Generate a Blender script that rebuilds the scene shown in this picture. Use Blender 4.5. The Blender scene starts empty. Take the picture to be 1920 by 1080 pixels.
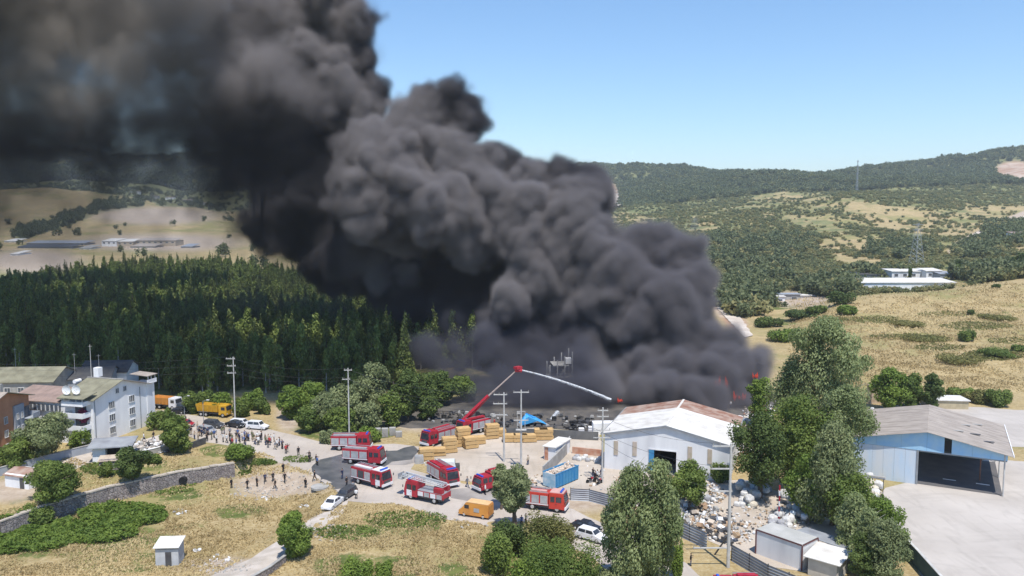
import bpy, bmesh, math, random
import numpy as np
from mathutils import Vector, Matrix
from mathutils.geometry import delaunay_2d_cdt

S = bpy.context.scene
COL = S.collection
RNG = random.Random(11)

# ------------------------------------------------------------ camera
H, F, PITCH = 46.0, 1500.0, math.radians(5.33)
CP, SP = math.cos(PITCH), math.sin(PITCH)
cd = bpy.data.cameras.new('camera')
cam = bpy.data.objects.new('camera', cd)
COL.objects.link(cam)
S.camera = cam
cam.location = (0, 0, H)
cam.rotation_euler = (math.radians(90) - PITCH, 0, 0)
cd.sensor_width = 36
cd.angle = 2 * math.atan(960 / F)
cd.clip_start = 1
cd.clip_end = 20000

# ------------------------------------------------------------ sky, sun, exposure
SUN = Vector((0.12, -0.40, 0.91)).normalized()      # towards the sun
w = bpy.data.worlds.new('World'); S.world = w; w.use_nodes = True
wn = w.node_tree.nodes; wl = w.node_tree.links
bg = wn['Background']
sky = wn.new('ShaderNodeTexSky'); sky.sky_type = 'NISHITA'; sky.sun_disc = False
sky.sun_elevation = math.asin(SUN.z)
sky.sun_rotation = math.atan2(SUN.x, SUN.y)
sky.altitude = 1500; sky.air_density = 1.35; sky.dust_density = 0.0; sky.ozone_density = 6.0
hs = wn.new('ShaderNodeHueSaturation'); hs.inputs['Saturation'].default_value = 1.08
wl.new(sky.outputs[0], hs.inputs['Color']); wl.new(hs.outputs[0], bg.inputs[0]); bg.inputs[1].default_value = 0.15
sl = bpy.data.lights.new('sun', 'SUN'); sl.energy = 4.6; sl.angle = math.radians(0.5); sl.color = (1, 0.95, 0.86)
so = bpy.data.objects.new('sun', sl); COL.objects.link(so)
so.rotation_euler = SUN.to_track_quat('Z', 'Y').to_euler()
S.view_settings.view_transform = 'Standard'
S.view_settings.look = 'None'
S.view_settings.exposure = 0.22
S.view_settings.gamma = 1.0
S.view_settings.use_curve_mapping = False
cy = S.cycles
cy.use_denoising = True
cy.max_bounces = 5; cy.diffuse_bounces = 2; cy.glossy_bounces = 2; cy.transmission_bounces = 3
cy.volume_bounces = 1; cy.transparent_max_bounces = 8
cy.volume_step_rate = 1.8; cy.volume_max_steps = 512
cy.caustics_reflective = False; cy.caustics_refractive = False

# ------------------------------------------------------------ places: a point of the photograph put on the ground
def at(px, py, Y):
    "point on the sight line at ground distance Y"
    a, b = (px - 960) / F, -(py - 540) / F
    fy, fz = CP + b * SP, -SP + b * CP
    t = Y / fy
    return Vector((a * t, Y, H + fz * t))

def W(px, py, z=0.0):
    a, b = (px - 960) / F, -(py - 540) / F
    fy, fz = CP + b * SP, -SP + b * CP
    t = (z - H) / fz
    return Vector((a * t, fy * t, z))

def proj(x, y, z):
    f = y * CP - (z - H) * SP
    u = y * SP + (z - H) * CP
    f = np.maximum(f, 1.0)
    return 960 + F * x / f, 540 - F * u / f

def zpy(py, Y):
    return at(960, py, Y).z

# ------------------------------------------------------------ terrain
COLS = [
 (-900, [(60,0),(600,0),(900,13),(1100,20),(1400,55),(1700,120),(2100,110),(3000,200),(4500,430),(6500,430)]),
 (0,    [(60,0),(600,0),(900,zpy(456,900)),(1100,zpy(442,1100)),(1400,zpy(398,1400)),(1700,zpy(353,1700)),(2000,88),(3000,zpy(338,3000)),(4500,zpy(280,4500)),(6500,420)]),
 (230,  [(60,0),(600,0),(900,zpy(458,900)),(1100,zpy(443,1100)),(1400,zpy(405,1400)),(1700,zpy(362,1700)),(2000,80),(3000,zpy(345,3000)),(4500,zpy(300,4500)),(6500,360)]),
 (440,  [(60,0),(600,0),(900,zpy(460,900)),(1100,zpy(440,1100)),(1500,zpy(410,1500)),(1900,zpy(398,1900)),(3000,120),(4500,zpy(300,4500)),(6500,360)]),
 (700,  [(60,0),(600,0),(900,zpy(465,900)),(1200,zpy(440,1200)),(1700,zpy(405,1700)),(3000,zpy(350,3000)),(6500,300)]),
 (960,  [(60,0),(500,0),(900,zpy(470,900)),(1200,zpy(440,1200)),(1700,zpy(390,1700)),(2600,zpy(335,2600)),(6500,220)]),
 (1100, [(60,0),(350,0),(600,zpy(505,600)),(1000,zpy(440,1000)),(1600,zpy(385,1600)),(2100,zpy(345,2100)),(2600,zpy(318,2600)),(3200,190),(6500,180)]),
 (1210, [(60,0),(300,0),(600,zpy(500,600)),(1000,zpy(430,1000)),(1600,zpy(375,1600)),(2100,zpy(338,2100)),(2600,zpy(314,2600)),(3200,180),(6500,170)]),
 (1340, [(60,0),(270,0),(450,zpy(535,450)),(600,zpy(500,600)),(800,zpy(455,800)),(1200,zpy(392,1200)),(1700,zpy(350,1700)),(2600,zpy(336,2600)),(3300,150),(6500,150)]),
 (1480, [(60,0),(270,0),(400,zpy(565,400)),(600,zpy(500,600)),(900,zpy(430,900)),(1300,zpy(370,1300)),(1700,zpy(336,1700)),(1950,zpy(325,1950)),(2600,120),(6500,120)]),
 (1600, [(60,0),(200,0),(240,2.4),(300,zpy(603,300)),(335,zpy(556,335)),(375,7.5),(430,8),(600,zpy(480,600)),(900,zpy(420,900)),(1250,zpy(352,1250)),(1500,82),(2000,zpy(312,2000)),(2600,150),(6500,150)]),
 (1750, [(60,0),(205,0),(250,zpy(655,250)),(300,zpy(596,300)),(340,zpy(543,340)),(375,8.5),(430,9),(600,zpy(480,600)),(900,zpy(425,900)),(1250,zpy(364,1250)),(1500,78),(2200,zpy(303,2200)),(3000,150),(6500,150)]),
 (1920, [(60,0),(205,0),(250,zpy(650,250)),(300,zpy(586,300)),(350,zpy(524,350)),(400,15),(600,zpy(462,600)),(900,zpy(412,900)),(1200,zpy(380,1200)),(1500,zpy(350,1500)),(2000,zpy(284,2000)),(3000,180),(6500,160)]),
 (2600, [(60,0),(205,0),(250,4),(300,9),(350,17),(400,18),(600,28),(900,50),(1200,80),(1500,120),(2000,230),(3000,200),(6500,160)]),
]
_lk = np.log(np.concatenate([[60], np.geomspace(120, 6500, 160)]))
_us = np.array([(c[0] - 960) / F for c in COLS])
_ug = np.linspace(_us[0], _us[-1], 240)
_tab = np.array([np.interp(_lk, np.log([p[0] for p in c[1]]), [p[1] for p in c[1]]) for c in COLS])
_tab = np.array([np.interp(_ug, _us, _tab[:, k]) for k in range(len(_lk))]).T
for _ in range(2):
    _tab = (np.pad(_tab, ((2, 2), (0, 0)), 'edge')[:-4] + np.pad(_tab, ((1, 1), (0, 0)), 'edge')[:-2] + _tab
            + np.pad(_tab, ((1, 1), (0, 0)), 'edge')[2:] + np.pad(_tab, ((2, 2), (0, 0)), 'edge')[4:]) / 5
    _tab = (np.pad(_tab, ((0, 0), (1, 1)), 'edge')[:, :-2] + 2 * _tab + np.pad(_tab, ((0, 0), (1, 1)), 'edge')[:, 2:]) / 4

_LAT = np.random.default_rng(5).random((256, 256)).astype(np.float32)
def vnoise(x, y):
    xi = np.floor(x).astype(int); yi = np.floor(y).astype(int)
    fx = x - xi; fy = y - yi
    fx = fx * fx * (3 - 2 * fx); fy = fy * fy * (3 - 2 * fy)
    g = lambda a, b: _LAT[a & 255, b & 255]
    return (g(xi, yi) * (1 - fx) + g(xi + 1, yi) * fx) * (1 - fy) + (g(xi, yi + 1) * (1 - fx) + g(xi + 1, yi + 1) * fx) * fy
def fbm(x, y, o=4):
    s = 0; a = 0.5
    for k in range(o):
        s = s + a * vnoise(x + 17.3 * k, y - 9.1 * k); x = x * 2.03; y = y * 2.03; a *= 0.5
    return s - 0.47
def sstep(t):
    t = np.clip(t, 0, 1); return t * t * (3 - 2 * t)

_wallpts = [W(-260, 1062), W(0, 978), W(100, 943), W(200, 914), W(330, 886), W(440, 868)]
_wx = np.array([p.x for p in _wallpts]); _wy = np.array([p.y for p in _wallpts])
_roadedge = [W(440, 868), W(475, 856), W(560, 878), W(605, 900), W(650, 935), W(720, 950)]
_pathpts = [W(645, 945), W(600, 985), W(520, 1045), W(400, 1130)]
_bx = _wx[-1]
def terrain(x, y):
    x = np.asarray(x, float); y = np.asarray(y, float)
    yy = np.clip(y, 60, 6500)
    u = np.clip(x / yy, _ug[0], _ug[-1])
    a = (u - _ug[0]) / (_ug[1] - _ug[0]); a0 = np.clip(a.astype(int), 0, len(_ug) - 2); fa = a - a0
    ly = np.log(yy)
    b = np.interp(ly, _lk, np.arange(len(_lk))); b0 = np.clip(b.astype(int), 0, len(_lk) - 2); fb = b - b0
    z = (_tab[a0, b0] * (1 - fa) + _tab[a0 + 1, b0] * fa) * (1 - fb) + (_tab[a0, b0 + 1] * (1 - fa) + _tab[a0 + 1, b0 + 1] * fa) * fb
    far = sstep((yy - 400) / 900)
    z = z + far * 0.036 * yy * fbm(x / 260 + 3, y / 260, 4) * np.where(yy < 1200, .6, 1)
    mid = sstep((yy - 205) / 60) * sstep((x / yy - .3) / .1)
    z = z + mid * 1.6 * fbm(x / 22 + 9, y / 22, 3)
    # lower field below the stone wall
    xs = np.concatenate([_wx, [p.x for p in _roadedge[1:]]]); ys = np.concatenate([_wy, [p.y for p in _roadedge[1:]]])
    yw = np.interp(x, xs, ys)
    wd = np.where(x < _bx, 0.5, 0.5 + np.clip((x - _bx) * 1.2, 0, 9))
    s1 = sstep((yw - y) / wd)
    py_ = [p.y for p in _pathpts][::-1]; px_ = [p.x for p in _pathpts][::-1]
    xr = np.interp(y, py_, px_)
    s2 = sstep((xr + 0.5 - x) / 13)
    z = z - 2.5 * s1 * s2 * (y < 170)
    near = sstep((yw - 3 - y) / 6) * (y < 160) * sstep((8 - x) / 10)
    z = z + near * 0.7 * fbm(x / 9, y / 9, 3)
    return z
def T(x, y): return float(terrain(np.array([x]), np.array([y]))[0])
def G(px, py):
    "ground point seen at a place of the photograph"
    z = 0.0
    if py < 700:
        Yv = np.geomspace(150, 6400, 2600); a, b = (px - 960) / F, -(py - 540) / F; fy, fz = CP + b * SP, -SP + b * CP; t = Yv / fy
        hit = np.nonzero(H + fz * t <= terrain(a * t, Yv))[0]; i = hit[0] if len(hit) else len(Yv) - 1
        return Vector((a * t[i], Yv[i], T(a * t[i], Yv[i])))
    for _ in range(12):
        p = W(px, py, z) if py > 420 else at(px, py, 900)
        z2 = T(p.x, p.y)
        if abs(z2 - z) < .02: break
        z = z * .4 + z2 * .6
    p.z = T(p.x, p.y)
    return p
def GV(px, py):
    "the same for arrays"
    a = (px - 960) / F; b = -(py - 540) / F; fy = CP + b * SP; fz = -SP + b * CP; z = np.zeros(len(px))
    for _ in range(12):
        t = (z - H) / fz; z = z * .4 + terrain(a * t, fy * t) * .6
    t = (z - H) / fz; return np.stack([a * t, fy * t, terrain(a * t, fy * t)], 1)
def GY(px, Y):
    "ground point in the direction px at distance Y"
    x = (px - 960) / F * (Y * CP + (H - 5) * SP)
    return Vector((x, Y, T(x, Y)))

# ------------------------------------------------------------ materials
def mat(name, col, col2=None, scale=1.0, rough=0.85, metal=0.0, bump=0.0, bscale=None, detail=4, spec=0.3, emit=None, sep=(0.35, 0.65), coord='Object', stretch=None):
    m = bpy.data.materials.new(name); m.use_nodes = True
    n = m.node_tree.nodes; l = m.node_tree.links
    b = n['Principled BSDF']
    b.inputs['Roughness'].default_value = rough; b.inputs['Metallic'].default_value = metal
    b.inputs['Specular IOR Level'].default_value = spec
    b.inputs['Base Color'].default_value = (*col, 1)
    tc = n.new('ShaderNodeTexCoord'); src = tc.outputs[coord]
    if stretch:
        mp = n.new('ShaderNodeMapping'); l.new(src, mp.inputs[0]); mp.inputs['Scale'].default_value = stretch; src = mp.outputs[0]
    if col2 is None: col2 = tuple(c * .82 for c in col)
    t = n.new('ShaderNodeTexNoise'); t.inputs['Scale'].default_value = scale; t.inputs['Detail'].default_value = detail
    l.new(src, t.inputs['Vector'])
    r = n.new('ShaderNodeMapRange'); r.inputs['From Min'].default_value = sep[0]; r.inputs['From Max'].default_value = sep[1]
    l.new(t.outputs['Fac'], r.inputs['Value'])
    mx = n.new('ShaderNodeMix'); mx.data_type = 'RGBA'
    mx.inputs['A'].default_value = (*col, 1); mx.inputs['B'].default_value = (*col2, 1)
    l.new(r.outputs[0], mx.inputs['Factor']); l.new(mx.outputs['Result'], b.inputs['Base Color'])
    if bump:
        t2 = n.new('ShaderNodeTexNoise'); t2.inputs['Scale'].default_value = bscale or scale * 4; t2.inputs['Detail'].default_value = 5
        l.new(src, t2.inputs['Vector'])
        bp = n.new('ShaderNodeBump'); bp.inputs['Strength'].default_value = bump; bp.inputs['Distance'].default_value = .15
        l.new(t2.outputs['Fac'], bp.inputs['Height']); l.new(bp.outputs[0], b.inputs['Normal'])
    if emit:
        b.inputs['Emission Color'].default_value = (*emit[0], 1); b.inputs['Emission Strength'].default_value = emit[1]
    return m

def leafmat(name, c1, c2, trans=0.4):
    m = bpy.data.materials.new(name); m.use_nodes = True
    n = m.node_tree.nodes; l = m.node_tree.links; n.clear()
    at_ = n.new('ShaderNodeAttribute'); at_.attribute_name = 'tint'
    oi = n.new('ShaderNodeObjectInfo')
    ma = n.new('ShaderNodeMath'); ma.operation = 'MULTIPLY_ADD'; ma.inputs[1].default_value = .3; ma.inputs[2].default_value = -.15
    l.new(oi.outputs['Random'], ma.inputs[0])
    ad = n.new('ShaderNodeMath'); ad.operation = 'ADD'; ad.use_clamp = True
    l.new(at_.outputs['Fac'], ad.inputs[0]); l.new(ma.outputs[0], ad.inputs[1])
    mx = n.new('ShaderNodeMix'); mx.data_type = 'RGBA'
    mx.inputs['A'].default_value = (*c1, 1); mx.inputs['B'].default_value = (*c2, 1)
    l.new(ad.outputs[0], mx.inputs['Factor'])
    d = n.new('ShaderNodeBsdfPrincipled'); d.inputs['Roughness'].default_value = .6; d.inputs['Specular IOR Level'].default_value = .25
    l.new(mx.outputs['Result'], d.inputs['Base Color'])
    tr = n.new('ShaderNodeBsdfTranslucent'); l.new(mx.outputs['Result'], tr.inputs[0])
    ms = n.new('ShaderNodeMixShader'); ms.inputs[0].default_value = trans
    l.new(d.outputs[0], ms.inputs[1]); l.new(tr.outputs[0], ms.inputs[2])
    o = n.new('ShaderNodeOutputMaterial'); l.new(ms.outputs[0], o.inputs[0])
    return m

# ------------------------------------------------------------ mesh builder and object helpers
class MB:
    def __init__(s): s.v = []; s.f = []; s.m = []
    def add(s, vs, fs, mi=0):
        o = len(s.v); s.v += [tuple(v) for v in vs]; s.f += [tuple(i + o for i in f) for f in fs]; s.m += [mi] * len(fs); return s
    def box(s, c, d, rz=0, mi=0, top=(1, 1)):
        "c is the centre, d the full size; top scales the upper face"
        x, y, z = d[0] / 2, d[1] / 2, d[2] / 2; ca, sa = math.cos(rz), math.sin(rz)
        vs = []
        for sz in (-1, 1):
            kx, ky = (top if sz > 0 else (1, 1))
            for sx, sy in ((-1, -1), (1, -1), (1, 1), (-1, 1)):
                X, Y = sx * x * kx, sy * y * ky
                vs.append((c[0] + X * ca - Y * sa, c[1] + X * sa + Y * ca, c[2] + sz * z))
        return s.add(vs, [(3, 2, 1, 0), (4, 5, 6, 7), (0, 1, 5, 4), (1, 2, 6, 5), (2, 3, 7, 6), (3, 0, 4, 7)], mi)
    def cyl(s, p0, p1, r0, r1=None, n=8, mi=0, caps=True):
        r1 = r0 if r1 is None else r1
        p0, p1 = Vector(p0), Vector(p1); d = (p1 - p0)
        if d.length < 1e-6: return s
        d.normalize(); a = d.orthogonal().normalized(); b = d.cross(a)
        vs = []
        for p, r in ((p0, r0), (p1, r1)):
            for k in range(n):
                t = 2 * math.pi * k / n; vs.append(p + a * (math.cos(t) * r) + b * (math.sin(t) * r))
        fs = [(k, (k + 1) % n, n + (k + 1) % n, n + k) for k in range(n)]
        if caps: fs += [tuple(range(n - 1, -1, -1)), tuple(range(n, 2 * n))]
        return s.add(vs, fs, mi)
    def tube(s, pts, rs, n=6, mi=0):
        for i in range(len(pts) - 1): s.cyl(pts[i], pts[i + 1], rs[i], rs[i + 1], n, mi)
        return s
    def extr(s, prof, hw, mi=0):
        "side profile [(x, z)] extruded in y; hw(z) or a number gives the half width"
        f = hw if callable(hw) else (lambda z: hw)
        n = len(prof); vs = [(x, -f(z), z) for x, z in prof] + [(x, f(z), z) for x, z in prof]
        fs = [tuple(range(n)), tuple(range(2 * n - 1, n - 1, -1))] + [(k, n + k, n + (k + 1) % n, (k + 1) % n) for k in range(n)]
        return s.add(vs, fs, mi)
    def quad(s, a, b, c, d, mi=0): return s.add([a, b, c, d], [(0, 1, 2, 3)], mi)
    def slab(s, pts, th, mi=0):
        "polygon of 3D points thickened downwards"
        n = len(pts); vs = [tuple(p) for p in pts] + [(p[0], p[1], p[2] - th) for p in pts]
        return s.add(vs, [tuple(range(n)), tuple(range(2 * n - 1, n - 1, -1))] + [(k, n + k, n + (k + 1) % n, (k + 1) % n) for k in range(n)], mi)
    def mesh(s, name, mats):
        me = bpy.data.meshes.new(name); me.from_pydata(s.v, [], s.f)
        for m in mats: me.materials.append(m)
        if len(mats) > 1: me.polygons.foreach_set('material_index', s.m)
        me.validate()
        bm = bmesh.new(); bm.from_mesh(me); bmesh.ops.recalc_face_normals(bm, faces=bm.faces); bm.to_mesh(me); bm.free()
        return me

def link(name, me, parent=None):
    o = bpy.data.objects.new(name, me); COL.objects.link(o)
    if parent: o.parent = parent
    return o
def tag(o, label=None, cat=None, group=None, kind=None):
    if label: o['label'] = label
    if cat: o['category'] = cat
    if group: o['group'] = group
    if kind: o['kind'] = kind
    return o
def thing(name, label, cat, loc=(0, 0, 0), rz=0, group=None):
    o = link(name, None); o.location = loc; o.rotation_euler = (0, 0, rz); o.empty_display_size = .2
    return tag(o, label, cat, group)
def part(name, mb, m, parent, label=None):
    o = link(name, mb.mesh(name, m if isinstance(m, (list, tuple)) else [m]) if isinstance(mb, MB) else mb, parent)
    if label: o['label'] = label
    return o
def solo(name, mb, m, label, cat, loc=(0, 0, 0), rz=0, group=None, kind=None):
    o = part(name, mb, m, None); o.location = loc; o.rotation_euler = (0, 0, rz)
    return tag(o, label, cat, group, kind)
def kids(o): return CH.get(o.name, [])
def dup(o, loc, rz, label=None, group=None, scale=None):
    c = o.copy(); COL.objects.link(c); c.location = loc; c.rotation_euler = (0, 0, rz)
    if scale: c.scale = scale if hasattr(scale, '__len__') else (scale,) * 3
    if label: c['label'] = label
    if group: c['group'] = group
    for ch in list(o.children):
        d = ch.copy(); COL.objects.link(d); d.parent = c
        for g in list(ch.children):
            e = g.copy(); COL.objects.link(e); e.parent = d
    return c
def heading(front, rear, z=0):
    a, b = W(*front, z), W(*rear, z)
    d = a - b
    return (a + b) / 2, math.atan2(d.y, d.x), d.length
# ------------------------------------------------------------ ground
def groundmat():
    m = bpy.data.materials.new('ground'); m.use_nodes = True
    n = m.node_tree.nodes; l = m.node_tree.links; b = n['Principled BSDF']
    b.inputs['Roughness'].default_value = .95; b.inputs['Specular IOR Level'].default_value = .1
    geo = n.new('ShaderNodeNewGeometry')
    def noise(sc, det=5, rough=.6):
        t = n.new('ShaderNodeTexNoise'); t.inputs['Scale'].default_value = sc; t.inputs['Detail'].default_value = det; t.inputs['Roughness'].default_value = rough
        l.new(geo.outputs['Position'], t.inputs['Vector']); return t.outputs['Fac']
    def rng(v, a, b_):
        r = n.new('ShaderNodeMapRange'); r.inputs['From Min'].default_value = a; r.inputs['From Max'].default_value = b_; l.new(v, r.inputs['Value']); return r.outputs[0]
    def mix(f, A, B):
        x = n.new('ShaderNodeMix'); x.data_type = 'RGBA'
        for s_, v in (('A', A), ('B', B)):
            if isinstance(v, tuple): x.inputs[s_].default_value = (*v, 1)
            else: l.new(v, x.inputs[s_])
        l.new(f, x.inputs['Factor']); return x.outputs['Result']
    def attr(nm):
        a = n.new('ShaderNodeAttribute'); a.attribute_name = nm; return a.outputs['Fac']
    def math_(op, a, c):
        x = n.new('ShaderNodeMath'); x.operation = op; x.use_clamp = True
        for i, v in enumerate((a, c)):
            if isinstance(v, (int, float)): x.inputs[i].default_value = v
            else: l.new(v, x.inputs[i])
        return x.outputs[0]
    straw = mix(rng(noise(.22, 6), .35, .65), (.42, .315, .155), (.28, .205, .10))
    straw = mix(rng(noise(1.6, 5, .7), .4, .7), straw, (.50, .41, .245))
    straw = mix(rng(noise(.045, 6, .7), .5, .7), straw, (.30, .235, .12))
    straw = mix(rng(noise(.018, 6, .7), .5, .62), straw, (.26, .24, .10))
    green = mix(rng(noise(.5, 5), .35, .65), (.085, .115, .035), (.17, .19, .06))
    far = mix(rng(noise(.05, 6, .7), .35, .65), (.13, .15, .065), (.24, .235, .11))
    green = mix(attr('far'), green, far)
    gsel = math_('ADD', attr('green'), math_('MULTIPLY', rng(noise(.12, 6, .75), .3, .7), .0))
    bk = n.new('ShaderNodeMix'); l.new(attr('far'), bk.inputs['Factor']); l.new(rng(noise(.16, 9, .8), .22, .78), bk.inputs['A']); l.new(rng(noise(.03, 10, .8), .22, .78), bk.inputs['B']); brk = bk.outputs['Result']
    # the edge between green and straw is broken up by noise
    k = n.new('ShaderNodeMath'); k.operation = 'SUBTRACT'; l.new(attr('green'), k.inputs[0]); l.new(brk, k.inputs[1])
    gf = rng(k.outputs[0], -.07, .10)
    base = mix(gf, straw, green)
    dirt = mix(rng(noise(.5, 5), .35, .65), (.50, .42, .34), (.37, .29, .22))
    base = mix(attr('dirt'), base, dirt)
    rock = mix(rng(noise(.04, 6), .4, .6), (.50, .40, .32), (.38, .24, .16))
    base = mix(attr('rock'), base, rock)
    l.new(base, b.inputs['Base Color'])
    bp = n.new('ShaderNodeBump'); bp.inputs['Strength'].default_value = .6; bp.inputs['Distance'].default_value = .5
    l.new(noise(1.2, 6, .7), bp.inputs['Height']); l.new(bp.outputs[0], b.inputs['Normal'])
    return m
M_ground = groundmat()

def ell(px, py, cx, cy, rx, ry, soft=.35):
    d = np.sqrt(((px - cx) / rx) ** 2 + ((py - cy) / ry) ** 2)
    return np.clip((1 - d) / soft + .5, 0, 1)
def seg(px, py, pts, w):
    "soft mask along a polyline of the photograph; w half width"
    best = np.full(px.shape, 1e9)
    for (ax, ay), (bx, by) in zip(pts[:-1], pts[1:]):
        dx, dy = bx - ax, by - ay; L2 = dx * dx + dy * dy
        t = np.clip(((px - ax) * dx + (py - ay) * dy) / L2, 0, 1)
        best = np.minimum(best, np.hypot(px - ax - t * dx, py - ay - t * dy))
    return np.clip((w - best) / (w * .5) + .5, 0, 1)

def cover(x, y, z):
    "how green, earthy and rocky the ground is at a place"
    px, py = proj(x, y, z)
    g = np.full(x.shape, .30)
    mx = np.maximum
    # near fields
    nearm = y < 205
    for e in ((120, 1010, 220, 40), (60, 960, 60, 30), (250, 870, 70, 18), (330, 925, 60, 14), (760, 985, 70, 22), (660, 1000, 90, 18), (690, 1065, 120, 30),
              (450, 960, 60, 16), (230, 1055, 120, 22), (430, 845, 60, 14), (690, 812, 60, 14), (640, 800, 120, 26), (860, 1070, 60, 18)):
        g = np.where(nearm, mx(g, .62 * ell(px, py, *e)), g)
    # right grass slope: mostly straw, a few green streaks
    slope = (y >= 205) & (y < 365) & (px > 1460)
    for e in ((1830, 610, 70, 14), (1640, 600, 60, 10), (1860, 665, 70, 20), (1760, 655, 60, 10), (1560, 560, 40, 14), (1470, 620, 50, 30), (1870, 590, 40, 8)):
        g = np.where(slope, mx(g, .56 * ell(px, py, *e, soft=.8)), g)
    g = np.where(slope, g - .06, g)
    # valley and hillside to the right
    hs = (y >= 365) & (px > 1040)
    gh = .66 + .10 * np.clip((1500 - px) / 300, -1, 1)
    gh = gh - .15 * ell(px, py, 1640, 400, 260, 60, .9) + .55 * ell(px, py, 1760, 335, 260, 45, .5) + .4 * ell(px, py, 1230, 345, 170, 45, .5)
    gh = gh + .55 * fbm(x / 55 + 2, y / 130 + 5, 3) + .25 * fbm(x / 14, y / 24, 2)
    gh = gh + .45 * ell(px, py, 1440, 495, 110, 60, .6) + .35 * ell(px, py, 1520, 335, 120, 18, .6)
    gh = gh - .3 * ell(px, py, 1180, 415, 40, 18) - .25 * ell(px, py, 1600, 470, 90, 26)
    g = np.where(hs, gh, g)
    # left distance
    lf = (y >= 620) & (px < 760)
    gl = .25 + 1.1 * seg(px, py, [(40, 440), (120, 415), (190, 388), (260, 380)], 9) + .9 * seg(px, py, [(300, 378), (420, 382), (520, 390)], 8)
    gl = np.where(y > 2050, .95, gl)
    g = np.where(lf, gl, g)
    g = np.where((y > 2300) | ((y > 1600) & (px > 1560)), np.maximum(g, .85), g)
    fo = (y > 205) & (y < 640) & (px < 1300)
    g = np.where(fo, .55, g)
    d = np.zeros(x.shape)
    for e in ((525, 905, 90, 28), (15, 920, 55, 22), (540, 780, 22, 30), (850, 790, 150, 20), (1500, 560, 60, 16), (420, 1062, 90, 16), (300, 455, 150, 16), (60, 490, 90, 22), (1080, 930, 90, 30), (560, 865, 60, 10)):
        d = mx(d, ell(px, py, *e, soft=.6))
    d = mx(d, ell(px, py, 290, 405, 110, 16, .6))
    d = mx(d, seg(px, py, [(1920, 400), (1860, 425), (1800, 455), (1780, 475)], 5))
    r = ell(px, py, 1140, 368, 22, 26, .3) * (y > 1000)
    r = mx(r, ell(px, py, 1905, 320, 40, 18, .3) * (y > 1000))
    r = mx(r, seg(px, py, [(1325, 520), (1345, 565), (1385, 610)], 16) * (y < 500))
    return g, d, r

def gridmesh(name, X, Y, mtl, label):
    Z = terrain(X, Y) - (.06 if name == 'hills' else 0); ny, nx = X.shape
    me = bpy.data.meshes.new(name)
    co = np.stack([X, Y, Z], -1).reshape(-1, 3).astype(np.float32)
    i = np.arange(ny * nx).reshape(ny, nx)
    q = np.stack([i[:-1, :-1], i[:-1, 1:], i[1:, 1:], i[1:, :-1]], -1).reshape(-1, 4)
    fastmesh(me, co, q)
    me.shade_smooth()
    g, d, r = cover(X, Y, Z)
    far = sstep((Y - 380) / 500)
    for nm, arr in (('green', g), ('dirt', d), ('rock', r), ('far', far)):
        a = me.attributes.new(nm, 'FLOAT', 'POINT'); a.data.foreach_set('value', arr.ravel().astype(np.float32))
    me.materials.append(mtl)
    o = link(name, me); tag(o, label, None, None, 'structure'); return o
def fastmesh(me, co, q):
    me.vertices.add(len(co)); me.vertices.foreach_set('co', co.astype(np.float32).ravel())
    k = q.shape[1]
    me.loops.add(q.size); me.loops.foreach_set('vertex_index', q.astype(np.int32).ravel())
    me.polygons.add(len(q)); me.polygons.foreach_set('loop_start', np.arange(len(q), dtype=np.int32) * k)
    me.update(calc_edges=True)

xs = np.arange(-170, 170.1, .8); ys = np.arange(55, 262, .8)
X, Y = np.meshgrid(xs, ys)
gridmesh('ground', X, Y, M_ground, 'dry grass and earth ground around the yards and the road')
vv = np.linspace(-1.25, 1.25, 620)
yy = np.concatenate([np.geomspace(258, 900, 230), np.geomspace(905, 3000, 220), np.geomspace(3020, 7000, 50)])
V, Y = np.meshgrid(vv, yy)
X = V * (Y + 60)
gridmesh('hills', X, Y, M_ground, 'dry scrub covered hills and valley floor')
me = MB()
for (x0, x1, y0, y1) in ((-900, -169, -400, 262), (169, 900, -400, 262), (-170, 170, -400, 56)):
    me.quad((x0, y0, -.12), (x1, y0, -.12), (x1, y1, -.12), (x0, y1, -.12))
solo('land', me, mat('land', (.36, .27, .13), (.16, .17, .07), .06), 'plain dry land around the site', None, kind='structure')

# ------------------------------------------------------------ flat sheets: road, yards, path
def sheet(name, pts, m, dz, label, px=True, step=3.0, rough=.5, cell=None, attrs=None):
    P = [G(*p) if px else Vector((*p, 0)) for p in pts]
    rr = random.Random(int(pts[0][0]) + len(name))
    edge = []
    for a, b in zip(P, P[1:] + P[:1]):
        n_ = max(1, int((b - a).length / step))
        for k in range(n_):
            q = a.lerp(b, k / n_)
            if k and rough: q = q + Vector((rr.uniform(-1, 1), rr.uniform(-1, 1), 0)) * rough
            edge.append(Vector((q.x, q.y)))
    cell = cell or 3.5
    xs_ = [p.x for p in edge]; ys_ = [p.y for p in edge]
    inner = []
    x = min(xs_)
    while x < max(xs_):
        y = min(ys_)
        while y < max(ys_):
            inner.append(Vector((x + rr.uniform(-.3, .3), y + rr.uniform(-.3, .3)))); y += cell
        x += cell
    ne = len(edge)
    v, e, f, *_ = delaunay_2d_cdt(edge + inner, [(k, (k + 1) % ne) for k in range(ne)], [list(range(ne))], 2, 1e-4)
    arr = np.array([(p.x, p.y) for p in v]); z = terrain(arr[:, 0], arr[:, 1]) + dz
    me = bpy.data.meshes.new(name); me.from_pydata([(a[0], a[1], zz) for a, zz in zip(arr, z)], [], f)
    me.materials.append(m)
    bm = bmesh.new(); bm.from_mesh(me); bmesh.ops.recalc_face_normals(bm, faces=bm.faces)
    if sum(fc.normal.z for fc in bm.faces) < 0: bmesh.ops.reverse_faces(bm, faces=bm.faces)
    bm.to_mesh(me); bm.free()
    o = link(name, me); tag(o, label, None, None, 'structure'); return o


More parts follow.
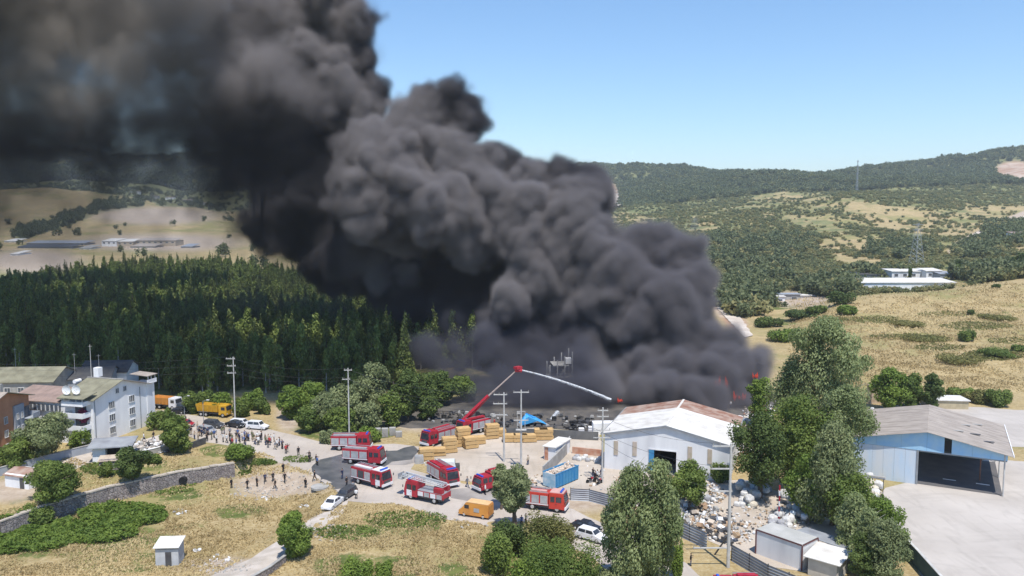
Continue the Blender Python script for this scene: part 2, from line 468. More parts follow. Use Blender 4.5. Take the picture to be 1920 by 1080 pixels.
def yardmat(name, c1, c2, c3):
    m = mat(name, c1, c2, .09, bump=.2, bscale=1.2, rough=.92, detail=8)
    n = m.node_tree.nodes; l = m.node_tree.links; src = n['Mix'].outputs['Result']; tc = n['Texture Coordinate']
    for sc, st, rot, lo_, hi_, f in ((.10, (1, .22, 1), .5, .52, .72, .4), (.08, (.2, 1, 1), .25, .54, .74, .36), (.5, (1, 1, 1), 0, .60, .78, .4)):     # tyre marks and oil stains
        mp = n.new('ShaderNodeMapping'); mp.inputs['Scale'].default_value = tuple(v * 6 for v in st) if rot else st; mp.inputs['Rotation'].default_value = (0, 0, rot)
        t = n.new('ShaderNodeTexNoise'); t.inputs['Scale'].default_value = sc; t.inputs['Detail'].default_value = 6; t.inputs['Distortion'].default_value = 1.2 if rot else 0
        r = n.new('ShaderNodeMapRange'); r.inputs['From Min'].default_value = lo_; r.inputs['From Max'].default_value = hi_; r.inputs['To Max'].default_value = f
        l.new(tc.outputs['Object'], mp.inputs[0]); l.new(mp.outputs[0], t.inputs[0]); l.new(t.outputs['Fac'], r.inputs[0])
        x = n.new('ShaderNodeMix'); x.data_type = 'RGBA'; x.inputs['B'].default_value = (*c3, 1); l.new(r.outputs[0], x.inputs['Factor']); l.new(src, x.inputs['A']); src = x.outputs['Result']
    l.new(src, n['Principled BSDF'].inputs['Base Color']); return m
M_yard2 = yardmat('pinkish_concrete_yard', (.52, .475, .435), (.43, .39, .355), (.33, .30, .27))
M_road = yardmat('pale_road', (.52, .465, .415), (.41, .36, .315), (.28, .25, .23))
M_yard = yardmat('pale_yard', (.54, .475, .41), (.43, .365, .30), (.31, .27, .22))
M_path = mat('path_concrete', (.56, .50, .45), (.42, .37, .32), .5, bump=.3, rough=.9)
M_wet = mat('wet_asphalt', (.085, .09, .10), (.15, .15, .155), .35, rough=.28, bump=.1, spec=.5)
M_asph = mat('worn_asphalt', (.24, .22, .21), (.36, .33, .31), .25, rough=.9)
sheet('road', [(285, 768), (330, 770), (420, 792), (505, 805), (575, 822), (650, 838), (740, 832), (790, 838), (770, 880), (860, 905), (990, 925), (1075, 955), (1140, 985), (1260, 1040), (1340, 1100), (1180, 1100), (1095, 1035), (1000, 1005),
               (905, 985), (840, 975), (740, 945), (655, 940), (600, 900), (560, 880), (500, 858), (440, 838), (375, 828), (345, 815), (330, 790), (280, 782)], M_road, .02, 'pale dusty road through the site', rough=.35)
sheet('yard', [(785, 838), (880, 812), (1000, 802), (1125, 812), (1132, 880), (1150, 935), (1060, 925), (980, 922), (900, 905), (845, 900), (790, 862)], M_yard, .035, 'pale earth timber yard', rough=.3)
sheet('wet_patch', [(585, 885), (600, 862), (640, 852), (720, 846), (776, 836), (786, 846), (772, 862), (735, 866), (712, 880), (668, 905), (650, 915), (625, 918), (600, 905)], M_wet, .05, 'dark water soaked road surface between the fire engines', rough=.9, step=2)
sheet('wet_patch', [(726, 862), (790, 852), (800, 862), (760, 872), (728, 872)], M_asph, .045, 'damp strip of road beside the timber yard', rough=.4, step=2)
sheet('wet_patch', [(838, 918), (905, 916), (985, 930), (960, 944), (880, 940), (846, 934)], M_asph, .045, 'worn grey strip of road beside the ladder fire engine', rough=.4, step=2)
sheet('path', [(655, 935), (640, 968), (600, 995), (545, 1035), (500, 1068), (440, 1110), (300, 1130), (400, 1078), (470, 1048), (520, 1015), (590, 968), (630, 940)], M_path, .05, 'narrow pale path running down beside the field', rough=.15, cell=2)
sheet('concrete_yard', [(1660, 915), (1700, 905), (1790, 870), (1850, 862), (1990, 868), (2300, 900), (2700, 1500), (1830, 1300), (1690, 1010), (1640, 940)], M_yard2, .03, 'wide pale concrete yard in front of the blue shed', rough=.3, cell=6)
sheet('back_yard', [(1700, 770), (1790, 762), (1990, 772), (2300, 800), (2300, 850), (1880, 838), (1840, 820), (1700, 815)], M_yard2, .025, 'pale yard behind the blue shed', rough=.6, cell=6)
M_burnt = mat('burnt_ground', (.075, .07, .068), (.14, .125, .11), .3, bump=.6, bscale=1.2)
sheet('burnt_ground', [(748, 800), (735, 775), (800, 757), (900, 742), (1130, 722), (1440, 728), (1470, 760), (1390, 790), (1150, 800), (1125, 812), (1000, 802), (880, 806), (830, 806)], M_burnt, .015, 'dark burnt ground at the foot of the smoke', rough=1.0)
sheet('earth_yard', [(1080, 840), (1150, 850), (1260, 900), (1400, 900), (1490, 930), (1620, 930), (1640, 1000), (1560, 1080), (1420, 1060), (1280, 985), (1150, 930), (1075, 905)], M_yard, .03, 'pale earth yard of the recycling depot', rough=.5)
sheet('courtyard', [(100, 870), (175, 845), (230, 838), (300, 815), (340, 800), (345, 830), (320, 842), (235, 862), (170, 868), (140, 880)], M_path, .03, 'pale concrete courtyard beside the white apartment block', rough=.3)

M_pale = mat('pale_earth', (.62, .55, .48), (.50, .42, .35), .15, bump=.4, bscale=.8, rough=.95)
sheet('dirt_track', [(1322, 512), (1336, 512), (1350, 556), (1390, 598), (1412, 630), (1396, 634), (1346, 580), (1325, 548)], M_pale, .25, 'pale earth cut slope right of the smoke', rough=.4, cell=6)
sheet('quarry_face', [(1112, 350), (1135, 352), (1158, 368), (1160, 392), (1140, 392), (1122, 376)], M_pale, 6, 'pale bare quarry face on the far hill', rough=6, step=25, cell=40)
sheet('dirt_track', [(1925, 404), (1925, 409), (1870, 430), (1812, 458), (1790, 476), (1782, 474), (1800, 455), (1860, 424)], M_pale, 1.2, 'pale dirt track climbing the right hand hill', rough=1, step=12, cell=20)
# ------------------------------------------------------------ smoke: a density grid made of nested puffs, turned into a real volume by geometry nodes
def lattice_noise(shape, cell, rng):
    "smooth value noise on a grid, in -1..1; cell is the wavelength in voxels"
    n = [int(math.ceil(s / cell)) + 2 for s in shape]
    A = (rng.random(n) * 2 - 1).astype(np.float32)
    for ax in range(3):
        t = np.arange(shape[ax]) / cell; i = t.astype(int); f = (t - i).astype(np.float32); f = f * f * (3 - 2 * f)
        sh = [1, 1, 1]; sh[ax] = -1; f = f.reshape(sh)
        A = np.take(A, i, ax) * (1 - f) + np.take(A, i + 1, ax) * f
    return A

def smoke_volume(name, label, lo, hi, vs, puffs, col, seed, warp, fade, aniso=0.0, fine=False):
    rng = np.random.default_rng(seed)
    lo = np.array(lo, float); n = [int((b - a) / vs) + 1 for a, b in zip(lo, hi)]
    D = np.zeros(n, np.float32); ax = [lo[i] + np.arange(n[i]) * vs for i in range(3)]
    def splat(c, r, soft, dens, sq=(1, 1, 1)):
        s = []
        for i in range(3):
            a = max(0, int((c[i] - r * sq[i] - lo[i]) / vs)); b = min(n[i], int((c[i] + r * sq[i] - lo[i]) / vs) + 2)
            if a >= b: return
            s.append(slice(a, b))
        d = np.sqrt(((ax[0][s[0]][:, None, None] - c[0]) / sq[0]) ** 2 + ((ax[1][s[1]][None, :, None] - c[1]) / sq[1]) ** 2 + ((ax[2][s[2]][None, None, :] - c[2]) / sq[2]) ** 2)
        v = D[s[0], s[1], s[2]]; np.maximum(v, np.clip((r - d) / soft, 0, 1) * dens, out=v)
    for (px, py, Y, rpx, dens, soft, sub, sq) in puffs:
        c = np.array(at(px, py, Y) if py is not None else px); r = rpx / F * (Y + 4) if py is not None else rpx
        splat(c, r, soft * r, dens, sq)
        for _ in range(sub):
            d = rng.normal(0, 1, 3); d /= np.linalg.norm(d); r1 = r * rng.uniform(.24, .46)
            c1 = c + d * (r - r1 * .45) * np.array(sq); splat(c1, r1, max(soft * r1, vs * 1.2), dens)
            for _ in range(sub // 2):
                d = rng.normal(0, 1, 3); d /= np.linalg.norm(d); r2 = r1 * rng.uniform(.3, .5)
                splat(c1 + d * (r1 - r2 * .3), r2, max(soft * r2, vs * 1.2), dens)
    # the whole field is bent by turbulence
    idx = [np.arange(k, dtype=np.int32) for k in n]
    w = []
    for i in range(3):
        f = np.zeros(n, np.float32)
        for cell, amp in warp: f += lattice_noise(n, cell / vs, rng) * amp
        f = np.rint(f / vs).astype(np.int32); sh = [1, 1, 1]; sh[i] = -1
        f += idx[i].reshape(sh); np.clip(f, 0, n[i] - 1, out=f); w.append(f)
    D = D[w[0], w[1], w[2]]; del w
    if fine:       # creases between the billows
        e = np.abs(lattice_noise(n, 7.5 / vs, rng)) * .62; e += np.abs(lattice_noise(n, 3.4 / vs, rng)) * .5; e += np.abs(lattice_noise(n, 1.9 / vs, rng)) * .25
        top = D.max(); hard = D > .62
        D = np.where(hard, np.clip((D / top - e * 1.05) * 2.4, 0, 1) * top, D)
    m_ = .72 + .55 * lattice_noise(n, 9 / vs, rng) + .35 * lattice_noise(n, 4 / vs, rng)
    soft_part = D < .12
    D *= np.clip(np.where(soft_part, m_, .5 + .5 * m_), 0.02, 1.3)
    for i in range(3):
        a = [slice(None)] * 3; b = [slice(None)] * 3; c = [slice(None)] * 3
        a[i] = slice(0, -2); b[i] = slice(1, -1); c[i] = slice(2, None)
        D[tuple(b)] = D[tuple(a)] * .25 + D[tuple(b)] * .5 + D[tuple(c)] * .25
    for i, (e0, e1) in enumerate(fade):          # thins out towards the ends of the grid
        f = np.ones(n[i], np.float32); t = np.arange(n[i]) * vs
        if e0: f *= np.clip(t / e0, 0, 1)
        if e1: f *= np.clip((t[-1] - t) / e1, 0, 1)
        sh = [1, 1, 1]; sh[i] = -1; D *= f.reshape(sh)
    flat = np.ascontiguousarray(D.transpose(2, 1, 0)).ravel()
    me = bpy.data.meshes.new(name); me.vertices.add(len(flat))
    a = me.attributes.new('dens', 'FLOAT', 'POINT'); a.data.foreach_set('value', flat)
    ob = link(name, me)
    ng = bpy.data.node_groups.new(name, 'GeometryNodeTree')
    ng.interface.new_socket('Geometry', in_out='INPUT', socket_type='NodeSocketGeometry')
    ng.interface.new_socket('Geometry', in_out='OUTPUT', socket_type='NodeSocketGeometry')
    N = ng.nodes; L = ng.links
    gi = N.new('NodeGroupInput'); go = N.new('NodeGroupOutput'); vc = N.new('GeometryNodeVolumeCube')
    hi_ = lo + (np.array(n) - 1) * vs
    for k, v in (('Min', tuple(lo)), ('Max', tuple(hi_)), ('Resolution X', n[0]), ('Resolution Y', n[1]), ('Resolution Z', n[2])): vc.inputs[k].default_value = v
    pos = N.new('GeometryNodeInputPosition')
    sub = N.new('ShaderNodeVectorMath'); sub.operation = 'SUBTRACT'; L.new(pos.outputs[0], sub.inputs[0]); sub.inputs[1].default_value = tuple(lo)
    sc = N.new('ShaderNodeVectorMath'); sc.operation = 'SCALE'; L.new(sub.outputs[0], sc.inputs[0]); sc.inputs['Scale'].default_value = 1 / vs
    rd = N.new('ShaderNodeVectorMath'); rd.operation = 'ADD'; L.new(sc.outputs[0], rd.inputs[0]); rd.inputs[1].default_value = (.5, .5, .5)
    fl = N.new('ShaderNodeVectorMath'); fl.operation = 'FLOOR'; L.new(rd.outputs[0], fl.inputs[0])
    sx = N.new('ShaderNodeSeparateXYZ'); L.new(fl.outputs[0], sx.inputs[0])
    def ma(a_, m, b_):
        i = N.new('FunctionNodeIntegerMath'); i.operation = 'MULTIPLY_ADD'; L.new(a_, i.inputs[0]); i.inputs[1].default_value = m; L.new(b_, i.inputs[2]); return i.outputs[0]
    t = ma(sx.outputs[2], n[1], sx.outputs[1]); t = ma(t, n[0], sx.outputs[0])
    si = N.new('GeometryNodeSampleIndex'); si.data_type = 'FLOAT'; L.new(gi.outputs[0], si.inputs['Geometry'])
    na = N.new('GeometryNodeInputNamedAttribute'); na.data_type = 'FLOAT'; na.inputs[0].default_value = 'dens'
    L.new(na.outputs[0], si.inputs['Value']); L.new(t, si.inputs['Index']); L.new(si.outputs[0], vc.inputs['Density'])
    mt = bpy.data.materials.new(name); mt.use_nodes = True
    q = mt.node_tree.nodes; q.clear()
    pv = q.new('ShaderNodeVolumePrincipled'); out = q.new('ShaderNodeOutputMaterial'); mt.node_tree.links.new(pv.outputs[0], out.inputs['Volume'])
    smoke_tone_shade(mt, pv, col); pv.inputs['Density'].default_value = 1.0; pv.inputs['Anisotropy'].default_value = aniso
    sm = N.new('GeometryNodeSetMaterial'); L.new(vc.outputs[0], sm.inputs[0]); sm.inputs['Material'].default_value = mt
    L.new(sm.outputs[0], go.inputs[0])
    md = ob.modifiers.new('volume', 'NODES'); md.node_group = ng
    me.materials.append(mt)
    tag(ob, label, None, None, 'stuff')
    return ob

def smoke_tone_shade(mt, pv, col):
    "shade painted into the colour of the back column and underside; older, browner smoke towards the left"
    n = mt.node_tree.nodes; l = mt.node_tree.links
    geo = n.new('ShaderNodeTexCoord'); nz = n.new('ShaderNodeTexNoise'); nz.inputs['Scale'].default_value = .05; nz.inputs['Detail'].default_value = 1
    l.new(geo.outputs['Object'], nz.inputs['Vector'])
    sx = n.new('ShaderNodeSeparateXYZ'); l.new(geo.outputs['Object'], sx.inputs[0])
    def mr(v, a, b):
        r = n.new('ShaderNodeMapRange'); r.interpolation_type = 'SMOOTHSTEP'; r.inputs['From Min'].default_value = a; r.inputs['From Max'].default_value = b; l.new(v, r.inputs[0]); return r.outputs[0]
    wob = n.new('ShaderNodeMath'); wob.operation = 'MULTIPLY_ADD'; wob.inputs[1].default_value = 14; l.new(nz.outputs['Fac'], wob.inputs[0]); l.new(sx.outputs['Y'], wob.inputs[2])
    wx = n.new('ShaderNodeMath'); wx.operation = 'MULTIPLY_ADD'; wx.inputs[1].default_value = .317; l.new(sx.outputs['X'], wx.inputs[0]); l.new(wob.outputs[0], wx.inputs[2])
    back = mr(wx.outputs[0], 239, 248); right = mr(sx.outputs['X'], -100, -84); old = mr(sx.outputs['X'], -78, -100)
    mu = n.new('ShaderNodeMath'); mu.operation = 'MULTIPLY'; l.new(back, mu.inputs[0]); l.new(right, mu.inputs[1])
    m1 = n.new('ShaderNodeMix'); m1.data_type = 'RGBA'; m1.inputs['A'].default_value = (*col, 1); m1.inputs['B'].default_value = (.085, .082, .095, 1); l.new(mu.outputs[0], m1.inputs['Factor'])  # near-black mix puts the shade of core and underside into the smoke colour
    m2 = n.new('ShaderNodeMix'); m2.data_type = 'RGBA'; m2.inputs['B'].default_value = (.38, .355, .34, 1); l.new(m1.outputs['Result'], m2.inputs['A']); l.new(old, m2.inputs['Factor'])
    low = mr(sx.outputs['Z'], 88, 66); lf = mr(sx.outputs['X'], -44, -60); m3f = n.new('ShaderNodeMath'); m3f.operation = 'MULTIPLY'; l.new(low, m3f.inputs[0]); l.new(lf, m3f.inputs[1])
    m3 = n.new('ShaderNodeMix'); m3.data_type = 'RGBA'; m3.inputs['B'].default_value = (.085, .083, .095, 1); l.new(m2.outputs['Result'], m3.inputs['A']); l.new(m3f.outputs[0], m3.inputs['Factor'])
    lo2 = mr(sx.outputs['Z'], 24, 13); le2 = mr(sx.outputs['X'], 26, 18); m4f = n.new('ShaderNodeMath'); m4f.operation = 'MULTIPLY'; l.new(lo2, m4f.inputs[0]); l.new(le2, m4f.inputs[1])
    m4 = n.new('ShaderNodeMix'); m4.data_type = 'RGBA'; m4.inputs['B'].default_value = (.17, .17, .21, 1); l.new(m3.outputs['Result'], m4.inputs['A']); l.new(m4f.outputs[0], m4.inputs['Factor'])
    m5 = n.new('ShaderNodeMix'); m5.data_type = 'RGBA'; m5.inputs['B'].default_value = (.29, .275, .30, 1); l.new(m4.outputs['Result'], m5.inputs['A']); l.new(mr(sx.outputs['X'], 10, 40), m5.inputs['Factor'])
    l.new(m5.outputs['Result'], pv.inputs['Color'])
O = (1, 1, 1)
HARD = .22
P = []
def puff(px, py, Y, r, dens=1.1, soft=HARD, sub=22, sq=O): P.append((px, py, Y, r, dens, soft, sub, sq))
# burning edge on the right
for a in ((1395, 700, 196, 46), (1418, 668, 200, 30), (1345, 690, 196, 60), (1360, 632, 204, 42), (1290, 700, 200, 62), (1310, 640, 208, 62), (1240, 690, 206, 62), (1190, 705, 206, 48), (1150, 720, 206, 30),
          (1262, 560, 214, 74), (1300, 520, 216, 46), (1235, 475, 222, 60), (1272, 478, 222, 50), (1210, 590, 216, 70), (1175, 520, 220, 74), (1430, 655, 206, 18),
          (1110, 545, 226, 66), (1150, 470, 230, 40), (1085, 470, 230, 66), (1060, 400, 236, 66), (1090, 365, 240, 52), (1035, 350, 242, 50), (1000, 430, 232, 60),
          (985, 355, 240, 50), (950, 395, 236, 66), (1040, 520, 228, 60), (965, 552, 222, 46), (1000, 500, 230, 56), (895, 345, 240, 62), (935, 320, 244, 40), (860, 400, 236, 66), (810, 390, 234, 70),
          (880, 440, 240, 62), (840, 300, 244, 60), (870, 230, 250, 48), (835, 200, 250, 46), (800, 210, 250, 50), (775, 260, 246, 62), (720, 320, 236, 66), (690, 290, 238, 64), (660, 345, 234, 60), (740, 370, 236, 60),
          (700, 390, 240, 70), (760, 430, 246, 60), (1180, 600, 214, 44)):
    puff(a[0], a[1], a[2], a[3] * .93, sub=30)
for a in ((1160, 742, 190, 22), (1200, 738, 188, 28), (1245, 738, 187, 32), (1290, 736, 187, 32), (1335, 738, 187, 30), (1375, 735, 188, 26), (1408, 728, 192, 20), (1130, 745, 196, 22), (1225, 715, 196, 34), (1320, 715, 194, 36), (1270, 725, 196, 36)):
    puff(*a)
for q in list(P): P.append((q[0], q[1], q[2] + 1, q[3] * 1.22, .05, .6, 6, O))       # thin halo round the billows
# dark body behind
for a in ((640, 440, 262, 90), (560, 380, 262, 90), (560, 280, 262, 90), (540, 180, 262, 90), (600, 120, 258, 80), (640, 200, 256, 76), (560, 60, 262, 84), (660, 110, 256, 46), (655, 45, 256, 50), (620, -10, 258, 70),
          (480, 300, 262, 60), (480, 200, 262, 90), (470, 90, 262, 90), (700, 500, 258, 66), (770, 530, 258, 62), (850, 560, 254, 56), (630, 500, 264, 50), (1180, 560, 240, 90), (1050, 560, 246, 90), (940, 500, 256, 80), (1240, 640, 226, 80), (1150, 640, 236, 60), (1120, 700, 222, 66), (1100, 640, 228, 76), (1040, 690, 222, 60), (1000, 650, 228, 60), (950, 620, 236, 56), (860, 590, 250, 52), (1060, 740, 206, 40), (1110, 745, 202, 40), (990, 730, 210, 40), (980, 590, 248, 60), (900, 590, 254, 46), (760, 560, 262, 46), (1180, 700, 222, 50), (920, 470, 254, 66), (860, 510, 258, 66), (800, 470, 258, 66), (1010, 470, 248, 60)):
    puff(a[0], a[1], a[2], a[3], .9, .3, 18); puff(a[0], a[1], a[2], a[3] * 1.2, .05, .7, 6)
# soft grey cloud drifting to the left
for a in ((560, 170, 240, 50), (520, 110, 240, 60), (580, 200, 236, 36), (450, 160, 246, 70), (400, 100, 250, 80), (420, 230, 252, 60), (360, 180, 256, 80), (330, 90, 260, 90), (280, 150, 260, 90), (300, 230, 268, 66), (230, 70, 264, 100),
          (190, 180, 268, 84), (120, 90, 268, 100), (80, 190, 272, 80), (20, 100, 272, 100), (-40, 200, 276, 80), (-90, 80, 276, 110), (380, 20, 260, 100), (240, -30, 266, 110), (90, -30, 270, 110), (-60, -40, 276, 120), (500, 10, 258, 90)):
    puff(a[0], a[1], a[2], a[3], .17, .55, 14)
for a in ((20, 275, 278, 50), (90, 272, 276, 54), (160, 276, 276, 50), (230, 280, 274, 50), (300, 272, 272, 46), (370, 282, 270, 46), (420, 310, 268, 44), (-40, 258, 280, 50), (60, 235, 272, 60), (130, 238, 272, 60), (200, 240, 272, 60), (280, 240, 270, 60), (350, 245, 268, 56), (400, 262, 266, 50)): puff(a[0], a[1], a[2], a[3], .3, .7, 10)
# thin veils: over the far hills, over the forest, by the crane
for a in ((430, 340, 275, 95, .16), (330, 320, 280, 85, .13), (200, 320, 285, 95, .11), (60, 315, 290, 110, .11), (-60, 315, 290, 120, .11), (540, 480, 280, 70, .07), (470, 420, 280, 70, .08), (400, 400, 284, 80, .06), (300, 390, 284, 100, .03), (120, 250, 284, 90, .06), (280, 260, 280, 90, .06), (-20, 250, 284, 90, .06),
          (700, 590, 262, 50, .02), (560, 540, 268, 60, .025), (380, 560, 270, 90, .010), (150, 540, 270, 110, .006), (150, 400, 285, 130, .06), (20, 400, 285, 130, .06), (270, 430, 285, 100, .055), (-60, 380, 285, 120, .06), (380, 440, 285, 70, .06), (480, 540, 276, 90, .03), (620, 570, 270, 60, .03)):
    puff(a[0], a[1], a[2], a[3], a[4], .9, 8)
for a in ((800, 655, 214, 44, .4), (860, 680, 210, 48, .45), (910, 650, 212, 44, .4), (850, 630, 216, 36, .2), (880, 720, 206, 40, .3), (820, 700, 208, 36, .22), (740, 690, 214, 30, .1), (760, 640, 228, 24, .05), (780, 690, 222, 34, .07), (950, 700, 216, 56, .2), (1010, 715, 212, 56, .25), (1060, 730, 208, 46, .35), (880, 730, 212, 46, .14), (1090, 690, 212, 46, .3), (1020, 780, 196, 22, .06), (900, 762, 198, 40, .14), (960, 772, 194, 34, .2), (1050, 772, 194, 36, .4), (1000, 755, 198, 42, .4), (940, 740, 204, 40, .25), (850, 770, 198, 34, .1), (1090, 775, 192, 30, .4), (850, 745, 192, 34, .2), (890, 748, 191, 36, .4), (930, 745, 191, 40, .5), (970, 748, 190, 38, .55), (1010, 745, 190, 42, .55), (1050, 742, 190, 44, .55), (1090, 740, 190, 44, .55), (1120, 735, 190, 44, .55), (960, 715, 200, 44, .4), (1020, 710, 200, 48, .4), (1080, 700, 200, 50, .5), (900, 715, 204, 44, .25), (840, 715, 208, 44, .14), (1100, 760, 196, 34, .35), (1120, 720, 200, 40, .5), (830, 740, 212, 40, .03), (780, 700, 220, 40, .03)):
    puff(a[0], a[1], a[2], a[3], a[4], .8, 12)
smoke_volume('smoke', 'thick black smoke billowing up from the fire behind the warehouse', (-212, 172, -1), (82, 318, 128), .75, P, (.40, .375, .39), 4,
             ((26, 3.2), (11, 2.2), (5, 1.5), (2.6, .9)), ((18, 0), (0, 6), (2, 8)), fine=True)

P = []
CR = random.Random(6)  # unseen puffs added overhead so that the wood falls in shade
for k in range(62):
    P.append(((CR.uniform(-245, -22), CR.uniform(136, 162), CR.uniform(142, 162)), None, None, CR.uniform(15, 20), .3, .5, 8, O))
for k in range(34):
    P.append(((CR.uniform(-300, -150), CR.uniform(170, 400), CR.uniform(140, 166)), None, None, CR.uniform(20, 30), .16, .5, 8, O))
for k in range(26):
    P.append(((CR.uniform(-260, -92), CR.uniform(168, 206), CR.uniform(142, 164)), None, None, CR.uniform(16, 22), .25, .5, 8, O))
smoke_volume('smoke', 'unseen grey smoke cloud added overhead to shade the wood', (-330, 112, 112), (20, 420, 192), 3.0, P, (.43, .405, .42), 12, ((40, 6.0), (16, 4.0)), ((20, 20), (6, 12), (8, 12)))
# ------------------------------------------------------------ materials of buildings
M_white = mat('white_render', (.86, .86, .87), (.74, .74, .76), .5, rough=.9, stretch=(1, 1, .3))
M_whiteroof = mat('white_roof_sheet', (.70, .68, .65), (.52, .49, .45), .5, rough=.7, detail=7, sep=(.4, .75))
M_steel = mat('weathered_white_cladding', (.78, .78, .79), (.60, .60, .62), .4, rough=.7, sep=(.4, .75), detail=7, stretch=(1, 1, .25))
M_rust = mat('rusty_roof_sheet', (.40, .30, .25), (.26, .13, .09), .55, rough=.85, bump=.3)
M_greyroof = mat('grey_brown_roof_sheet', (.40, .35, .31), (.29, .25, .22), .4, rough=.9, bump=.3, stretch=(1, 3, 1))
M_olive = mat('olive_tile_roof', (.27, .26, .19), (.19, .18, .13), .5, rough=.9, bump=.4)
M_redtile = mat('faded_red_roof', (.33, .24, .21), (.24, .18, .16), .6, rough=.9, bump=.4)
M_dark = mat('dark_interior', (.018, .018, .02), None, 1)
M_glass = mat('window_glass', (.06, .075, .10), (.12, .13, .15), .8, rough=.15, spec=.6)
M_frame = mat('white_frame', (.7, .7, .7), None, 1, rough=.5)
M_grey = mat('grey_metal', (.30, .32, .34), (.22, .23, .25), .7, rough=.55)
M_conc = mat('concrete', (.42, .41, .39), (.31, .30, .29), .6, rough=.9, bump=.3)
M_orange = mat('orange_render', (.52, .26, .15), (.44, .21, .12), .6, rough=.9)
M_greyblue = mat('grey_blue_render', (.36, .39, .44), (.30, .33, .38), .6, rough=.9)
M_bluewall = mat('pale_blue_cladding', (.50, .62, .76), (.62, .65, .69), .45, rough=.75, stretch=(1, 1, .35))
M_sky = mat('sky_blue_fascia', (.28, .52, .78), (.38, .58, .74), .5, rough=.6)
M_blue = mat('strong_blue_paint', (.04, .22, .46), (.07, .26, .45), 1.0, rough=.5)
M_brick = mat('brick_red_block', (.46, .20, .12), (.55, .36, .27), 1.0, rough=.9)
M_wood = mat('pale_timber', (.62, .42, .20), (.50, .32, .14), 1.3, rough=.8, stretch=(1, 1, 5))
M_darkmetal = mat('dark_metal', (.06, .06, .07), (.1, .1, .1), 1, rough=.5)
M_pole = mat('pole_concrete', (.55, .54, .52), (.42, .41, .40), .8, rough=.9)
M_galv = mat('galvanised_sheet', (.40, .42, .45), (.28, .29, .32), .5, rough=.5, metal=.2)
M_stone = None
def stonemat():
    m = mat('rubble_stone', (.42, .37, .35), (.29, .25, .25), 1.4, rough=.95)
    n = m.node_tree.nodes; l = m.node_tree.links; b = n['Principled BSDF']
    tc = n['Texture Coordinate']; v = n.new('ShaderNodeTexVoronoi'); v.inputs['Scale'].default_value = 2.3
    l.new(tc.outputs['Object'], v.inputs['Vector'])
    v2 = n.new('ShaderNodeTexVoronoi'); v2.feature = 'DISTANCE_TO_EDGE'; v2.inputs['Scale'].default_value = 2.3; l.new(tc.outputs['Object'], v2.inputs['Vector'])
    mx = n.new('ShaderNodeMix'); mx.data_type = 'RGBA'; mx.blend_type = 'MULTIPLY'; mx.inputs['Factor'].default_value = .45
    l.new(n['Mix'].outputs['Result'], mx.inputs['A'])
    bw = n.new('ShaderNodeRGBToBW'); l.new(v.outputs['Color'], bw.inputs[0]); l.new(bw.outputs[0], mx.inputs['B']); l.new(mx.outputs['Result'], b.inputs['Base Color'])
    bp = n.new('ShaderNodeBump'); bp.inputs['Strength'].default_value = .8; bp.inputs['Distance'].default_value = .2
    r = n.new('ShaderNodeMapRange'); r.inputs['From Max'].default_value = .12; l.new(v2.outputs['Distance'], r.inputs['Value']); l.new(r.outputs[0], bp.inputs['Height']); l.new(bp.outputs[0], b.inputs['Normal'])
    return m
M_stone = stonemat()

def window(parent, c, w_, h_, face, name='window', bars=1, mf=None):
    "c centre on the wall plane (local), face = outward direction angle"
    ca, sa = math.cos(face), math.sin(face); tx, ty = -sa, ca
    f = MB(); t = .09
    def bx(o, z, a, b_, d=.12): f.box((c[0] + tx * o + ca * d / 2, c[1] + ty * o + sa * d / 2, c[2] + z), (d, a, b_), face)
    bx(0, h_ / 2 - t / 2, w_, t); bx(0, -h_ / 2 + t / 2, w_, t, .16); bx(-w_ / 2 + t / 2, 0, t, h_ - 2 * t); bx(w_ / 2 - t / 2, 0, t, h_ - 2 * t)
    for k in range(bars): bx(-w_ / 2 + w_ * (k + 1) / (bars + 1), 0, .06, h_ - 2 * t)
    fo = part(name, f, mf or M_frame, parent)
    g = MB(); g.box((c[0] + ca * .02, c[1] + sa * .02, c[2]), (.05, w_ - 2 * t, h_ - 2 * t), face)
    part('pane', g, M_glass, fo)
    return fo
def gable(mb, x0, x1, y0, y1, ze, zr, axis='y', z0=0, mi=0):
    "house body with gables; the ridge runs along axis"
    if axis == 'y':
        xm = (x0 + x1) / 2
        vs = [(x0, y0, z0), (x1, y0, z0), (x1, y0, ze), (xm, y0, zr), (x0, y0, ze), (x0, y1, z0), (x1, y1, z0), (x1, y1, ze), (xm, y1, zr), (x0, y1, ze)]
    else:
        ym = (y0 + y1) / 2
        vs = [(x0, y0, z0), (x0, y1, z0), (x0, y1, ze), (x0, ym, zr), (x0, y0, ze), (x1, y0, z0), (x1, y1, z0), (x1, y1, ze), (x1, ym, zr), (x1, y0, ze)]
    mb.add(vs, [(0, 1, 2, 3, 4), (9, 8, 7, 6, 5), (0, 5, 6, 1), (1, 6, 7, 2), (4, 9, 5, 0), (2, 7, 8, 3), (3, 8, 9, 4)], mi)
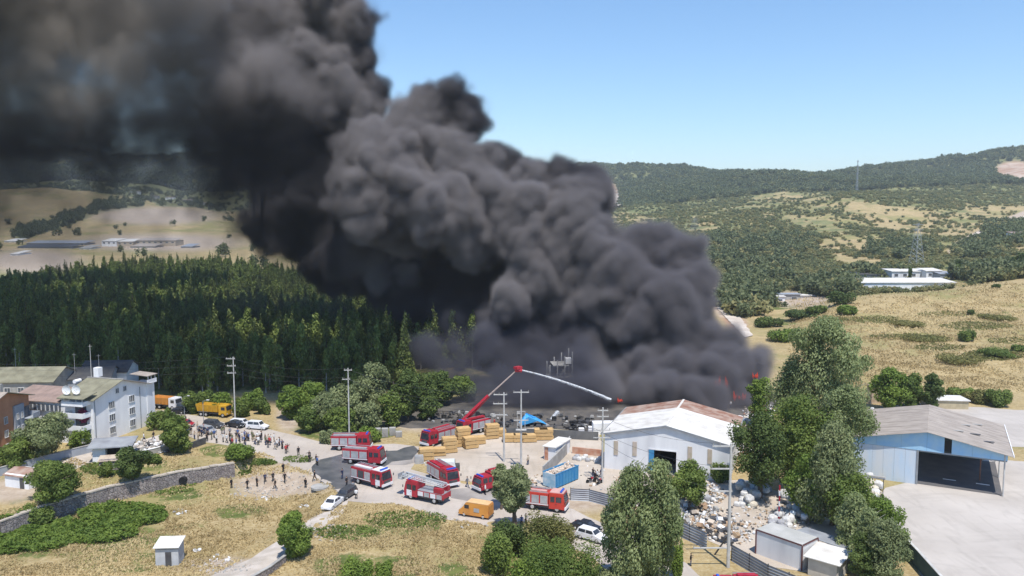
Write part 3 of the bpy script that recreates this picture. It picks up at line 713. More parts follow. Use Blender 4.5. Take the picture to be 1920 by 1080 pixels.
def slope_sheets(parent, name, x0, x1, y0, y1, z0_, z1_, m, n_, along='y', th=.1, lift=.03, rr=random, ribs=0):
    "roof slope made of sheets side by side: the slope rises from x0 (z0_) to x1 (z1_); sheets are laid along y"
    out = []
    for k in range(n_):
        a = y0 + (y1 - y0) * k / n_; b = y0 + (y1 - y0) * (k + 1) / n_ - .03
        dz = rr.uniform(0, .03) + lift
        mm = m[k] if isinstance(m, (list, tuple)) else m
        mb = MB()
        if along == 'y': pts = [(x0, a, z0_ + dz), (x1, a, z1_ + dz), (x1, b, z1_ + dz), (x0, b, z0_ + dz)]
        else: pts = [(a, x0, z0_ + dz), (b, x0, z0_ + dz), (b, x1, z1_ + dz), (a, x1, z1_ + dz)]
        if ribs:
            for r_ in range(ribs):
                t = (r_ + .5) / ribs
                if along == 'y': c = a + (b - a) * t; mb.slab([(x0, c - .06, z0_ + dz + .05), (x1, c - .06, z1_ + dz + .05), (x1, c + .06, z1_ + dz + .05), (x0, c + .06, z0_ + dz + .05)], .05)
        mb.slab(pts, th)
        out.append(part(name, mb, mm, parent))
    return out

# ------------------------------------------------------------ warehouse with the white roof
A = W(1133, 878); ang = math.atan2(-7.7, 20.5)
wh = thing('warehouse', 'large pale warehouse with a white and rusty gabled roof in front of the fire', 'warehouse', (A.x, A.y, 0), ang)
LW, DW, ZE, ZR = 22.0, 20.2, 6.6, 8.9
def front_wall():
    mb = MB(); t = .25; dx0, dx1, dh = 8.1, 12.9, 4.4
    for (a, b, za, zb) in ((0, dx0, 0, None), (dx1, LW, 0, None)):
        pts = [(a, za), (b, za)]
        top = lambda x: ZE + (ZR - ZE) * (1 - abs(x - LW / 2) / (LW / 2))
        pts += [(b, top(b))] + ([(LW / 2, ZR)] if a < LW / 2 < b else []) + [(a, top(a))]
        n = len(pts); vs = [(x, 0, z) for x, z in pts] + [(x, t, z) for x, z in pts]
        mb.add(vs, [tuple(range(n)), tuple(range(2 * n - 1, n - 1, -1))] + [(k, n + k, n + (k + 1) % n, (k + 1) % n) for k in range(n)])
    top = lambda x: ZE + (ZR - ZE) * (1 - abs(x - LW / 2) / (LW / 2))
    pts = [(dx0, dh), (dx1, dh), (dx1, top(dx1)), (LW / 2, ZR), (dx0, top(dx0))]
    n = 5; vs = [(x, 0, z) for x, z in pts] + [(x, t, z) for x, z in pts]
    mb.add(vs, [tuple(range(n)), tuple(range(2 * n - 1, n - 1, -1))] + [(k, n + k, n + (k + 1) % n, (k + 1) % n) for k in range(n)])
    return mb
part('wall', front_wall(), M_steel, wh)
mb = MB(); mb.box((.12, DW / 2 + .13, ZE / 2), (.24, DW - .3, ZE)); mb.box((LW - .12, DW / 2 + .13, ZE / 2), (.24, DW - .3, ZE)); mb.box((LW / 2, DW, ZE / 2), (LW, .24, ZE)); part('wall', mb, M_steel, wh)
mb = MB(); mb.box((LW / 2, DW / 2, .06), (LW - .6, DW - .6, .1)); part('floor', mb, M_conc, wh)
mb = MB(); mb.box((10.5, 9, 1.1), (4, 3, 2.0), .2); mb.box((12.2, 7, .6), (1.5, 1.2, 1.1)); part('stored_goods', mb, M_dark, wh)
RR = random.Random(3)
for side in (0, 1):
    x0 = -.5 if side == 0 else LW + .5; zz = ZE - .1
    for k in range(12):
        y0 = -.45 + (DW + .9) * k / 12; y1 = -.45 + (DW + .9) * (k + 1) / 12 - .03
        m_ = M_rust if k >= 8 else M_whiteroof
        dz = RR.uniform(.02, .06)
        s_ = MB().slab([(x0, y0, zz + dz), (LW / 2, y0, ZR + .12 + dz), (LW / 2, y1, ZR + .12 + dz), (x0, y1, zz + dz)], .08)
        part('roof_sheet', s_, m_, wh, 'rusty red roof sheet' if k >= 8 else None)
mb = MB().box((LW / 2, DW / 2, ZR + .17), (.4, DW + .8, .07)); part('ridge_cap', mb, M_whiteroof, wh)
mb = MB()
for a, b in (((-.5, ZE - .1), (LW / 2, ZR + .12)), ((LW + .5, ZE - .1), (LW / 2, ZR + .12))):
    mb.add([(a[0], -.5, a[1] - .22), (b[0], -.5, b[1] - .22), (b[0], -.5, b[1] + .04), (a[0], -.5, a[1] + .04), (a[0], -.42, a[1] - .22), (b[0], -.42, b[1] - .22), (b[0], -.42, b[1] + .04), (a[0], -.42, a[1] + .04)],
           [(0, 1, 2, 3), (7, 6, 5, 4), (0, 4, 5, 1), (3, 2, 6, 7), (0, 3, 7, 4), (1, 5, 6, 2)])
part('fascia', mb, M_grey, wh)
M_strip = mat('translucent_strip', (.42, .36, .26), (.50, .42, .36), 1, rough=.5)
for x, z in ((2.1, 4.0), (5.5, 4.2), (15.2, 4.3), (18.6, 4.2)):
    part('window', MB().box((x, -.05, z), (.75, .1, 2.6)), M_strip, wh)
part('door_leaf', MB().box((8.55, -.12, 2.2), (.9, .1, 4.3)), M_blue, wh)
part('door_frame', MB().box((10.5, -.1, 4.5), (5.0, .12, .2)).box((13.0, -.1, 2.2), (.18, .12, 4.4)), M_steel, wh)
for x in (LW + .58, -.58): part('gutter', MB().box((x, DW / 2, ZE - .15), (.18, DW + .8, .18)), M_grey, wh)

# ------------------------------------------------------------ blue shed with the open bay
A = W(1596, 905); ang = math.radians(-28)
P0 = W(1718, 908)
bs = thing('blue_shed', 'blue fronted metal shed with one open bay and a grey brown roof', 'shed', (P0.x, P0.y, 0), ang)
XL, XR, DB, ZE2, ZR2 = -10.4, 13.0, 20.5, 7.0, 9.3
xm = (XL + XR) / 2
top2 = lambda x: ZE2 + (ZR2 - ZE2) * (1 - abs(x - xm) / ((XR - XL) / 2))
def sheets_wall(x0, x1, y, z0, z1, n_, m, face=0, name='wall_panel'):
    for k in range(n_):
        a = x0 + (x1 - x0) * k / n_; b = x0 + (x1 - x0) * (k + 1) / n_ - .02
        part(name, MB().box(((a + b) / 2, y + RR.uniform(-.02, .02), (z0 + z1) / 2), (b - a, .12, z1 - z0)), m, bs)
sheets_wall(XL, -.15, 0, 0, 5.96, 6, M_bluewall)
part('post', MB().box((0, 0, 2.98), (.3, .3, 5.95)), M_grey, bs)
def fascia(x0, x1):
    mb = MB(); n = 4; vs = []
    for y in (-.12, .1): vs += [(x0, y, 6.0), (x1, y, 6.0), (x1, y, top2(x1)), (x0, y, top2(x0))]
    mb.add(vs, [(0, 1, 2, 3), (7, 6, 5, 4), (0, 4, 5, 1), (1, 5, 6, 2), (2, 6, 7, 3), (3, 7, 4, 0)]); return mb
for a, b in ((XL, -6.5), (-6.48, -2.6), (-2.58, xm), (xm + .02, 3.9), (5.0, 8.0), (8.02, 10.6), (10.62, XR)): part('fascia_panel', fascia(a, b), M_sky, bs)
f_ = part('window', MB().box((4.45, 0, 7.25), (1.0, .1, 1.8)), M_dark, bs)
part('wall', MB().box((XL + .1, DB / 2, 3.5), (.2, DB, 7.0)).box((-.2, DB / 2 + .2, 3.4), (.15, DB - .5, 6.8)), M_bluewall, bs)
for x, y in ((12.6, -.1), (12.6, 10.3), (12.6, DB)): part('post', MB().cyl((x, y, 0), (x, y, 7.1), .12, .12, 8), M_pole, bs)
part('post', MB().cyl((9.6, 7.0, 0), (9.6, 7.0, 7.2), .11, .11, 8), mat('rusty_post', (.25, .12, .08)), bs, 'rusty inner post')
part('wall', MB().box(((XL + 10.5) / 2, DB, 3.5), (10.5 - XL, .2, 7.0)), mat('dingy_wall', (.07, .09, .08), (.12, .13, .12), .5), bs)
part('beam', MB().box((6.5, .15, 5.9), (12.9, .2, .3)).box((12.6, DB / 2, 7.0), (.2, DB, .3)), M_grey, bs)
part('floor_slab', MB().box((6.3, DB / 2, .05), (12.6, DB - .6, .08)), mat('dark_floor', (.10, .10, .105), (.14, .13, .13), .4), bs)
for k in range(2): part('floor_marking', MB().box((5.0 + 5.0 * k, 5.0, .105), (2.0, .35, .02)), M_white, bs)
for side in (0, 1):
    x0 = XL - .6 if side == 0 else XR + .7; zz = ZE2 - .05
    for k in range(12):
        y0 = -1.0 + (DB + 1.6) * k / 12; y1 = -1.0 + (DB + 1.6) * (k + 1) / 12 - .04; dz = RR.uniform(.02, .09)
        for h_ in range(2):
            xa = x0 + (xm - x0) * h_ / 2; xb = x0 + (xm - x0) * (h_ + 1) / 2; za = zz + (ZR2 + .1 - zz) * h_ / 2; zb = zz + (ZR2 + .1 - zz) * (h_ + 1) / 2
            part('roof_sheet', MB().slab([(xa, y0, za + dz + .03 * h_), (xb, y0, zb + dz + .03 * h_), (xb, y1, zb + dz + .03 * h_), (xa, y1, za + dz + .03 * h_)], .07), M_greyroof, bs)
for k, (x, y) in enumerate(((6, 6), (8.6, 7), (7.2, 12), (10.5, 4.2), (9.2, 15))):
    part('roof_patch', MB().box((x, y, top2(x) + .28), (1.6, .5, .08), .1), M_darkmetal if k % 2 else M_conc, bs)
part('eave_trim', MB().box((XR + .8, DB / 2, ZE2 - .05), (.12, DB + 1.5, .3)), M_white, bs)

# ------------------------------------------------------------ white apartment block
def px_local(o, px, py, z=None): pass
A = W(178, 835); ang = math.radians(76)      # local x runs along the right hand face, local y along the left hand one
ab = thing('apartment_building', 'white four storey apartment block with balconies and gable facing the road', 'apartment building', (A.x, A.y, 0), ang)
GW, GL, GE, GR = 15.5, 19.5, 9.3, 11.6
mb = MB(); gable(mb, 0, GW, 0, 7.4, GE, GR, 'y'); part('wall', mb, M_white, ab)
mb = MB(); gable(mb, .02, 11.5, 7.42, GL, 8.5, 9.9, 'y'); part('wall', mb, M_white, ab)
RR = random.Random(8)
for side in (0, 1):
    for k in range(4):
        x0 = -.7 if side == 0 else 12.2; y0 = 7.6 + 12.4 * k / 4; y1 = 7.6 + 12.4 * (k + 1) / 4 - .02
        part('roof_section', MB().slab([(x0, y0, 8.4), (5.76, y0, 10.05), (5.76, y1, 10.05), (x0, y1, 8.4)], .14), M_redtile, ab)
    x0 = -.7 if side == 0 else GW + .7; zz = GE - .1
    for k in range(3):
        y0 = -.8 + 8.8 * k / 3; y1 = -.8 + 8.8 * (k + 1) / 3 - .02
        dz = RR.uniform(.02, .06)
        part('roof_section', MB().slab([(x0, y0, zz + dz), (GW / 2, y0, GR + .15 + dz), (GW / 2, y1, GR + .15 + dz), (x0, y1, zz + dz)], .14), M_olive if side == 0 else M_greyroof, ab)
part('ridge_cap', MB().box((GW / 2, 3.6, GR + .25), (.4, 8.8, .12)), M_conc, ab)
for x in (5.0, 10.8):
    for z in (1.8, 4.4, 7.0): window(ab, (x, -.0, z), 1.7, 1.5, -math.pi / 2, bars=2)
for x in (6.7, 8.9): window(ab, (x, 0, 9.6), 1.0, 1.1, -math.pi / 2)
for y in (9.5, 11.6, 13.6, 15.6, 17.4):
    for z in (2.0, 4.4): window(ab, (0, y, z), 1.2, 1.3, math.pi, bars=1)
part('glazed_gallery', MB().box((-.25, 11.9, 7.1), (.5, 8.4, 1.1)), M_glass, ab)
for k in range(9): part('gallery_mullion', MB().box((-.54, 7.8 + k * 1.03, 7.1), (.08, .22, 1.2)), M_frame, ab)
for z in (1.9, 4.3, 6.8):      # balconies on the corner of the left hand face
    part('balcony', MB().box((-1.1, 2.9, z - .9), (2.2, 4.6, .18)).box((-2.15, 2.9, z - .4), (.12, 4.6, .9)).box((-1.1, .65, z - .4), (2.0, .12, .9)).box((-1.1, 5.15, z - .4), (2.0, .12, .9)), M_white, ab)
    part('balcony_door', MB().box((-.04, 2.9, z + .25), (.1, 2.6, 1.9)), M_glass, ab)
part('roof_terrace', MB().box((-.9, 2.9, 8.35), (2.8, 5.0, .2)).box((-2.2, 2.9, 8.8), (.12, 5.0, .7)).box((-.9, .45, 8.8), (2.6, .12, .7)), M_white, ab)
for y in (.6, 2.0, 3.6, 5.2): part('terrace_post', MB().box((-2.1, y, 9.5), (.14, .14, 1.0)), M_frame, ab)
part('terrace_roof', MB().slab([(-2.7, -.2, 9.95), (1.0, -.2, 10.6), (1.0, 5.9, 10.6), (-2.7, 5.9, 9.95)], .14), M_olive, ab)
part('wing', MB().box((GW + 1.2, 1.6, 4.6), (2.4, 3.4, 9.2)), M_white, ab)
part('wing_terrace', MB().box((GW + 1.2, 1.4, 9.3), (3.0, 4.0, .2)).box((GW + 1.2, -.5, 9.75), (3.0, .1, .7)), M_white, ab)
for x in (.0, 1.0, 2.2): part('terrace_post', MB().box((GW + .1 + x, -.45, 10.2), (.12, .12, 1.7)), M_frame, ab)
part('wing_roof', MB().slab([(GW - .4, -.7, 11.0), (GW + 2.9, -.7, 11.0), (GW + 2.9, 3.8, 11.3), (GW - .4, 3.8, 11.3)], .12), M_greyroof, ab)
part('chimney', MB().box((8.5, 6.0, 12.9), (1.2, 1.2, 1.9)), M_white, ab)
part('drain_pipe', MB().cyl((.35, -.1, 0), (.35, -.1, 9), .07).cyl((GW - 2.2, -.1, 0), (GW - 2.2, -.1, 9), .07), M_grey, ab)
def wl_(ab_loc, rz, x, y, z):
    ca, sa = math.cos(rz), math.sin(rz); return Vector((ab_loc[0] + x * ca - y * sa, ab_loc[1] + x * sa + y * ca, z))
def dish(loc, label):
    t = thing('satellite_dish', label, 'satellite dish', loc, -.15, 'satellite dishes on the roof terrace')
    mb = MB(); R_ = .75; vs = [(0, .18, 0)]; fs = []
    for r_, d in ((.5, .12), (.95, -.06)):
        for k in range(12): a = 2 * math.pi * k / 12; vs.append((r_ * math.cos(a), d, r_ * math.sin(a)))
    for k in range(12):
        fs.append((0, 1 + k, 1 + (k + 1) % 12)); fs.append((1 + k, 13 + k, 13 + (k + 1) % 12, 1 + (k + 1) % 12))
    mb.add([(v[0], v[1], v[2] + 1.1) for v in vs], fs); part('reflector', mb, M_white, t)
    part('mast', MB().cyl((0, .2, 0), (0, .2, 1.1), .05), M_grey, t); part('feed_arm', MB().cyl((0, .1, .5), (0, -.6, 1.1), .03), M_grey, t)
dish(wl_(A, ang, -1.6, 4.6, 10.2), 'left one of two white satellite dishes on the terrace roof')
dish(wl_(A, ang, -1.3, 2.6, 10.3), 'right one of two white satellite dishes on the terrace roof')
t = thing('water_tank', 'white water heater tank with panel on the apartment roof', 'water tank', wl_(A, ang, 6.0, 9.0, 9.8), ang)
part('tank', MB().cyl((-.8, 0, 1.5), (.8, 0, 1.5), .42, .42, 12), M_white, t); part('panel', MB().slab([(-1, -.4, 1.2), (1, -.4, 1.2), (1, -1.6, .2), (-1, -1.6, .2)], .08), M_glass, t)
part('stand', MB().box((-.8, 0, .6), (.08, .5, 1.2)).box((.8, 0, .6), (.08, .5, 1.2)), M_grey, t)

def annex(name, label, cat, loc, rz, L_, D_, ze, zr, mw, mr, wins=(), axis='x', nroof=6, ov=.5, group=None, z0=0, door=None, bars=1):
    t = thing(name, label, cat, loc, rz, group)
    mb = MB(); gable(mb, 0, L_, 0, D_, ze, zr, axis); part('wall', mb, mw, t)
    if axis == 'x':
        for s_ in (0, 1):
            a = -ov if s_ == 0 else D_ + ov
            for k in range(nroof):
                x0 = -ov + (L_ + 2 * ov) * k / nroof; x1 = -ov + (L_ + 2 * ov) * (k + 1) / nroof - .02
                part('roof_section', MB().slab([(x0, a, ze - .1), (x1, a, ze - .1), (x1, D_ / 2, zr + .12), (x0, D_ / 2, zr + .12)], .12), mr, t)
    else:
        for s_ in (0, 1):
            a = -ov if s_ == 0 else L_ + ov
            for k in range(nroof):
                y0 = -ov + (D_ + 2 * ov) * k / nroof; y1 = -ov + (D_ + 2 * ov) * (k + 1) / nroof - .02
                part('roof_section', MB().slab([(a, y0, ze - .1), (L_ / 2, y0, zr + .12), (L_ / 2, y1, zr + .12), (a, y1, ze - .1)], .12), mr, t)
    for (x, z, w_, h_) in wins: window(t, (x, 0, z), w_, h_, -math.pi / 2, bars=bars)
    if door: part('door', MB().box((door[0], -.04, door[2] / 2), (door[1], .1, door[2])), M_darkmetal if len(door) < 4 else door[3], t)
    return t
# orange block on the left edge: local x along the face that looks to the right
A = W(-40, 880); B_ = W(60, 832)
ob_ = thing('apartment_building', 'orange and grey apartment block with balconies at the left edge', 'apartment building', (A.x, A.y, 0), math.atan2((B_ - A).y, (B_ - A).x))
SX = (B_ - A).length / 19.3
gable(mb := MB(), 0, 19, 0, 16, 10.0, 12.2, 'y'); part('wall', mb, M_orange, ob_)
part('corner_bay', MB().box((14.6, -.15, 4.5), (3.6, .4, 8.9)), M_greyblue, ob_)
for x in (6.0,):
    part('window_bay', MB().box((x, -.12, 4.2), (1.6, .25, 5.8)), M_white, ob_)
for z in (1.6, 4.2, 6.8):
    for x in (13.8, 15.4): window(ob_, (x, -.36, z), .8, 1.3, -math.pi / 2, bars=1)
    window(ob_, (6.0, -.26, z), 1.0, 1.3, -math.pi / 2)
    window(ob_, (10, 0, z), 1.3, 1.4, -math.pi / 2)
    part('balcony', MB().box((17.7, -1.0, z - 1.0), (2.8, 2.2, .18)).box((17.7, -2.05, z - .45), (2.8, .1, 1.0)).box((19.05, -1.0, z - .45), (.1, 2.2, 1.0)), M_greyblue, ob_)
    part('balcony_door', MB().box((17.7, -.04, z + .2), (2.2, .1, 2.0)), M_glass, ob_)
for s_ in (0, 1):
    for k in range(6):
        y0 = -1.0 + 18 * k / 6; y1 = -1.0 + 18 * (k + 1) / 6 - .02; a = -.8 if s_ == 0 else 19.8
        part('roof_section', MB().slab([(a, y0, 9.95), (9.5, y0, 12.4), (9.5, y1, 12.4), (a, y1, 9.95)], .14), M_olive if s_ else M_greyroof, ob_)
part('chimney', MB().box((14, 3, 12.0), (.9, .9, 2.2)), M_conc, ob_)
ob_.scale = (SX, 1, 1)
# houses behind
p = W(-60, 778); annex('house', 'grey walled house with olive roof behind the orange block', 'house', (p.x, p.y, 0), math.radians(4), 19, 12, 7.6, 9.8, M_conc, M_olive, [(3 + 3 * k, 5.6, 1.4, 1.2) for k in range(5)])
p = W(60, 775); annex('house', 'dark roofed house between the olive roof and the white block', 'house', (p.x + 1, p.y + 6, 0), math.radians(14), 13, 10, 6.6, 8.4, M_greyblue, mat('dark_roof', (.07, .07, .08), (.1, .1, .1), .6), [(3 + 3 * k, 5.0, 1.2, 1.1) for k in range(3)])
p = W(120, 760); annex('house', 'small pale house almost hidden behind the dark roofed house', 'house', (p.x, p.y + 8, 0), math.radians(5), 11, 8, 6.5, 8.6, M_white, M_darkmetal, [(3, 4.6, 1.2, 1.1), (7, 4.6, 1.2, 1.1)])
# porch house, brown shed, rusty shed, kiosk
p = W(175, 868); t = thing('gatehouse', 'small white gatehouse with a flat grey roof below the white block', 'gatehouse', (p.x, p.y, 0), math.radians(14))
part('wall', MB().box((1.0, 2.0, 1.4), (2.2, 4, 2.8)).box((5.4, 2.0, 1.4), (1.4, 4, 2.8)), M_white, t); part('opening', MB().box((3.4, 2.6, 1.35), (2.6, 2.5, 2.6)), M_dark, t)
part('roof', MB().slab([(-.9, -.8, 3.0), (6.9, -.8, 3.0), (6.9, 4.8, 3.4), (-.9, 4.8, 3.4)], .2), M_galv, t); part('cross_rail', MB().box((3.4, .0, 1.0), (2.6, .08, .12)), M_white, t)
p = W(186, 884); annex('shed', 'low brown shed with a pale earthen roof below the gatehouse', 'shed', (p.x, p.y, 0), math.radians(12), 4.6, 3.4, 2.0, 2.35, M_stone, mat('earthen_roof', (.50, .42, .33), (.40, .32, .25), .7), (), nroof=3, ov=.2)
p = W(10, 912); t = annex('shed', 'small shed with a rusty red tin roof behind the fig tree', 'shed', (p.x, p.y, T(p.x, p.y)), math.radians(-18), 5.2, 4.2, 2.2, 2.7, M_white, M_rust, (), nroof=4, ov=.25, door=(3.8, .9, 1.8))
p = G(292, 1062); t = annex('kiosk', 'small pale grey hut with a white roof and one dark door in the dry field', 'hut', (p.x, p.y, T(p.x, p.y) - .1), math.radians(4), 3.1, 2.3, 2.75, 2.76, mat('hut_metal', (.52, .53, .55)), M_whiteroof, (), nroof=1, ov=.0, door=(1.75, .8, 2.1))
part('roof', MB().slab([(-.2, -.3, 2.85), (3.3, -.3, 2.85), (3.3, 2.6, 3.35), (-.2, 2.6, 3.35)], .1), M_whiteroof, t)
part('gable_infill', MB().slab([(0, 0, 2.80), (3.1, 0, 2.80), (3.1, 2.3, 3.2), (0, 2.3, 3.2)], .35), mat('hut_metal_top', (.52, .53, .55)), t)
# stone wall (the field in front lies 2.5 m lower)
sw = thing('stone_wall', 'long rubble stone retaining wall between the upper gardens and the lower field', 'retaining wall', (0, 0, 0))
RR = random.Random(4)
pts = [Vector((p.x, p.y - .35)) for p in _wallpts]
body = MB(); coping = []
for a, b in zip(pts, pts[1:]):
    d = (b - a); L_ = d.length; n_ = max(1, int(L_ / 3.0)); rz = math.atan2(d.y, d.x)
    for k in range(n_):
        c = a.lerp(b, (k + .5) / n_); 
        body.box((c.x, c.y + RR.uniform(-.06, .06), -1.35 + RR.uniform(-.05, .05)), (L_ / n_ + .02, .7 + RR.uniform(0, .1), 2.9), rz)
part('wall_body', body, M_stone, sw)['kind'] = 'stuff'
for a, b in zip(pts[1:], pts[2:]):
    d = (b - a); L_ = d.length; n_ = max(1, int(L_ / 1.3)); rz = math.atan2(d.y, d.x)
    for k in range(n_):
        c = a.lerp(b, (k + .5) / n_)
        part('coping_stone', MB().box((c.x, c.y, .2 + RR.uniform(-.05, .05)), (L_ / n_ - .06, .85, .22), rz + RR.uniform(-.03, .03)), mat_cop if 'mat_cop' in globals() else globals().setdefault('mat_cop', mat('coping', (.52, .46, .40), (.40, .35, .30), 1)), sw)
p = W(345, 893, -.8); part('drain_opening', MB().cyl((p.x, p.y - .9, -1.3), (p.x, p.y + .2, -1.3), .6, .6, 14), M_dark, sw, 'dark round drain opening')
# low grey wall across the left gardens
def wall_run(name, label, cat, pxs, h, th, m, cap=None, z=0, seg_=3.0, group=None, pname='wall_panel', post=None, lean=0):
    t = thing(name, label, cat, (0, 0, 0), 0, group); P_ = [W(*p, z) for p in pxs]; RR_ = random.Random(len(label))
    for a, b in zip(P_, P_[1:]):
        d = b - a; L_ = d.length; n_ = max(1, round(L_ / seg_)); rz = math.atan2(d.y, d.x)
        for k in range(n_):
            c = a.lerp(b, (k + .5) / n_); zz = T(c.x, c.y)
            part(pname, corr_panel(L_ / n_ - .04, h, th).place((c.x, c.y, zz), rz) if th < .1 else MB().box((c.x, c.y, zz + h / 2 - .1), (L_ / n_ - .02, th, h + .2), rz), m, t)
            if post:
                q = a.lerp(b, k / n_); part('post', MB().box((q.x, q.y + .1, T(q.x, q.y) + h / 2), (.12, .12, h + .15), rz), post, t)
            if cap: part('cap', MB().box((c.x, c.y, zz + h + .06), (L_ / n_ - .04, th + .12, .1), rz), cap, t)
    return t
def corr_panel(L_, h, th):
    "sheet with horizontal ribs"
    mb = MB(); n_ = 12; vs = []; 
    for k in range(n_ + 1):
        y = .05 * (1 if k % 2 else -1)
        for x in (-L_ / 2, L_ / 2): vs.append((x, y, h * k / n_))
    fs = [(2 * k, 2 * k + 1, 2 * k + 3, 2 * k + 2) for k in range(n_)]
    vs2 = [(x, y + .03, z) for x, y, z in vs]; o = len(vs)
    mb.add(vs + vs2, fs + [tuple(i + o for i in f[::-1]) for f in fs] + [(0, o, o + 1, 1), (2 * n_, 2 * n_ + 1, o + 2 * n_ + 1, o + 2 * n_)])
    return mb
def _place(s, loc, rz):
    ca, sa = math.cos(rz), math.sin(rz)
    s.v = [(loc[0] + x * ca - y * sa, loc[1] + x * sa + y * ca, loc[2] + z) for x, y, z in s.v]; return s
MB.place = _place
wall_run('garden_wall', 'long grey rendered garden wall in front of the orange block', 'wall', [(-60, 912), (0, 893), (90, 868), (180, 846)], 1.5, .25, M_greyblue, M_conc)
wall_run('garden_wall', 'low dark block wall beside the round tree at the road edge', 'wall', [(358, 842), (385, 832)], 1.3, .3, M_darkmetal, None, seg_=1.5)
wall_run('garden_wall', 'low grey wall between the courtyard and the dry garden', 'wall', [(232, 866), (290, 852), (325, 843)], 1.2, .3, M_conc, M_white)
wall_run('metal_fence', 'ribbed grey sheet fence beside the road, ending at the poplars', 'fence', [(1070, 938), (1105, 940), (1150, 952)], 2.0, .05, M_galv, post=M_darkmetal)
wall_run('metal_fence', 'ribbed grey sheet fence below the rubbish heap, right of the poplars', 'fence', [(1262, 1000), (1325, 1030)], 2.4, .05, M_galv, post=M_darkmetal)
wall_run('metal_fence', 'ribbed grey sheet fence in front of the white cabin', 'fence', [(1372, 1052), (1440, 1092), (1520, 1125)], 2.3, .05, M_galv, post=M_darkmetal)
wall_run('block_wall', 'low concrete wall running away beside the timber yard', 'wall', [(1018, 897), (1040, 876), (1062, 852), (1068, 838)], 2.2, .22, M_conc, None, seg_=2.2)
wall_run('block_wall', 'long dark wall behind the timber stacks', 'wall', [(948, 818), (1040, 822), (1122, 826)], 1.8, .2, mat('sooty_wall', (.10, .105, .11), (.16, .16, .16), .5), None, seg_=4)
wall_run('block_wall', 'low red brick wall behind the white sacks beside the warehouse', 'wall', [(1073, 850), (1128, 856)], 1.3, .25, M_brick, None, seg_=1.6)
wall_run('retaining_kerb', 'low stained retaining wall along the right side of the path', 'wall', [(470, 1098), (505, 1078), (535, 1055)], 1.0, .3, M_stone, M_conc, seg_=2)
wall_run('boundary_wall', 'dark green boundary wall at the lower right corner', 'wall', [(1688, 1030), (1720, 1065), (1780, 1135)], 2.3, .25, mat('green_wall', (.05, .10, .12), (.07, .13, .14), .8), M_pole, seg_=2.5)
# cabins at the lower right
p = W(1417, 1038); q = W(1503, 1070); d = q - p
t = thing('site_cabin', 'long white site cabin with a flat grey roof and brown edges', 'cabin', (p.x, p.y, 0), math.atan2(d.y, d.x))
Lc = d.length; part('wall', MB().box((Lc / 2, 1.9, 1.65), (Lc, 3.8, 3.3)), M_steel, t)
part('roof', MB().box((Lc / 2, 1.9, 3.38), (Lc + .1, 3.9, .12)), mat('flat_grey_roof', (.40, .40, .38), (.50, .49, .47), .5), t)
M_brown = mat('brown_trim', (.16, .07, .07))
for (a, b) in (((0, -.03), (0, -.03)), ((Lc, -.03), (Lc, -.03)), ((Lc, 3.83), (Lc, 3.83))): part('corner_trim', MB().box((a[0], a[1], 1.65), (.16, .16, 3.32)), M_brown, t)
part('roof_trim', MB().box((Lc / 2, -.03, 3.36), (Lc, .14, .16)).box((Lc + .03, 1.9, 3.36), (.14, 3.8, .16)), M_brown, t)
e_ = wl_(p, math.atan2(d.y, d.x), Lc + 1.0, -.3, 0)
t = thing('site_cabin', 'smaller cream cabin beside the long white cabin, under the trees', 'cabin', e_, math.atan2(d.y, d.x) + .15)
part('wall', MB().box((1.9, 1.6, 1.2), (3.6, 3.6, 2.4)), mat('cream_wall', (.60, .56, .50)), t); part('roof', MB().slab([(-.4, -.6, 2.5), (4.2, -.6, 2.5), (4.2, 4.2, 2.9), (-.4, 4.2, 2.9)], .1), M_whiteroof, t)
e2 = wl_(p, math.atan2(d.y, d.x), 3.0, 4.4, 0)
t = thing('lean_to', 'pale sheet roof shelter behind the long white cabin', 'shelter', e2, math.atan2(d.y, d.x))
part('roof', MB().slab([(-.2, -.1, 2.9), (7.2, -.1, 2.9), (7.2, 3.4, 2.6), (-.2, 3.4, 2.6)], .08), M_galv, t)
for x, y in ((0, .2), (7, .2), (0, 3.2), (7, 3.2)): part('post', MB().box((x, y, 1.3), (.12, .12, 2.55)), M_darkmetal, t)
# white roofed hut by the diagonal wall
p = W(1020, 862); t = thing('hut', 'narrow hut with a white roof and orange end at the timber yard', 'hut', (p.x, p.y, 0), math.radians(62))
part('wall', MB().box((3.2, -1.2, 1.3), (6.4, 2.4, 2.6)), M_white, t); part('end_panel', MB().box((-.05, -.5, 1.3), (.12, .7, 2.6)), M_brick, t); part('roof', MB().slab([(-.3, -2.6, 2.75), (6.8, -2.6, 2.75), (6.8, .2, 2.75), (-.3, .2, 2.75)], .15), M_whiteroof, t)
# building ruin behind the fire, in the smoke
p = W(1075, 742); t = thing('unfinished_building', 'pale two storey concrete frame structure half hidden by smoke', 'building', (p.x - 6, p.y + 6, 0), .1)
t.scale = (.85, .85, .8)
for k in range(2): part('floor_slab', MB().box((4, 4, 4 + 4 * k), (8 - 3 * k, 7, .2)), M_conc, t)
for x in (.5, 2.8, 5.1, 7.4):
    for y in (.6, 7.2): part('column', MB().box((x, y, 4 + x * .3), (.3, .3, 8 + x * .6)), M_conc, t)
for k in range(6): part('brace', MB().cyl((.5 + 1.15 * k, .4, 0 + 1.4 * k % 5), (2.8 + .9 * k, .4, 4 + 1.4 * k % 5), .12, .12, 4), M_conc, t)
part('wall', MB().box((6.4, 2, 9.4), (1.8, 2, 1.8)), M_white, t)
part('wall', MB().box((3, 7.3, 5.6), (4, .2, 2.2)), M_conc, t)
p = W(1640, 755); t = thing('pillar', 'stained plaster pillar building beside the big tree behind the blue shed', 'outbuilding', (p.x, p.y, 0), .1)
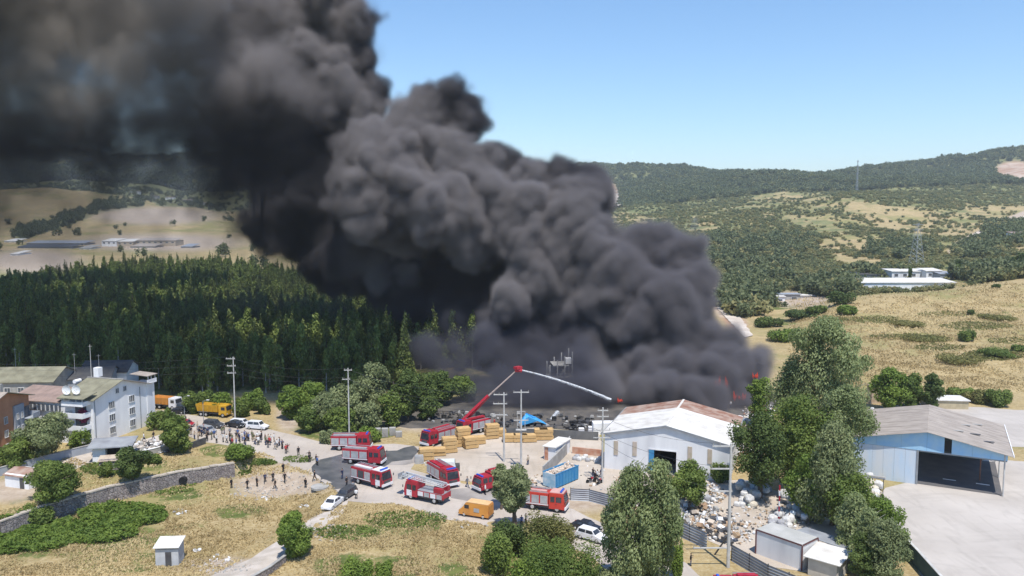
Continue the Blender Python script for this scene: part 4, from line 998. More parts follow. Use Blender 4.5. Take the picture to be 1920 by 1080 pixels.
part('wall', MB().box((0, 0, 2.2), (3.0, 2.2, 4.4)), mat('stained_plaster', (.56, .46, .36), (.42, .30, .20), 1), t); part('door', MB().box((1.2, -1.14, 1.2), (.5, .08, 2.4)), M_darkmetal, t)
p = W(1660, 742); t = thing('water_tower_tank', 'small blue tank on a post right of the plaster pillar', 'tank', (p.x, p.y, 0), .4)
part('tank', MB().cyl((0, 0, 3.6), (0, 0, 5.4), .9, .9, 10), mat('tank_blue', (.12, .35, .55)), t); part('post', MB().cyl((0, 0, 0), (0, 0, 3.6), .2), M_grey, t)
p = W(1780, 768); t = thing('low_building', 'low flat building with a white roof below the grass slope', 'building', (p.x, p.y, 0), -.1)
part('wall', MB().box((0, 3, 1), (9, 5, 2)), mat('ochre_wall', (.5, .42, .28)), t); part('roof', MB().box((0, 3, 2.1), (9.6, 5.6, .2)), M_whiteroof, t)
# long white hall on the hill and the houses behind it
def boxhouse(name, label, px, py, Y, w_, h_, d_, mw, mr, nwin=0, rz=0, pitch=.12, group=None, cat='building', z=None, base=None):
    g = GY(px, Y); zt = at(px, py, Y).z if z is None else z
    zb = g.z - 1.5; hh = max(zt - zb, h_)
    t = thing(name, label, cat, (g.x, g.y, zb), rz, group)
    part('wall', MB().box((0, d_ / 2, hh / 2), (w_, d_, hh)), mw, t)
    part('roof', MB().slab([(-w_ / 2 - .4, -.5, hh + .15), (w_ / 2 + .4, -.5, hh + .15), (w_ / 2 + .4, d_ + .5, hh + .15 + d_ * pitch), (-w_ / 2 - .4, d_ + .5, hh + .15 + d_ * pitch)], .25), mr, t)
    for k in range(nwin):
        window(t, (-w_ / 2 + w_ * (k + .5) / nwin, 0, hh - 2.0), max(1.2, w_ / nwin * .45), 1.5, -math.pi / 2, bars=0)
    return t
boxhouse('factory_hall', 'long low white hall behind the crest of the dry grass hill', 1697, 530, 392, 50, 4, 14, M_white, M_whiteroof, 0, rz=.03, pitch=.08)
boxhouse('factory_hall', 'pale hall with a white roof and dark openings behind the long white hall', 1712, 509, 440, 24, 4, 12, M_steel, M_whiteroof, 5, rz=.0, pitch=.05)
boxhouse('house', 'small white gabled house right of the pale hall on the hill', 1750, 508, 436, 9, 4, 8, M_white, M_whiteroof, 2, rz=.1)
boxhouse('house', 'grey roofed shed beside the small white house on the hill', 1775, 514, 430, 8, 3, 8, M_greyblue, M_galv, 1, rz=.1)
boxhouse('house', 'low dark roofed building left of the halls on the hill', 1630, 515, 445, 16, 3, 8, M_conc, M_darkmetal, 3, rz=.0)
boxhouse('house', 'little pale house at the far right edge below the wooded hill', 1912, 438, 640, 12, 4, 10, M_white, M_redtile, 2)
for k, (px, py, w_) in enumerate(((1455, 556, 9), (1478, 552, 12), (1510, 555, 14), (1540, 558, 8))):
    boxhouse('depot_shed', ['white sheet shelter leftmost at the depot in the valley', 'pale long shed in the middle of the depot in the valley', 'white roofed shed on the right of the depot in the valley', 'grey shed beside the dark bush at the depot in the valley'][k],
             px, py, 395 + 4 * k, w_, 2.5, 5, (M_white, M_conc, M_steel, M_grey)[k], (M_whiteroof, M_galv, M_whiteroof, M_galv)[k], 2, pitch=.03, group='sheds of the depot in the valley', cat='shed')
# industrial estate on the left horizon
far_l = [('long grey hall with rows of dark openings at the far left', 105, 456, 880, 64, M_conc, M_galv, 12), ('open sided long dark hall in front of the grey hall', 85, 466, 840, 58, M_grey, M_darkmetal, 10),
         ('bright white building in the far industrial estate', 205, 452, 870, 16, M_white, M_whiteroof, 3), ('pale building just right of the bright white one', 235, 453, 872, 18, M_strip, M_whiteroof, 3),
         ('long beige hall at the right of the far estate', 292, 451, 880, 44, M_strip, M_greyroof, 7), ('dark fronted low hall below the long beige hall', 268, 466, 850, 26, M_conc, M_greyroof, 5),
         ('small white house at the left end of the far estate', 20, 452, 930, 14, M_white, M_whiteroof, 2), ('small pale building among trees in the far estate', 160, 470, 835, 12, M_white, M_conc, 2),
         ('grey shed beside the pale track in the far estate', 350, 466, 850, 12, M_conc, M_galv, 2), ('tiny white hut beside the dirt field at the far left', 27, 480, 760, 7, M_white, M_whiteroof, 1)]
for (lb, px, py, Y, w_, mw, mr, nw) in far_l:
    boxhouse('industrial_hall', lb, px, py, Y, w_, 3, 22, mw, mr, nw, pitch=.10, group='industrial estate on the left horizon', cat='industrial building')
for k, (px, py) in enumerate(((215, 352), (255, 353), (290, 351), (320, 349), (352, 352), (385, 351))):
    boxhouse('village_house', 'tiny pale house of the far village under the smoke', px, py, 2150, 22, 7, 14, M_white if k % 2 else M_conc, M_redtile, 2, group='far village under the smoke', cat='house', z=GY(px, 2150).z + 6)
# ------------------------------------------------------------ vehicles
M_red = mat('engine_red', (.40, .022, .04), (.27, .02, .032), 1.3, rough=.42, spec=.5, sep=(.45, .75), detail=7)
M_redo = mat('engine_orange_red', (.55, .05, .03), (.48, .04, .03), .8, rough=.4, spec=.5)
M_silver = mat('shutter_silver', (.50, .51, .53), (.40, .41, .43), 1.5, rough=.4, metal=.3)
M_wpaint = mat('white_paint', (.78, .78, .80), (.72, .72, .74), 1, rough=.3, spec=.5)
M_tyre = mat('tyre', (.02, .02, .02), None, 1, rough=.9)
M_rim = mat('rim', (.55, .55, .55), None, 1, rough=.4, metal=.4)
M_lamp = mat('headlight', (.75, .75, .72), None, 1, rough=.2)
M_tail = mat('tail_light', (.4, .02, .02), None, 1, rough=.3)
M_bluelamp = mat('blue_beacon', (.03, .12, .6), None, 1, rough=.2)
M_cglass = mat('vehicle_glass', (.025, .03, .04), (.05, .055, .065), 2, rough=.08, spec=.7)
M_yellow = mat('yellow_paint', (.62, .36, .03), (.52, .28, .03), 1, rough=.5)
M_orangep = mat('orange_paint', (.66, .30, .07), (.58, .25, .06), .8, rough=.4)
M_black = mat('black_paint', (.02, .022, .028), None, 1, rough=.25, spec=.6)
M_dgrey = mat('dark_grey_paint', (.07, .075, .085), None, 1, rough=.3, spec=.6)

def wheel(parent, x, y, r, w_=.3):
    s = 1 if y > 0 else -1
    o = part('wheel', MB().cyl((x, y - s * w_, r), (x, y, r), r, r, 14), M_tyre, parent)
    part('rim', MB().cyl((x, y, r), (x, y + s * .03, r), r * .58, r * .5, 10), M_rim, o)

def fire_engine(label, front, rear, L_=8.0, kind='pump', cabc=None, bodyc=None, roofc=None, Hc=3.0, z=0, group='fire engines at the scene', wheels=2, flip=False):
    c, rz, _ = heading(front, rear); cabc = cabc or M_red; bodyc = bodyc or M_red; roofc = roofc or cabc
    t = thing('fire_engine', label, 'fire engine', (c.x, c.y, z + .05), rz, group)
    x1 = L_ / 2; x0 = -L_ / 2; hw = 1.25; cl = 2.5
    part('chassis', MB().box((0, 0, .72), (L_ - .3, 1.9, .35)), M_darkmetal, t)
    # cab with raked windscreen
    cab = MB().extr([(x1 - cl, .55), (x1, .55), (x1 + .02, 1.5), (x1 - .28, Hc - .15), (x1 - .5, Hc), (x1 - cl, Hc)], lambda q: hw if q < 1.6 else hw - .10 * (q - 1.6) / 1.4)
    cb = part('cab', cab, cabc, t)
    part('windscreen', MB().add([(x1 + .03, -1.08, 1.55), (x1 + .03, 1.08, 1.55), (x1 - .24, .98, Hc - .25), (x1 - .24, -.98, Hc - .25), (x1 - .05, -1.08, 1.55), (x1 - .05, 1.08, 1.55), (x1 - .32, .98, Hc - .25), (x1 - .32, -.98, Hc - .25)],
         [(0, 1, 2, 3), (7, 6, 5, 4), (0, 4, 5, 1), (1, 5, 6, 2), (2, 6, 7, 3), (3, 7, 4, 0)]), M_cglass, t)
    part('roof', MB().box((x1 - cl / 2 - .1, 0, Hc + .04), (cl - .3, 2.1, .1)), roofc, t)
    for s in (-1, 1):
        part('side_window', MB().box((x1 - .95, s * 1.2, 2.05), (.85, .12, .8)), M_cglass, t)
        part('side_window', MB().box((x1 - 1.95, s * 1.2, 2.05), (.65, .12, .8)), M_cglass, t)
        d = part('door', MB().box((x1 - 1.0, s * 1.255, 1.1), (1.0, .04, .95)), M_wpaint if kind in ('white', 'ladder') else cabc, t)
        part('handle', MB().box((x1 - 1.35, s * 1.285, 1.35), (.18, .03, .05)), M_darkmetal, d)
        part('headlight', MB().box((x1 + .1, s * .92, .85), (.1, .3, .18)), M_lamp, t)
        part('tail_light', MB().box((x0 - .02, s * 1.0, 1.0), (.08, .2, .3)), M_tail, t)
        part('mirror', MB().box((x1 + .12, s * 1.42, 2.1), (.08, .16, .42)), M_darkmetal, t)
    part('bumper', MB().box((x1 + .08, 0, .72), (.22, 2.5, .4)), M_wpaint, t)
    part('grille', MB().box((x1 + .04, 0, 1.15), (.06, 1.5, .42)), M_darkmetal, t)
    part('light_bar', MB().box((x1 - .7, 0, Hc + .2), (.3, 1.7, .2)), M_bluelamp, t)
    bx0, bx1 = x0, x1 - cl - .12
    if kind in ('pump', 'white', 'grey', 'boom'):
        part('body', MB().box(((bx0 + bx1) / 2, 0, 1.85), (bx1 - bx0, 2.5, 1.9 if kind != 'boom' else 1.4)), bodyc, t)
        n_ = 3
        for s in (-1, 1):
            for k in range(n_):
                a = bx0 + (bx1 - bx0) * (k + .5) / n_
                part('roller_shutter', MB().box((a, s * 1.27, 1.85), ((bx1 - bx0) / n_ - .22, .05, 1.25)), M_silver if kind != 'white' or k != 1 else M_dgrey, t)
            part('stripe', MB().box(((bx0 + bx1) / 2, s * 1.27, 1.08), (bx1 - bx0, .04, .14)), M_wpaint, t)
        part('roof_locker', MB().box(((bx0 + bx1) / 2, -.55, 2.95), (bx1 - bx0 - .8, .7, .3)), roofc if kind != 'grey' else M_silver, t)
        part('roof_rail', MB().box(((bx0 + bx1) / 2, 1.15, 2.95), (bx1 - bx0, .06, .1)).box(((bx0 + bx1) / 2, -1.15, 2.98), (bx1 - bx0, .06, .1)), M_galv, t)
        if kind in ('pump', 'white'):
            mb = MB()
            for s in (.2, .75): mb.box(((bx0 + bx1) / 2, s, 3.1), (bx1 - bx0 - .3, .06, .08))
            for k in range(9): mb.box((bx0 + .3 + (bx1 - bx0 - .6) * k / 8, .47, 3.1), (.05, .5, .05))
            part('ladder', mb, M_galv, t)
    if kind == 'ladder':
        part('body', MB().box(((bx0 + bx1) / 2, 0, 1.35), (bx1 - bx0, 2.5, .8)), bodyc, t)
        part('deck', MB().box(((bx0 + bx1) / 2, 0, 1.8), (bx1 - bx0, 2.4, .1)), M_galv, t)
        for s in (-1, 1):
            for k in range(4):
                a = bx0 + (bx1 - bx0) * (k + .5) / 4
                part('locker_door', MB().box((a, s * 1.27, 1.3), ((bx1 - bx0) / 4 - .2, .05, .7)), M_wpaint if k % 2 else M_silver, t)
            part('locker', MB().box((bx0 + .9, s * .85, 2.2), (1.6, .7, .8)), M_red, t)
        part('turntable', MB().cyl((bx0 + 1.6, 0, 1.8), (bx0 + 1.6, 0, 2.5), .8, .7, 14), M_dgrey, t)
        mb = MB(); xa, xb, za, zb = bx0 + .2, x1 + .9, 2.75, 3.35
        for lvl, w_ in ((0, .75), (.22, .6), (.42, .46)):
            for s in (-1, 1):
                mb.extr([(xa, za + lvl), (xb, zb + lvl * .9), (xb, zb + lvl * .9 + .09), (xa, za + lvl + .09)], .04); k0 = len(mb.v) - 8
                for i in range(k0, len(mb.v)): mb.v[i] = (mb.v[i][0], mb.v[i][1] + s * w_, mb.v[i][2])
        for k in range(19):
            f = k / 18; mb.box((xa + (xb - xa) * f, 0, za + (zb - za) * f + .05), (.07, 1.5, .06))
        part('ladder', mb, mat_lad(), t)
        part('rescue_cage', MB().box((x1 + 1.1, 0, 2.9), (.9, 1.7, .1)).box((x1 + 1.5, 0, 3.3), (.06, 1.7, .8)).box((x1 + .7, 0, 3.3), (.06, 1.7, .8)), M_silver, t)
    ws = [x1 - 1.25, x0 + 1.6] + ([x0 + 2.7] if wheels == 3 else [])
    for x in ws:
        for s in (-1, 1): wheel(t, x, s * 1.22, .52)
    return t
def mat_lad(): return bpy.data.materials.get('ladder_white') or mat('ladder_white', (.66, .68, .70), None, 1, rough=.4)

fire_engine('red cabbed fire engine with grey shuttered body, farthest of the row on the road', (692, 842), (627, 842), 7.6, 'grey', roofc=M_red, bodyc=M_red)
fire_engine('red cabbed fire engine with grey shuttered body on the wet road', (716, 871), (650, 866), 7.6, 'grey', roofc=M_red, bodyc=M_red)
fire_engine('white roofed red and white fire engine nearest the wet road', (722, 915), (672, 902), 7.2, 'white', cabc=M_red, roofc=M_wpaint, bodyc=M_red, Hc=3.0)
fire_engine('dark red fire engine parked beside the white tarpaulin stack, facing the viewer', (850, 916), (812, 893), 7.4, 'pump')
fire_engine('red fire engine carrying a long white ladder along its roof', (766, 930), (838, 945), 7.4, 'ladder')
fire_engine('red fire engine behind the timber stacks, cab towards the left', (792, 840), (852, 822), 7.8, 'pump')
bt = fire_engine('red boom fire engine with its crane arm raised over the fire', (862, 818), (912, 806), 7.6, 'boom', wheels=3)
fire_engine('orange red fire engine partly hidden by the willow', (1056, 958), (990, 950), 6.8, 'pump', cabc=M_redo, bodyc=M_redo, roofc=mat('pale_red_roof', (.6, .35, .32)))
fire_engine('small red fire engine half hidden behind the willow on its left', (898, 922), (936, 912), 5.2, 'pump', cabc=M_red, bodyc=M_red, Hc=2.5)
fire_engine('red vehicle roof cut by the lower edge of the picture', (1345, 1128), (1415, 1128), 5.6, 'pump', Hc=2.7)
# raised boom, an articulated part of the boom engine, in world space then localised
def boom():
    b0 = Vector(bt.location) + Vector((0, 0, 2.0))
    Yt = b0.y + 2
    e = at(916, 742, Yt); tip = at(971, 692, Yt + 1.5); inv = Matrix.Rotation(-bt.rotation_euler.z, 4, 'Z') @ Matrix.Translation(-bt.location)
    b0 = at(866, 792, Yt - .5)
    L3 = lambda p: inv @ p
    o = part('boom', MB().cyl(L3(b0), L3(e), .55, .40, 4), M_red, bt)
    part('boom_extension', MB().cyl(L3(e), L3(tip), .17, .13, 4), mat('boom_grey', (.45, .36, .33)), o)
    part('boom_head', MB().cyl(L3(tip + Vector((-.6, 0, -.1))), L3(tip + Vector((.9, 0, -.4))), .55, .35, 8).box(L3(tip + Vector((0, 0, .3))), (1.5, 1.2, .5)), M_red, o)
    part('boom_base', MB().cyl((L3(b0).x, L3(b0).y, 1.8), (L3(b0).x, L3(b0).y, L3(b0).z + .3), .9, .7, 10), M_red, bt)
    return tip
BOOM_TIP = boom()

def car(label, front, rear, L_=4.4, kind='sedan', paint=None, cat='car', name='car', z=None, group='parked cars', Hc=1.45, W_=1.78, scale=1):
    c, rz, _ = heading(front, rear); zz = T(c.x, c.y) if z is None else z
    t = thing(name, label, cat, (c.x, c.y, zz + .04), rz, group); x1, x0 = L_ / 2, -L_ / 2; hw = W_ / 2; m = paint or M_wpaint
    top = lambda q: hw if q < .95 else hw - .22 * (q - .95) / .5
    bh = .95 if kind != 'suv' else 1.05
    part('body', MB().extr([(x0, .35), (x1 - .05, .3), (x1, .6), (x1 - .15, .78), (x1 - 1.1, bh - .03), (x0 + .25, bh), (x0, .8)], hw), m, t)
    if kind == 'sedan': g = [(x0 + .75, bh - .02), (x1 - 1.1, bh - .02), (x1 - 1.75, Hc), (x0 + 1.4, Hc)]
    elif kind == 'suv': g = [(x0 + .15, bh - .02), (x1 - 1.15, bh - .02), (x1 - 1.7, Hc), (x0 + .45, Hc)]
    else: g = [(x0 + .1, bh - .02), (x1 - .75, bh - .02), (x1 - 1.35, Hc), (x0 + .25, Hc)]
    gh = MB().extr(g, lambda q: hw - .06 if q < 1.1 else hw - .2); part('cabin', gh, m, t)
    (ax, az), (bx, bz), (cx, cz), (dx, dz) = g
    lerp = lambda p, q, f: p + (q - p) * f
    fx = lambda f: lerp(bx, cx, f) + .03; fz = lambda f: lerp(bz, cz, f)
    part('windscreen', MB().add([(fx(.12), -hw + .18, fz(.12)), (fx(.12), hw - .18, fz(.12)), (fx(.9), hw - .28, fz(.9)), (fx(.9), -hw + .28, fz(.9))], [(0, 1, 2, 3)]), M_cglass, t)
    rx = lambda f: lerp(ax, dx, f) - .03
    part('rear_window', MB().add([(rx(.25), -hw + .2, fz(.25)), (rx(.25), hw - .2, fz(.25)), (rx(.88), hw - .28, fz(.88)), (rx(.88), -hw + .28, fz(.88))], [(3, 2, 1, 0)]), M_cglass, t)
    for s in (-1, 1):
        y0, y1 = s * (hw - .035), s * (hw - .165); xm_ = (ax + bx) / 2
        for a, b in (((ax + .35), xm_ - .05), (xm_ + .05, bx - .25)):
            ta = max(a, dx + (a - ax) * .2 + .05) if a < xm_ - .1 else a; tb = min(b, cx) if b > xm_ else b
            part('side_window', MB().add([(a, y0, az + .12), (b, y0, az + .12), (tb, y1, dz - .08), (ta, y1, dz - .08)], [(0, 1, 2, 3)]), M_cglass, t)
        part('headlight', MB().box((x1 - .07, s * (hw - .28), .66), (.14, .34, .14)), M_lamp, t)
        part('tail_light', MB().box((x0, s * (hw - .22), .76), (.08, .26, .16)), M_tail, t)
        part('mirror', MB().box((bx - .35, s * (hw + .06), bh + .08), (.12, .14, .12)), m, t)
        wheel(t, x1 - .85, s * hw, .33, .2); wheel(t, x0 + .85, s * hw, .33, .2)
    part('bumper', MB().box((x1 - .02, 0, .42), (.14, W_ - .15, .2)).box((x0, 0, .45), (.12, W_ - .15, .2)), M_dgrey if kind != 'sedan' else m, t)
    part('number_plate', MB().box((x1 + .06, 0, .45), (.02, .5, .12)), M_lamp, t)
    return t
car('white saloon car coming down the path beside the dry field', (606, 962), (641, 936), 4.5, 'sedan')
car('dark grey car directly behind the white saloon on the path', (637, 940), (662, 924), 4.3, 'hatch', M_dgrey)
car('white off road car parked at the right end of the crowd', (503, 806), (463, 803), 4.7, 'suv', Hc=1.75)
car('second white car between the black car and the white off road car', (470, 799), (432, 797), 4.3, 'hatch')
car('black car parked left of the white off road car', (458, 803), (425, 798), 4.4, 'sedan', M_black)
car('dark car in the middle of the crowd near the street lamp', (418, 803), (384, 800), 4.5, 'suv', M_dgrey, Hc=1.7)
car('silver car at the left of the crowd near the round tree', (404, 815), (372, 808), 4.2, 'hatch', M_silver)
car('dark grey car behind the white truck at the forest edge', (362, 772), (333, 768), 4.5, 'suv', M_dgrey, Hc=1.6)
car('second dark car close to the white truck at the forest edge', (350, 776), (322, 774), 4.2, 'sedan', M_black)
car('red car behind the round tree near the crowd', (360, 801), (334, 798), 4.1, 'hatch', M_red)
car('white car half hidden between the poplars and the bushes', (1130, 1018), (1088, 1006), 4.4, 'suv', M_wpaint, Hc=1.6)
car('black car behind the half hidden white car by the poplars', (1118, 1000), (1080, 990), 4.4, 'sedan', M_black)
# orange van
def van():
    c, rz, _ = heading((868, 964), (918, 972)); L_ = 5.0; x1, x0 = 2.5, -2.5
    t = thing('van', 'orange panel van with a pale orange roof on the road in front of the field', 'van', (c.x, c.y, .06), rz)
    part('body', MB().extr([(x0, .35), (x1, .35), (x1, .95), (x1 - .55, 1.3), (x1 - 1.15, 2.2), (x0 + .05, 2.25), (x0, 1.0)], lambda q: .98 if q < 1.2 else .98 - .08 * (q - 1.2)), M_orangep, t)
    part('roof', MB().box((x0 + 1.9, 0, 2.3), (3.6, 1.75, .08)), mat('pale_orange_roof', (.74, .48, .25)), t)
    part('windscreen', MB().add([(x1 - .52, -.8, 1.33), (x1 - .52, .8, 1.33), (x1 - 1.07, .74, 2.12), (x1 - 1.07, -.74, 2.12)], [(0, 1, 2, 3)]), M_cglass, t)
    for s in (-1, 1):
        part('side_window', MB().box((x1 - 1.35, s * .93, 1.62), (.75, .1, .55)), M_cglass, t)
        part('door', MB().box((x1 - 1.35, s * .99, .9), (.95, .03, .8)), mat('door_orange', (.60, .27, .07)), t)
        part('badge', MB().box((x0 + 2.0, s * .985, 1.25), (.9, .02, .6)), M_silver, t)
        part('headlight', MB().box((x1, s * .7, .8), (.06, .3, .2)), M_lamp, t); part('tail_light', MB().box((x0, s * .85, 1.1), (.05, .15, .45)), M_tail, t)
        wheel(t, x1 - .9, s * .97, .36, .22); wheel(t, x0 + .95, s * .97, .36, .22)
    part('rear_door', MB().box((x0 - .01, -.45, 1.3), (.05, .82, 1.6)).box((x0 - .01, .45, 1.3), (.05, .82, 1.6)), mat('door_orange2', (.60, .27, .07)), t)
    part('bumper', MB().box((x1, 0, .45), (.16, 1.9, .25)).box((x0, 0, .45), (.14, 1.9, .2)), M_dgrey, t)
van()
def dump_truck(label, front, rear, L_, cabc, bodyc, group=None, dark=None, load=None):
    c, rz, _ = heading(front, rear); x1, x0 = L_ / 2, -L_ / 2
    t = thing('dump_truck', label, 'dump truck', (c.x, c.y, .05), rz, group)
    part('chassis', MB().box((0, 0, .8), (L_ - .4, 1.6, .35)), M_darkmetal, t)
    part('cab', MB().extr([(x1 - 2.0, .6), (x1, .6), (x1, 1.6), (x1 - .25, 2.75), (x1 - 2.0, 2.8)], 1.2), cabc, t)
    part('windscreen', MB().add([(x1 + .03, -1.05, 1.65), (x1 + .03, 1.05, 1.65), (x1 - .19, 1.0, 2.55), (x1 - .19, -1.0, 2.55)], [(0, 1, 2, 3)]), M_cglass, t)
    for s in (-1, 1):
        part('side_window', MB().box((x1 - .9, s * 1.18, 2.05), (.95, .1, .7)), M_cglass, t)
        part('headlight', MB().box((x1 + .02, s * .9, .9), (.08, .3, .2)), M_lamp, t)
        for x in (x1 - 1.0, x0 + 1.0, x0 + 2.3): wheel(t, x, s * 1.2, .5)
    bx = x1 - 2.3; mb = MB(); h0, h1 = 1.15, 2.75
    mb.add([(x0, -1.0, h0), (bx, -1.0, h0), (bx, 1.0, h0), (x0, 1.0, h0), (x0 - .25, -1.28, h1), (bx, -1.28, h1), (bx, 1.28, h1), (x0 - .25, 1.28, h1),
            (x0 - .15, -1.18, h1), (bx - .1, -1.18, h1), (bx - .1, 1.18, h1), (x0 - .15, 1.18, h1), (x0 + .1, -.9, h0 + .2), (bx - .1, -.9, h0 + .2), (bx - .1, .9, h0 + .2), (x0 + .1, .9, h0 + .2)],
           [(3, 2, 1, 0), (0, 1, 5, 4), (1, 2, 6, 5), (2, 3, 7, 6), (3, 0, 4, 7), (4, 5, 9, 8), (5, 6, 10, 9), (6, 7, 11, 10), (7, 4, 8, 11), (8, 9, 13, 12), (9, 10, 14, 13), (10, 11, 15, 14), (11, 8, 12, 15), (12, 13, 14, 15)])
    part('dump_body', mb, bodyc, t)
    for s in (-1, 1):
        for k in range(5): part('side_rib', MB().box((x0 + .4 + (bx - x0 - .6) * k / 4, s * 1.2, 1.95), (.12, .12, 1.5)), bodyc, t)
    part('mudguard', MB().box((x0 + 1.6, 1.1, 1.1), (2.6, .5, .08)).box((x0 + 1.6, -1.1, 1.1), (2.6, .5, .08)), M_darkmetal, t)
    if load: part('load', rubble_mb(x0 + .2, bx - .2, -1.1, 1.1, 2.4), load, t)
    return t
def rubble_mb(xa, xb, ya, yb, z):
    mb = MB(); r = random.Random(2)
    for _ in range(60):
        s = r.uniform(.2, .6); mb.box((r.uniform(xa, xb), r.uniform(ya, yb), z + r.uniform(-.1, .4)), (s, s * r.uniform(.5, 1), s * .5), r.uniform(0, 3))
    return mb
dump_truck('yellow tipper truck parked beside the hedge bushes', (432, 782), (374, 778), 7.6, M_yellow, M_yellow)
dump_truck('white cabbed truck with an orange tipper body at the forest edge', (335, 768), (292, 764), 7.0, M_wpaint, M_orangep)
def skip():
    c, rz, L_ = heading((1022, 918), (1080, 893)); L_ = 6.6
    t = thing('rubble_container', 'open blue container heaped with pale rubble beside the diagonal wall', 'container', (c.x, c.y, .04), rz)
    hw, h = 1.3, 2.3; a = L_ / 2
    for s in (-1, 1):
        part('side_wall', MB().box((0, s * hw, h / 2 + .15), (L_, .1, h)), M_blue, t)
        for k in range(8): part('rib', MB().box((-a + .3 + (L_ - .6) * k / 7, s * (hw + .08), h / 2 + .15), (.12, .1, h - .1)), M_blue, t)
        part('top_rail', MB().box((0, s * (hw + .02), h + .2), (L_ + .1, .16, .12)), M_blue, t)
    part('end_panel', MB().box((a, 0, h / 2 + .15), (.1, 2 * hw, h)), mat('pale_blue_panel', (.5, .6, .66), (.25, .42, .55), 1), t)
    part('end_panel', MB().box((-a, 0, h / 2 + .15), (.1, 2 * hw, h)), M_blue, t)
    part('floor', MB().box((0, 0, .2), (L_ - .1, 2 * hw - .1, .12)), M_blue, t)
    part('load', rubble_mb(-a + .4, a - .4, -1.0, 1.0, h).box((0, 0, h - .5), (L_ - .3, 2 * hw - .2, 1.0)), mat('rubble_load', (.60, .48, .38), (.66, .58, .50), 2), t)['kind'] = 'stuff'
skip()

# ------------------------------------------------------------ people
M_skin = mat('skin', (.45, .27, .19)); M_hair = mat('hair', (.02, .015, .012))
def person_mesh(name, pose, seed):
    r = random.Random(seed)
    w_ = .13 if pose == 'stand' else .26
    V = {'pel': (0, 0, .95, .15), 'bel': (0, .0, 1.1, .14), 'che': (0, 0, 1.32, .17), 'nec': (0, 0, 1.5, .06), 'hd': (0, .02, 1.6, .09), 'ht': (0, .01, 1.70, .10), 'tp': (0, 0, 1.78, .06)}
    E_ = [('pel', 'bel'), ('bel', 'che'), ('che', 'nec'), ('nec', 'hd'), ('hd', 'ht'), ('ht', 'tp')]
    for s, n in ((-1, 'l'), (1, 'r')):
        f = s * w_ if pose == 'walk' else 0
        V['h' + n] = (s * .10, 0, .88, .11); V['k' + n] = (s * .11, f * .6 + .03, .48, .075); V['a' + n] = (s * .12, f * 1.3 - .03, .09, .05); V['t' + n] = (s * .13, f * 1.3 + .14, .05, .045)
        if pose == 'arms' : el, ha = (s * .30, .10, 1.22), (s * .22, .30, 1.34)
        elif pose == 'point' and s > 0: el, ha = (s * .40, .12, 1.36), (s * .62, .22, 1.44)
        else: el, ha = (s * .25, -.03 - f * .4, 1.15), (s * .24, .06 - f * .8, .92)
        V['s' + n] = (s * .19, 0, 1.42, .07); V['e' + n] = (*el, .05); V['w' + n] = (*ha, .038); V['f' + n] = (ha[0], ha[1] + .04, ha[2] - .09 if pose != 'point' else ha[2], .035)
        E_ += [('pel', 'h' + n), ('h' + n, 'k' + n), ('k' + n, 'a' + n), ('a' + n, 't' + n), ('che', 's' + n), ('s' + n, 'e' + n), ('e' + n, 'w' + n), ('w' + n, 'f' + n)]
    keys = list(V); me = bpy.data.meshes.new('skeleton')
    me.from_pydata([V[k][:3] for k in keys], [(keys.index(a), keys.index(b)) for a, b in E_], [])
    o = bpy.data.objects.new('skeleton', me); COL.objects.link(o)
    sk = o.modifiers.new('skin', 'SKIN'); sk.use_smooth_shade = True
    for i, k in enumerate(keys):
        me.skin_vertices[0].data[i].radius = (V[k][3], V[k][3]); me.skin_vertices[0].data[i].use_root = (i == 0)
    ss = o.modifiers.new('sub', 'SUBSURF'); ss.levels = 1
    bpy.context.view_layer.update(); dg = bpy.context.evaluated_depsgraph_get()
    out = bpy.data.meshes.new_from_object(o.evaluated_get(dg)); out.name = name
    bpy.data.objects.remove(o); out.materials.clear()
    for m in (M_skin, M_white, M_black, M_hair, M_tyre): out.materials.append(m)
    for p_ in out.polygons:
        c = p_.center; hand = (abs(c.x) > .17 and c.z < 1.02 and c.z > .75) or (pose in ('arms',) and c.y > .22) or (pose == 'point' and c.x > .52)
        p_.material_index = 3 if (c.z > 1.69 or (c.z > 1.58 and c.y < -.02)) else 0 if c.z > 1.49 or hand else 1 if c.z > .93 else 2 if c.z > .12 else 4
    return out
PMESH = [person_mesh('person', q, 1) for q in ('stand', 'walk', 'arms', 'point')]
SH = [('white shirt', mat('shirt_white', (.72, .72, .72))), ('black shirt', mat('shirt_black', (.02, .02, .025))), ('grey shirt', mat('shirt_grey', (.22, .23, .25))), ('blue shirt', mat('shirt_blue', (.08, .14, .32))),
      ('red shirt', mat('shirt_red', (.42, .05, .05))), ('navy shirt', mat('shirt_navy', (.03, .04, .09))), ('beige shirt', mat('shirt_beige', (.5, .42, .32))), ('olive shirt', mat('shirt_olive', (.13, .15, .08)))]
TR = [('black trousers', mat('trousers_black', (.02, .02, .022))), ('blue jeans', mat('trousers_jeans', (.06, .09, .17))), ('grey trousers', mat('trousers_grey', (.16, .16, .17))), ('beige trousers', mat('trousers_beige', (.38, .31, .22)))]
PR = random.Random(21)
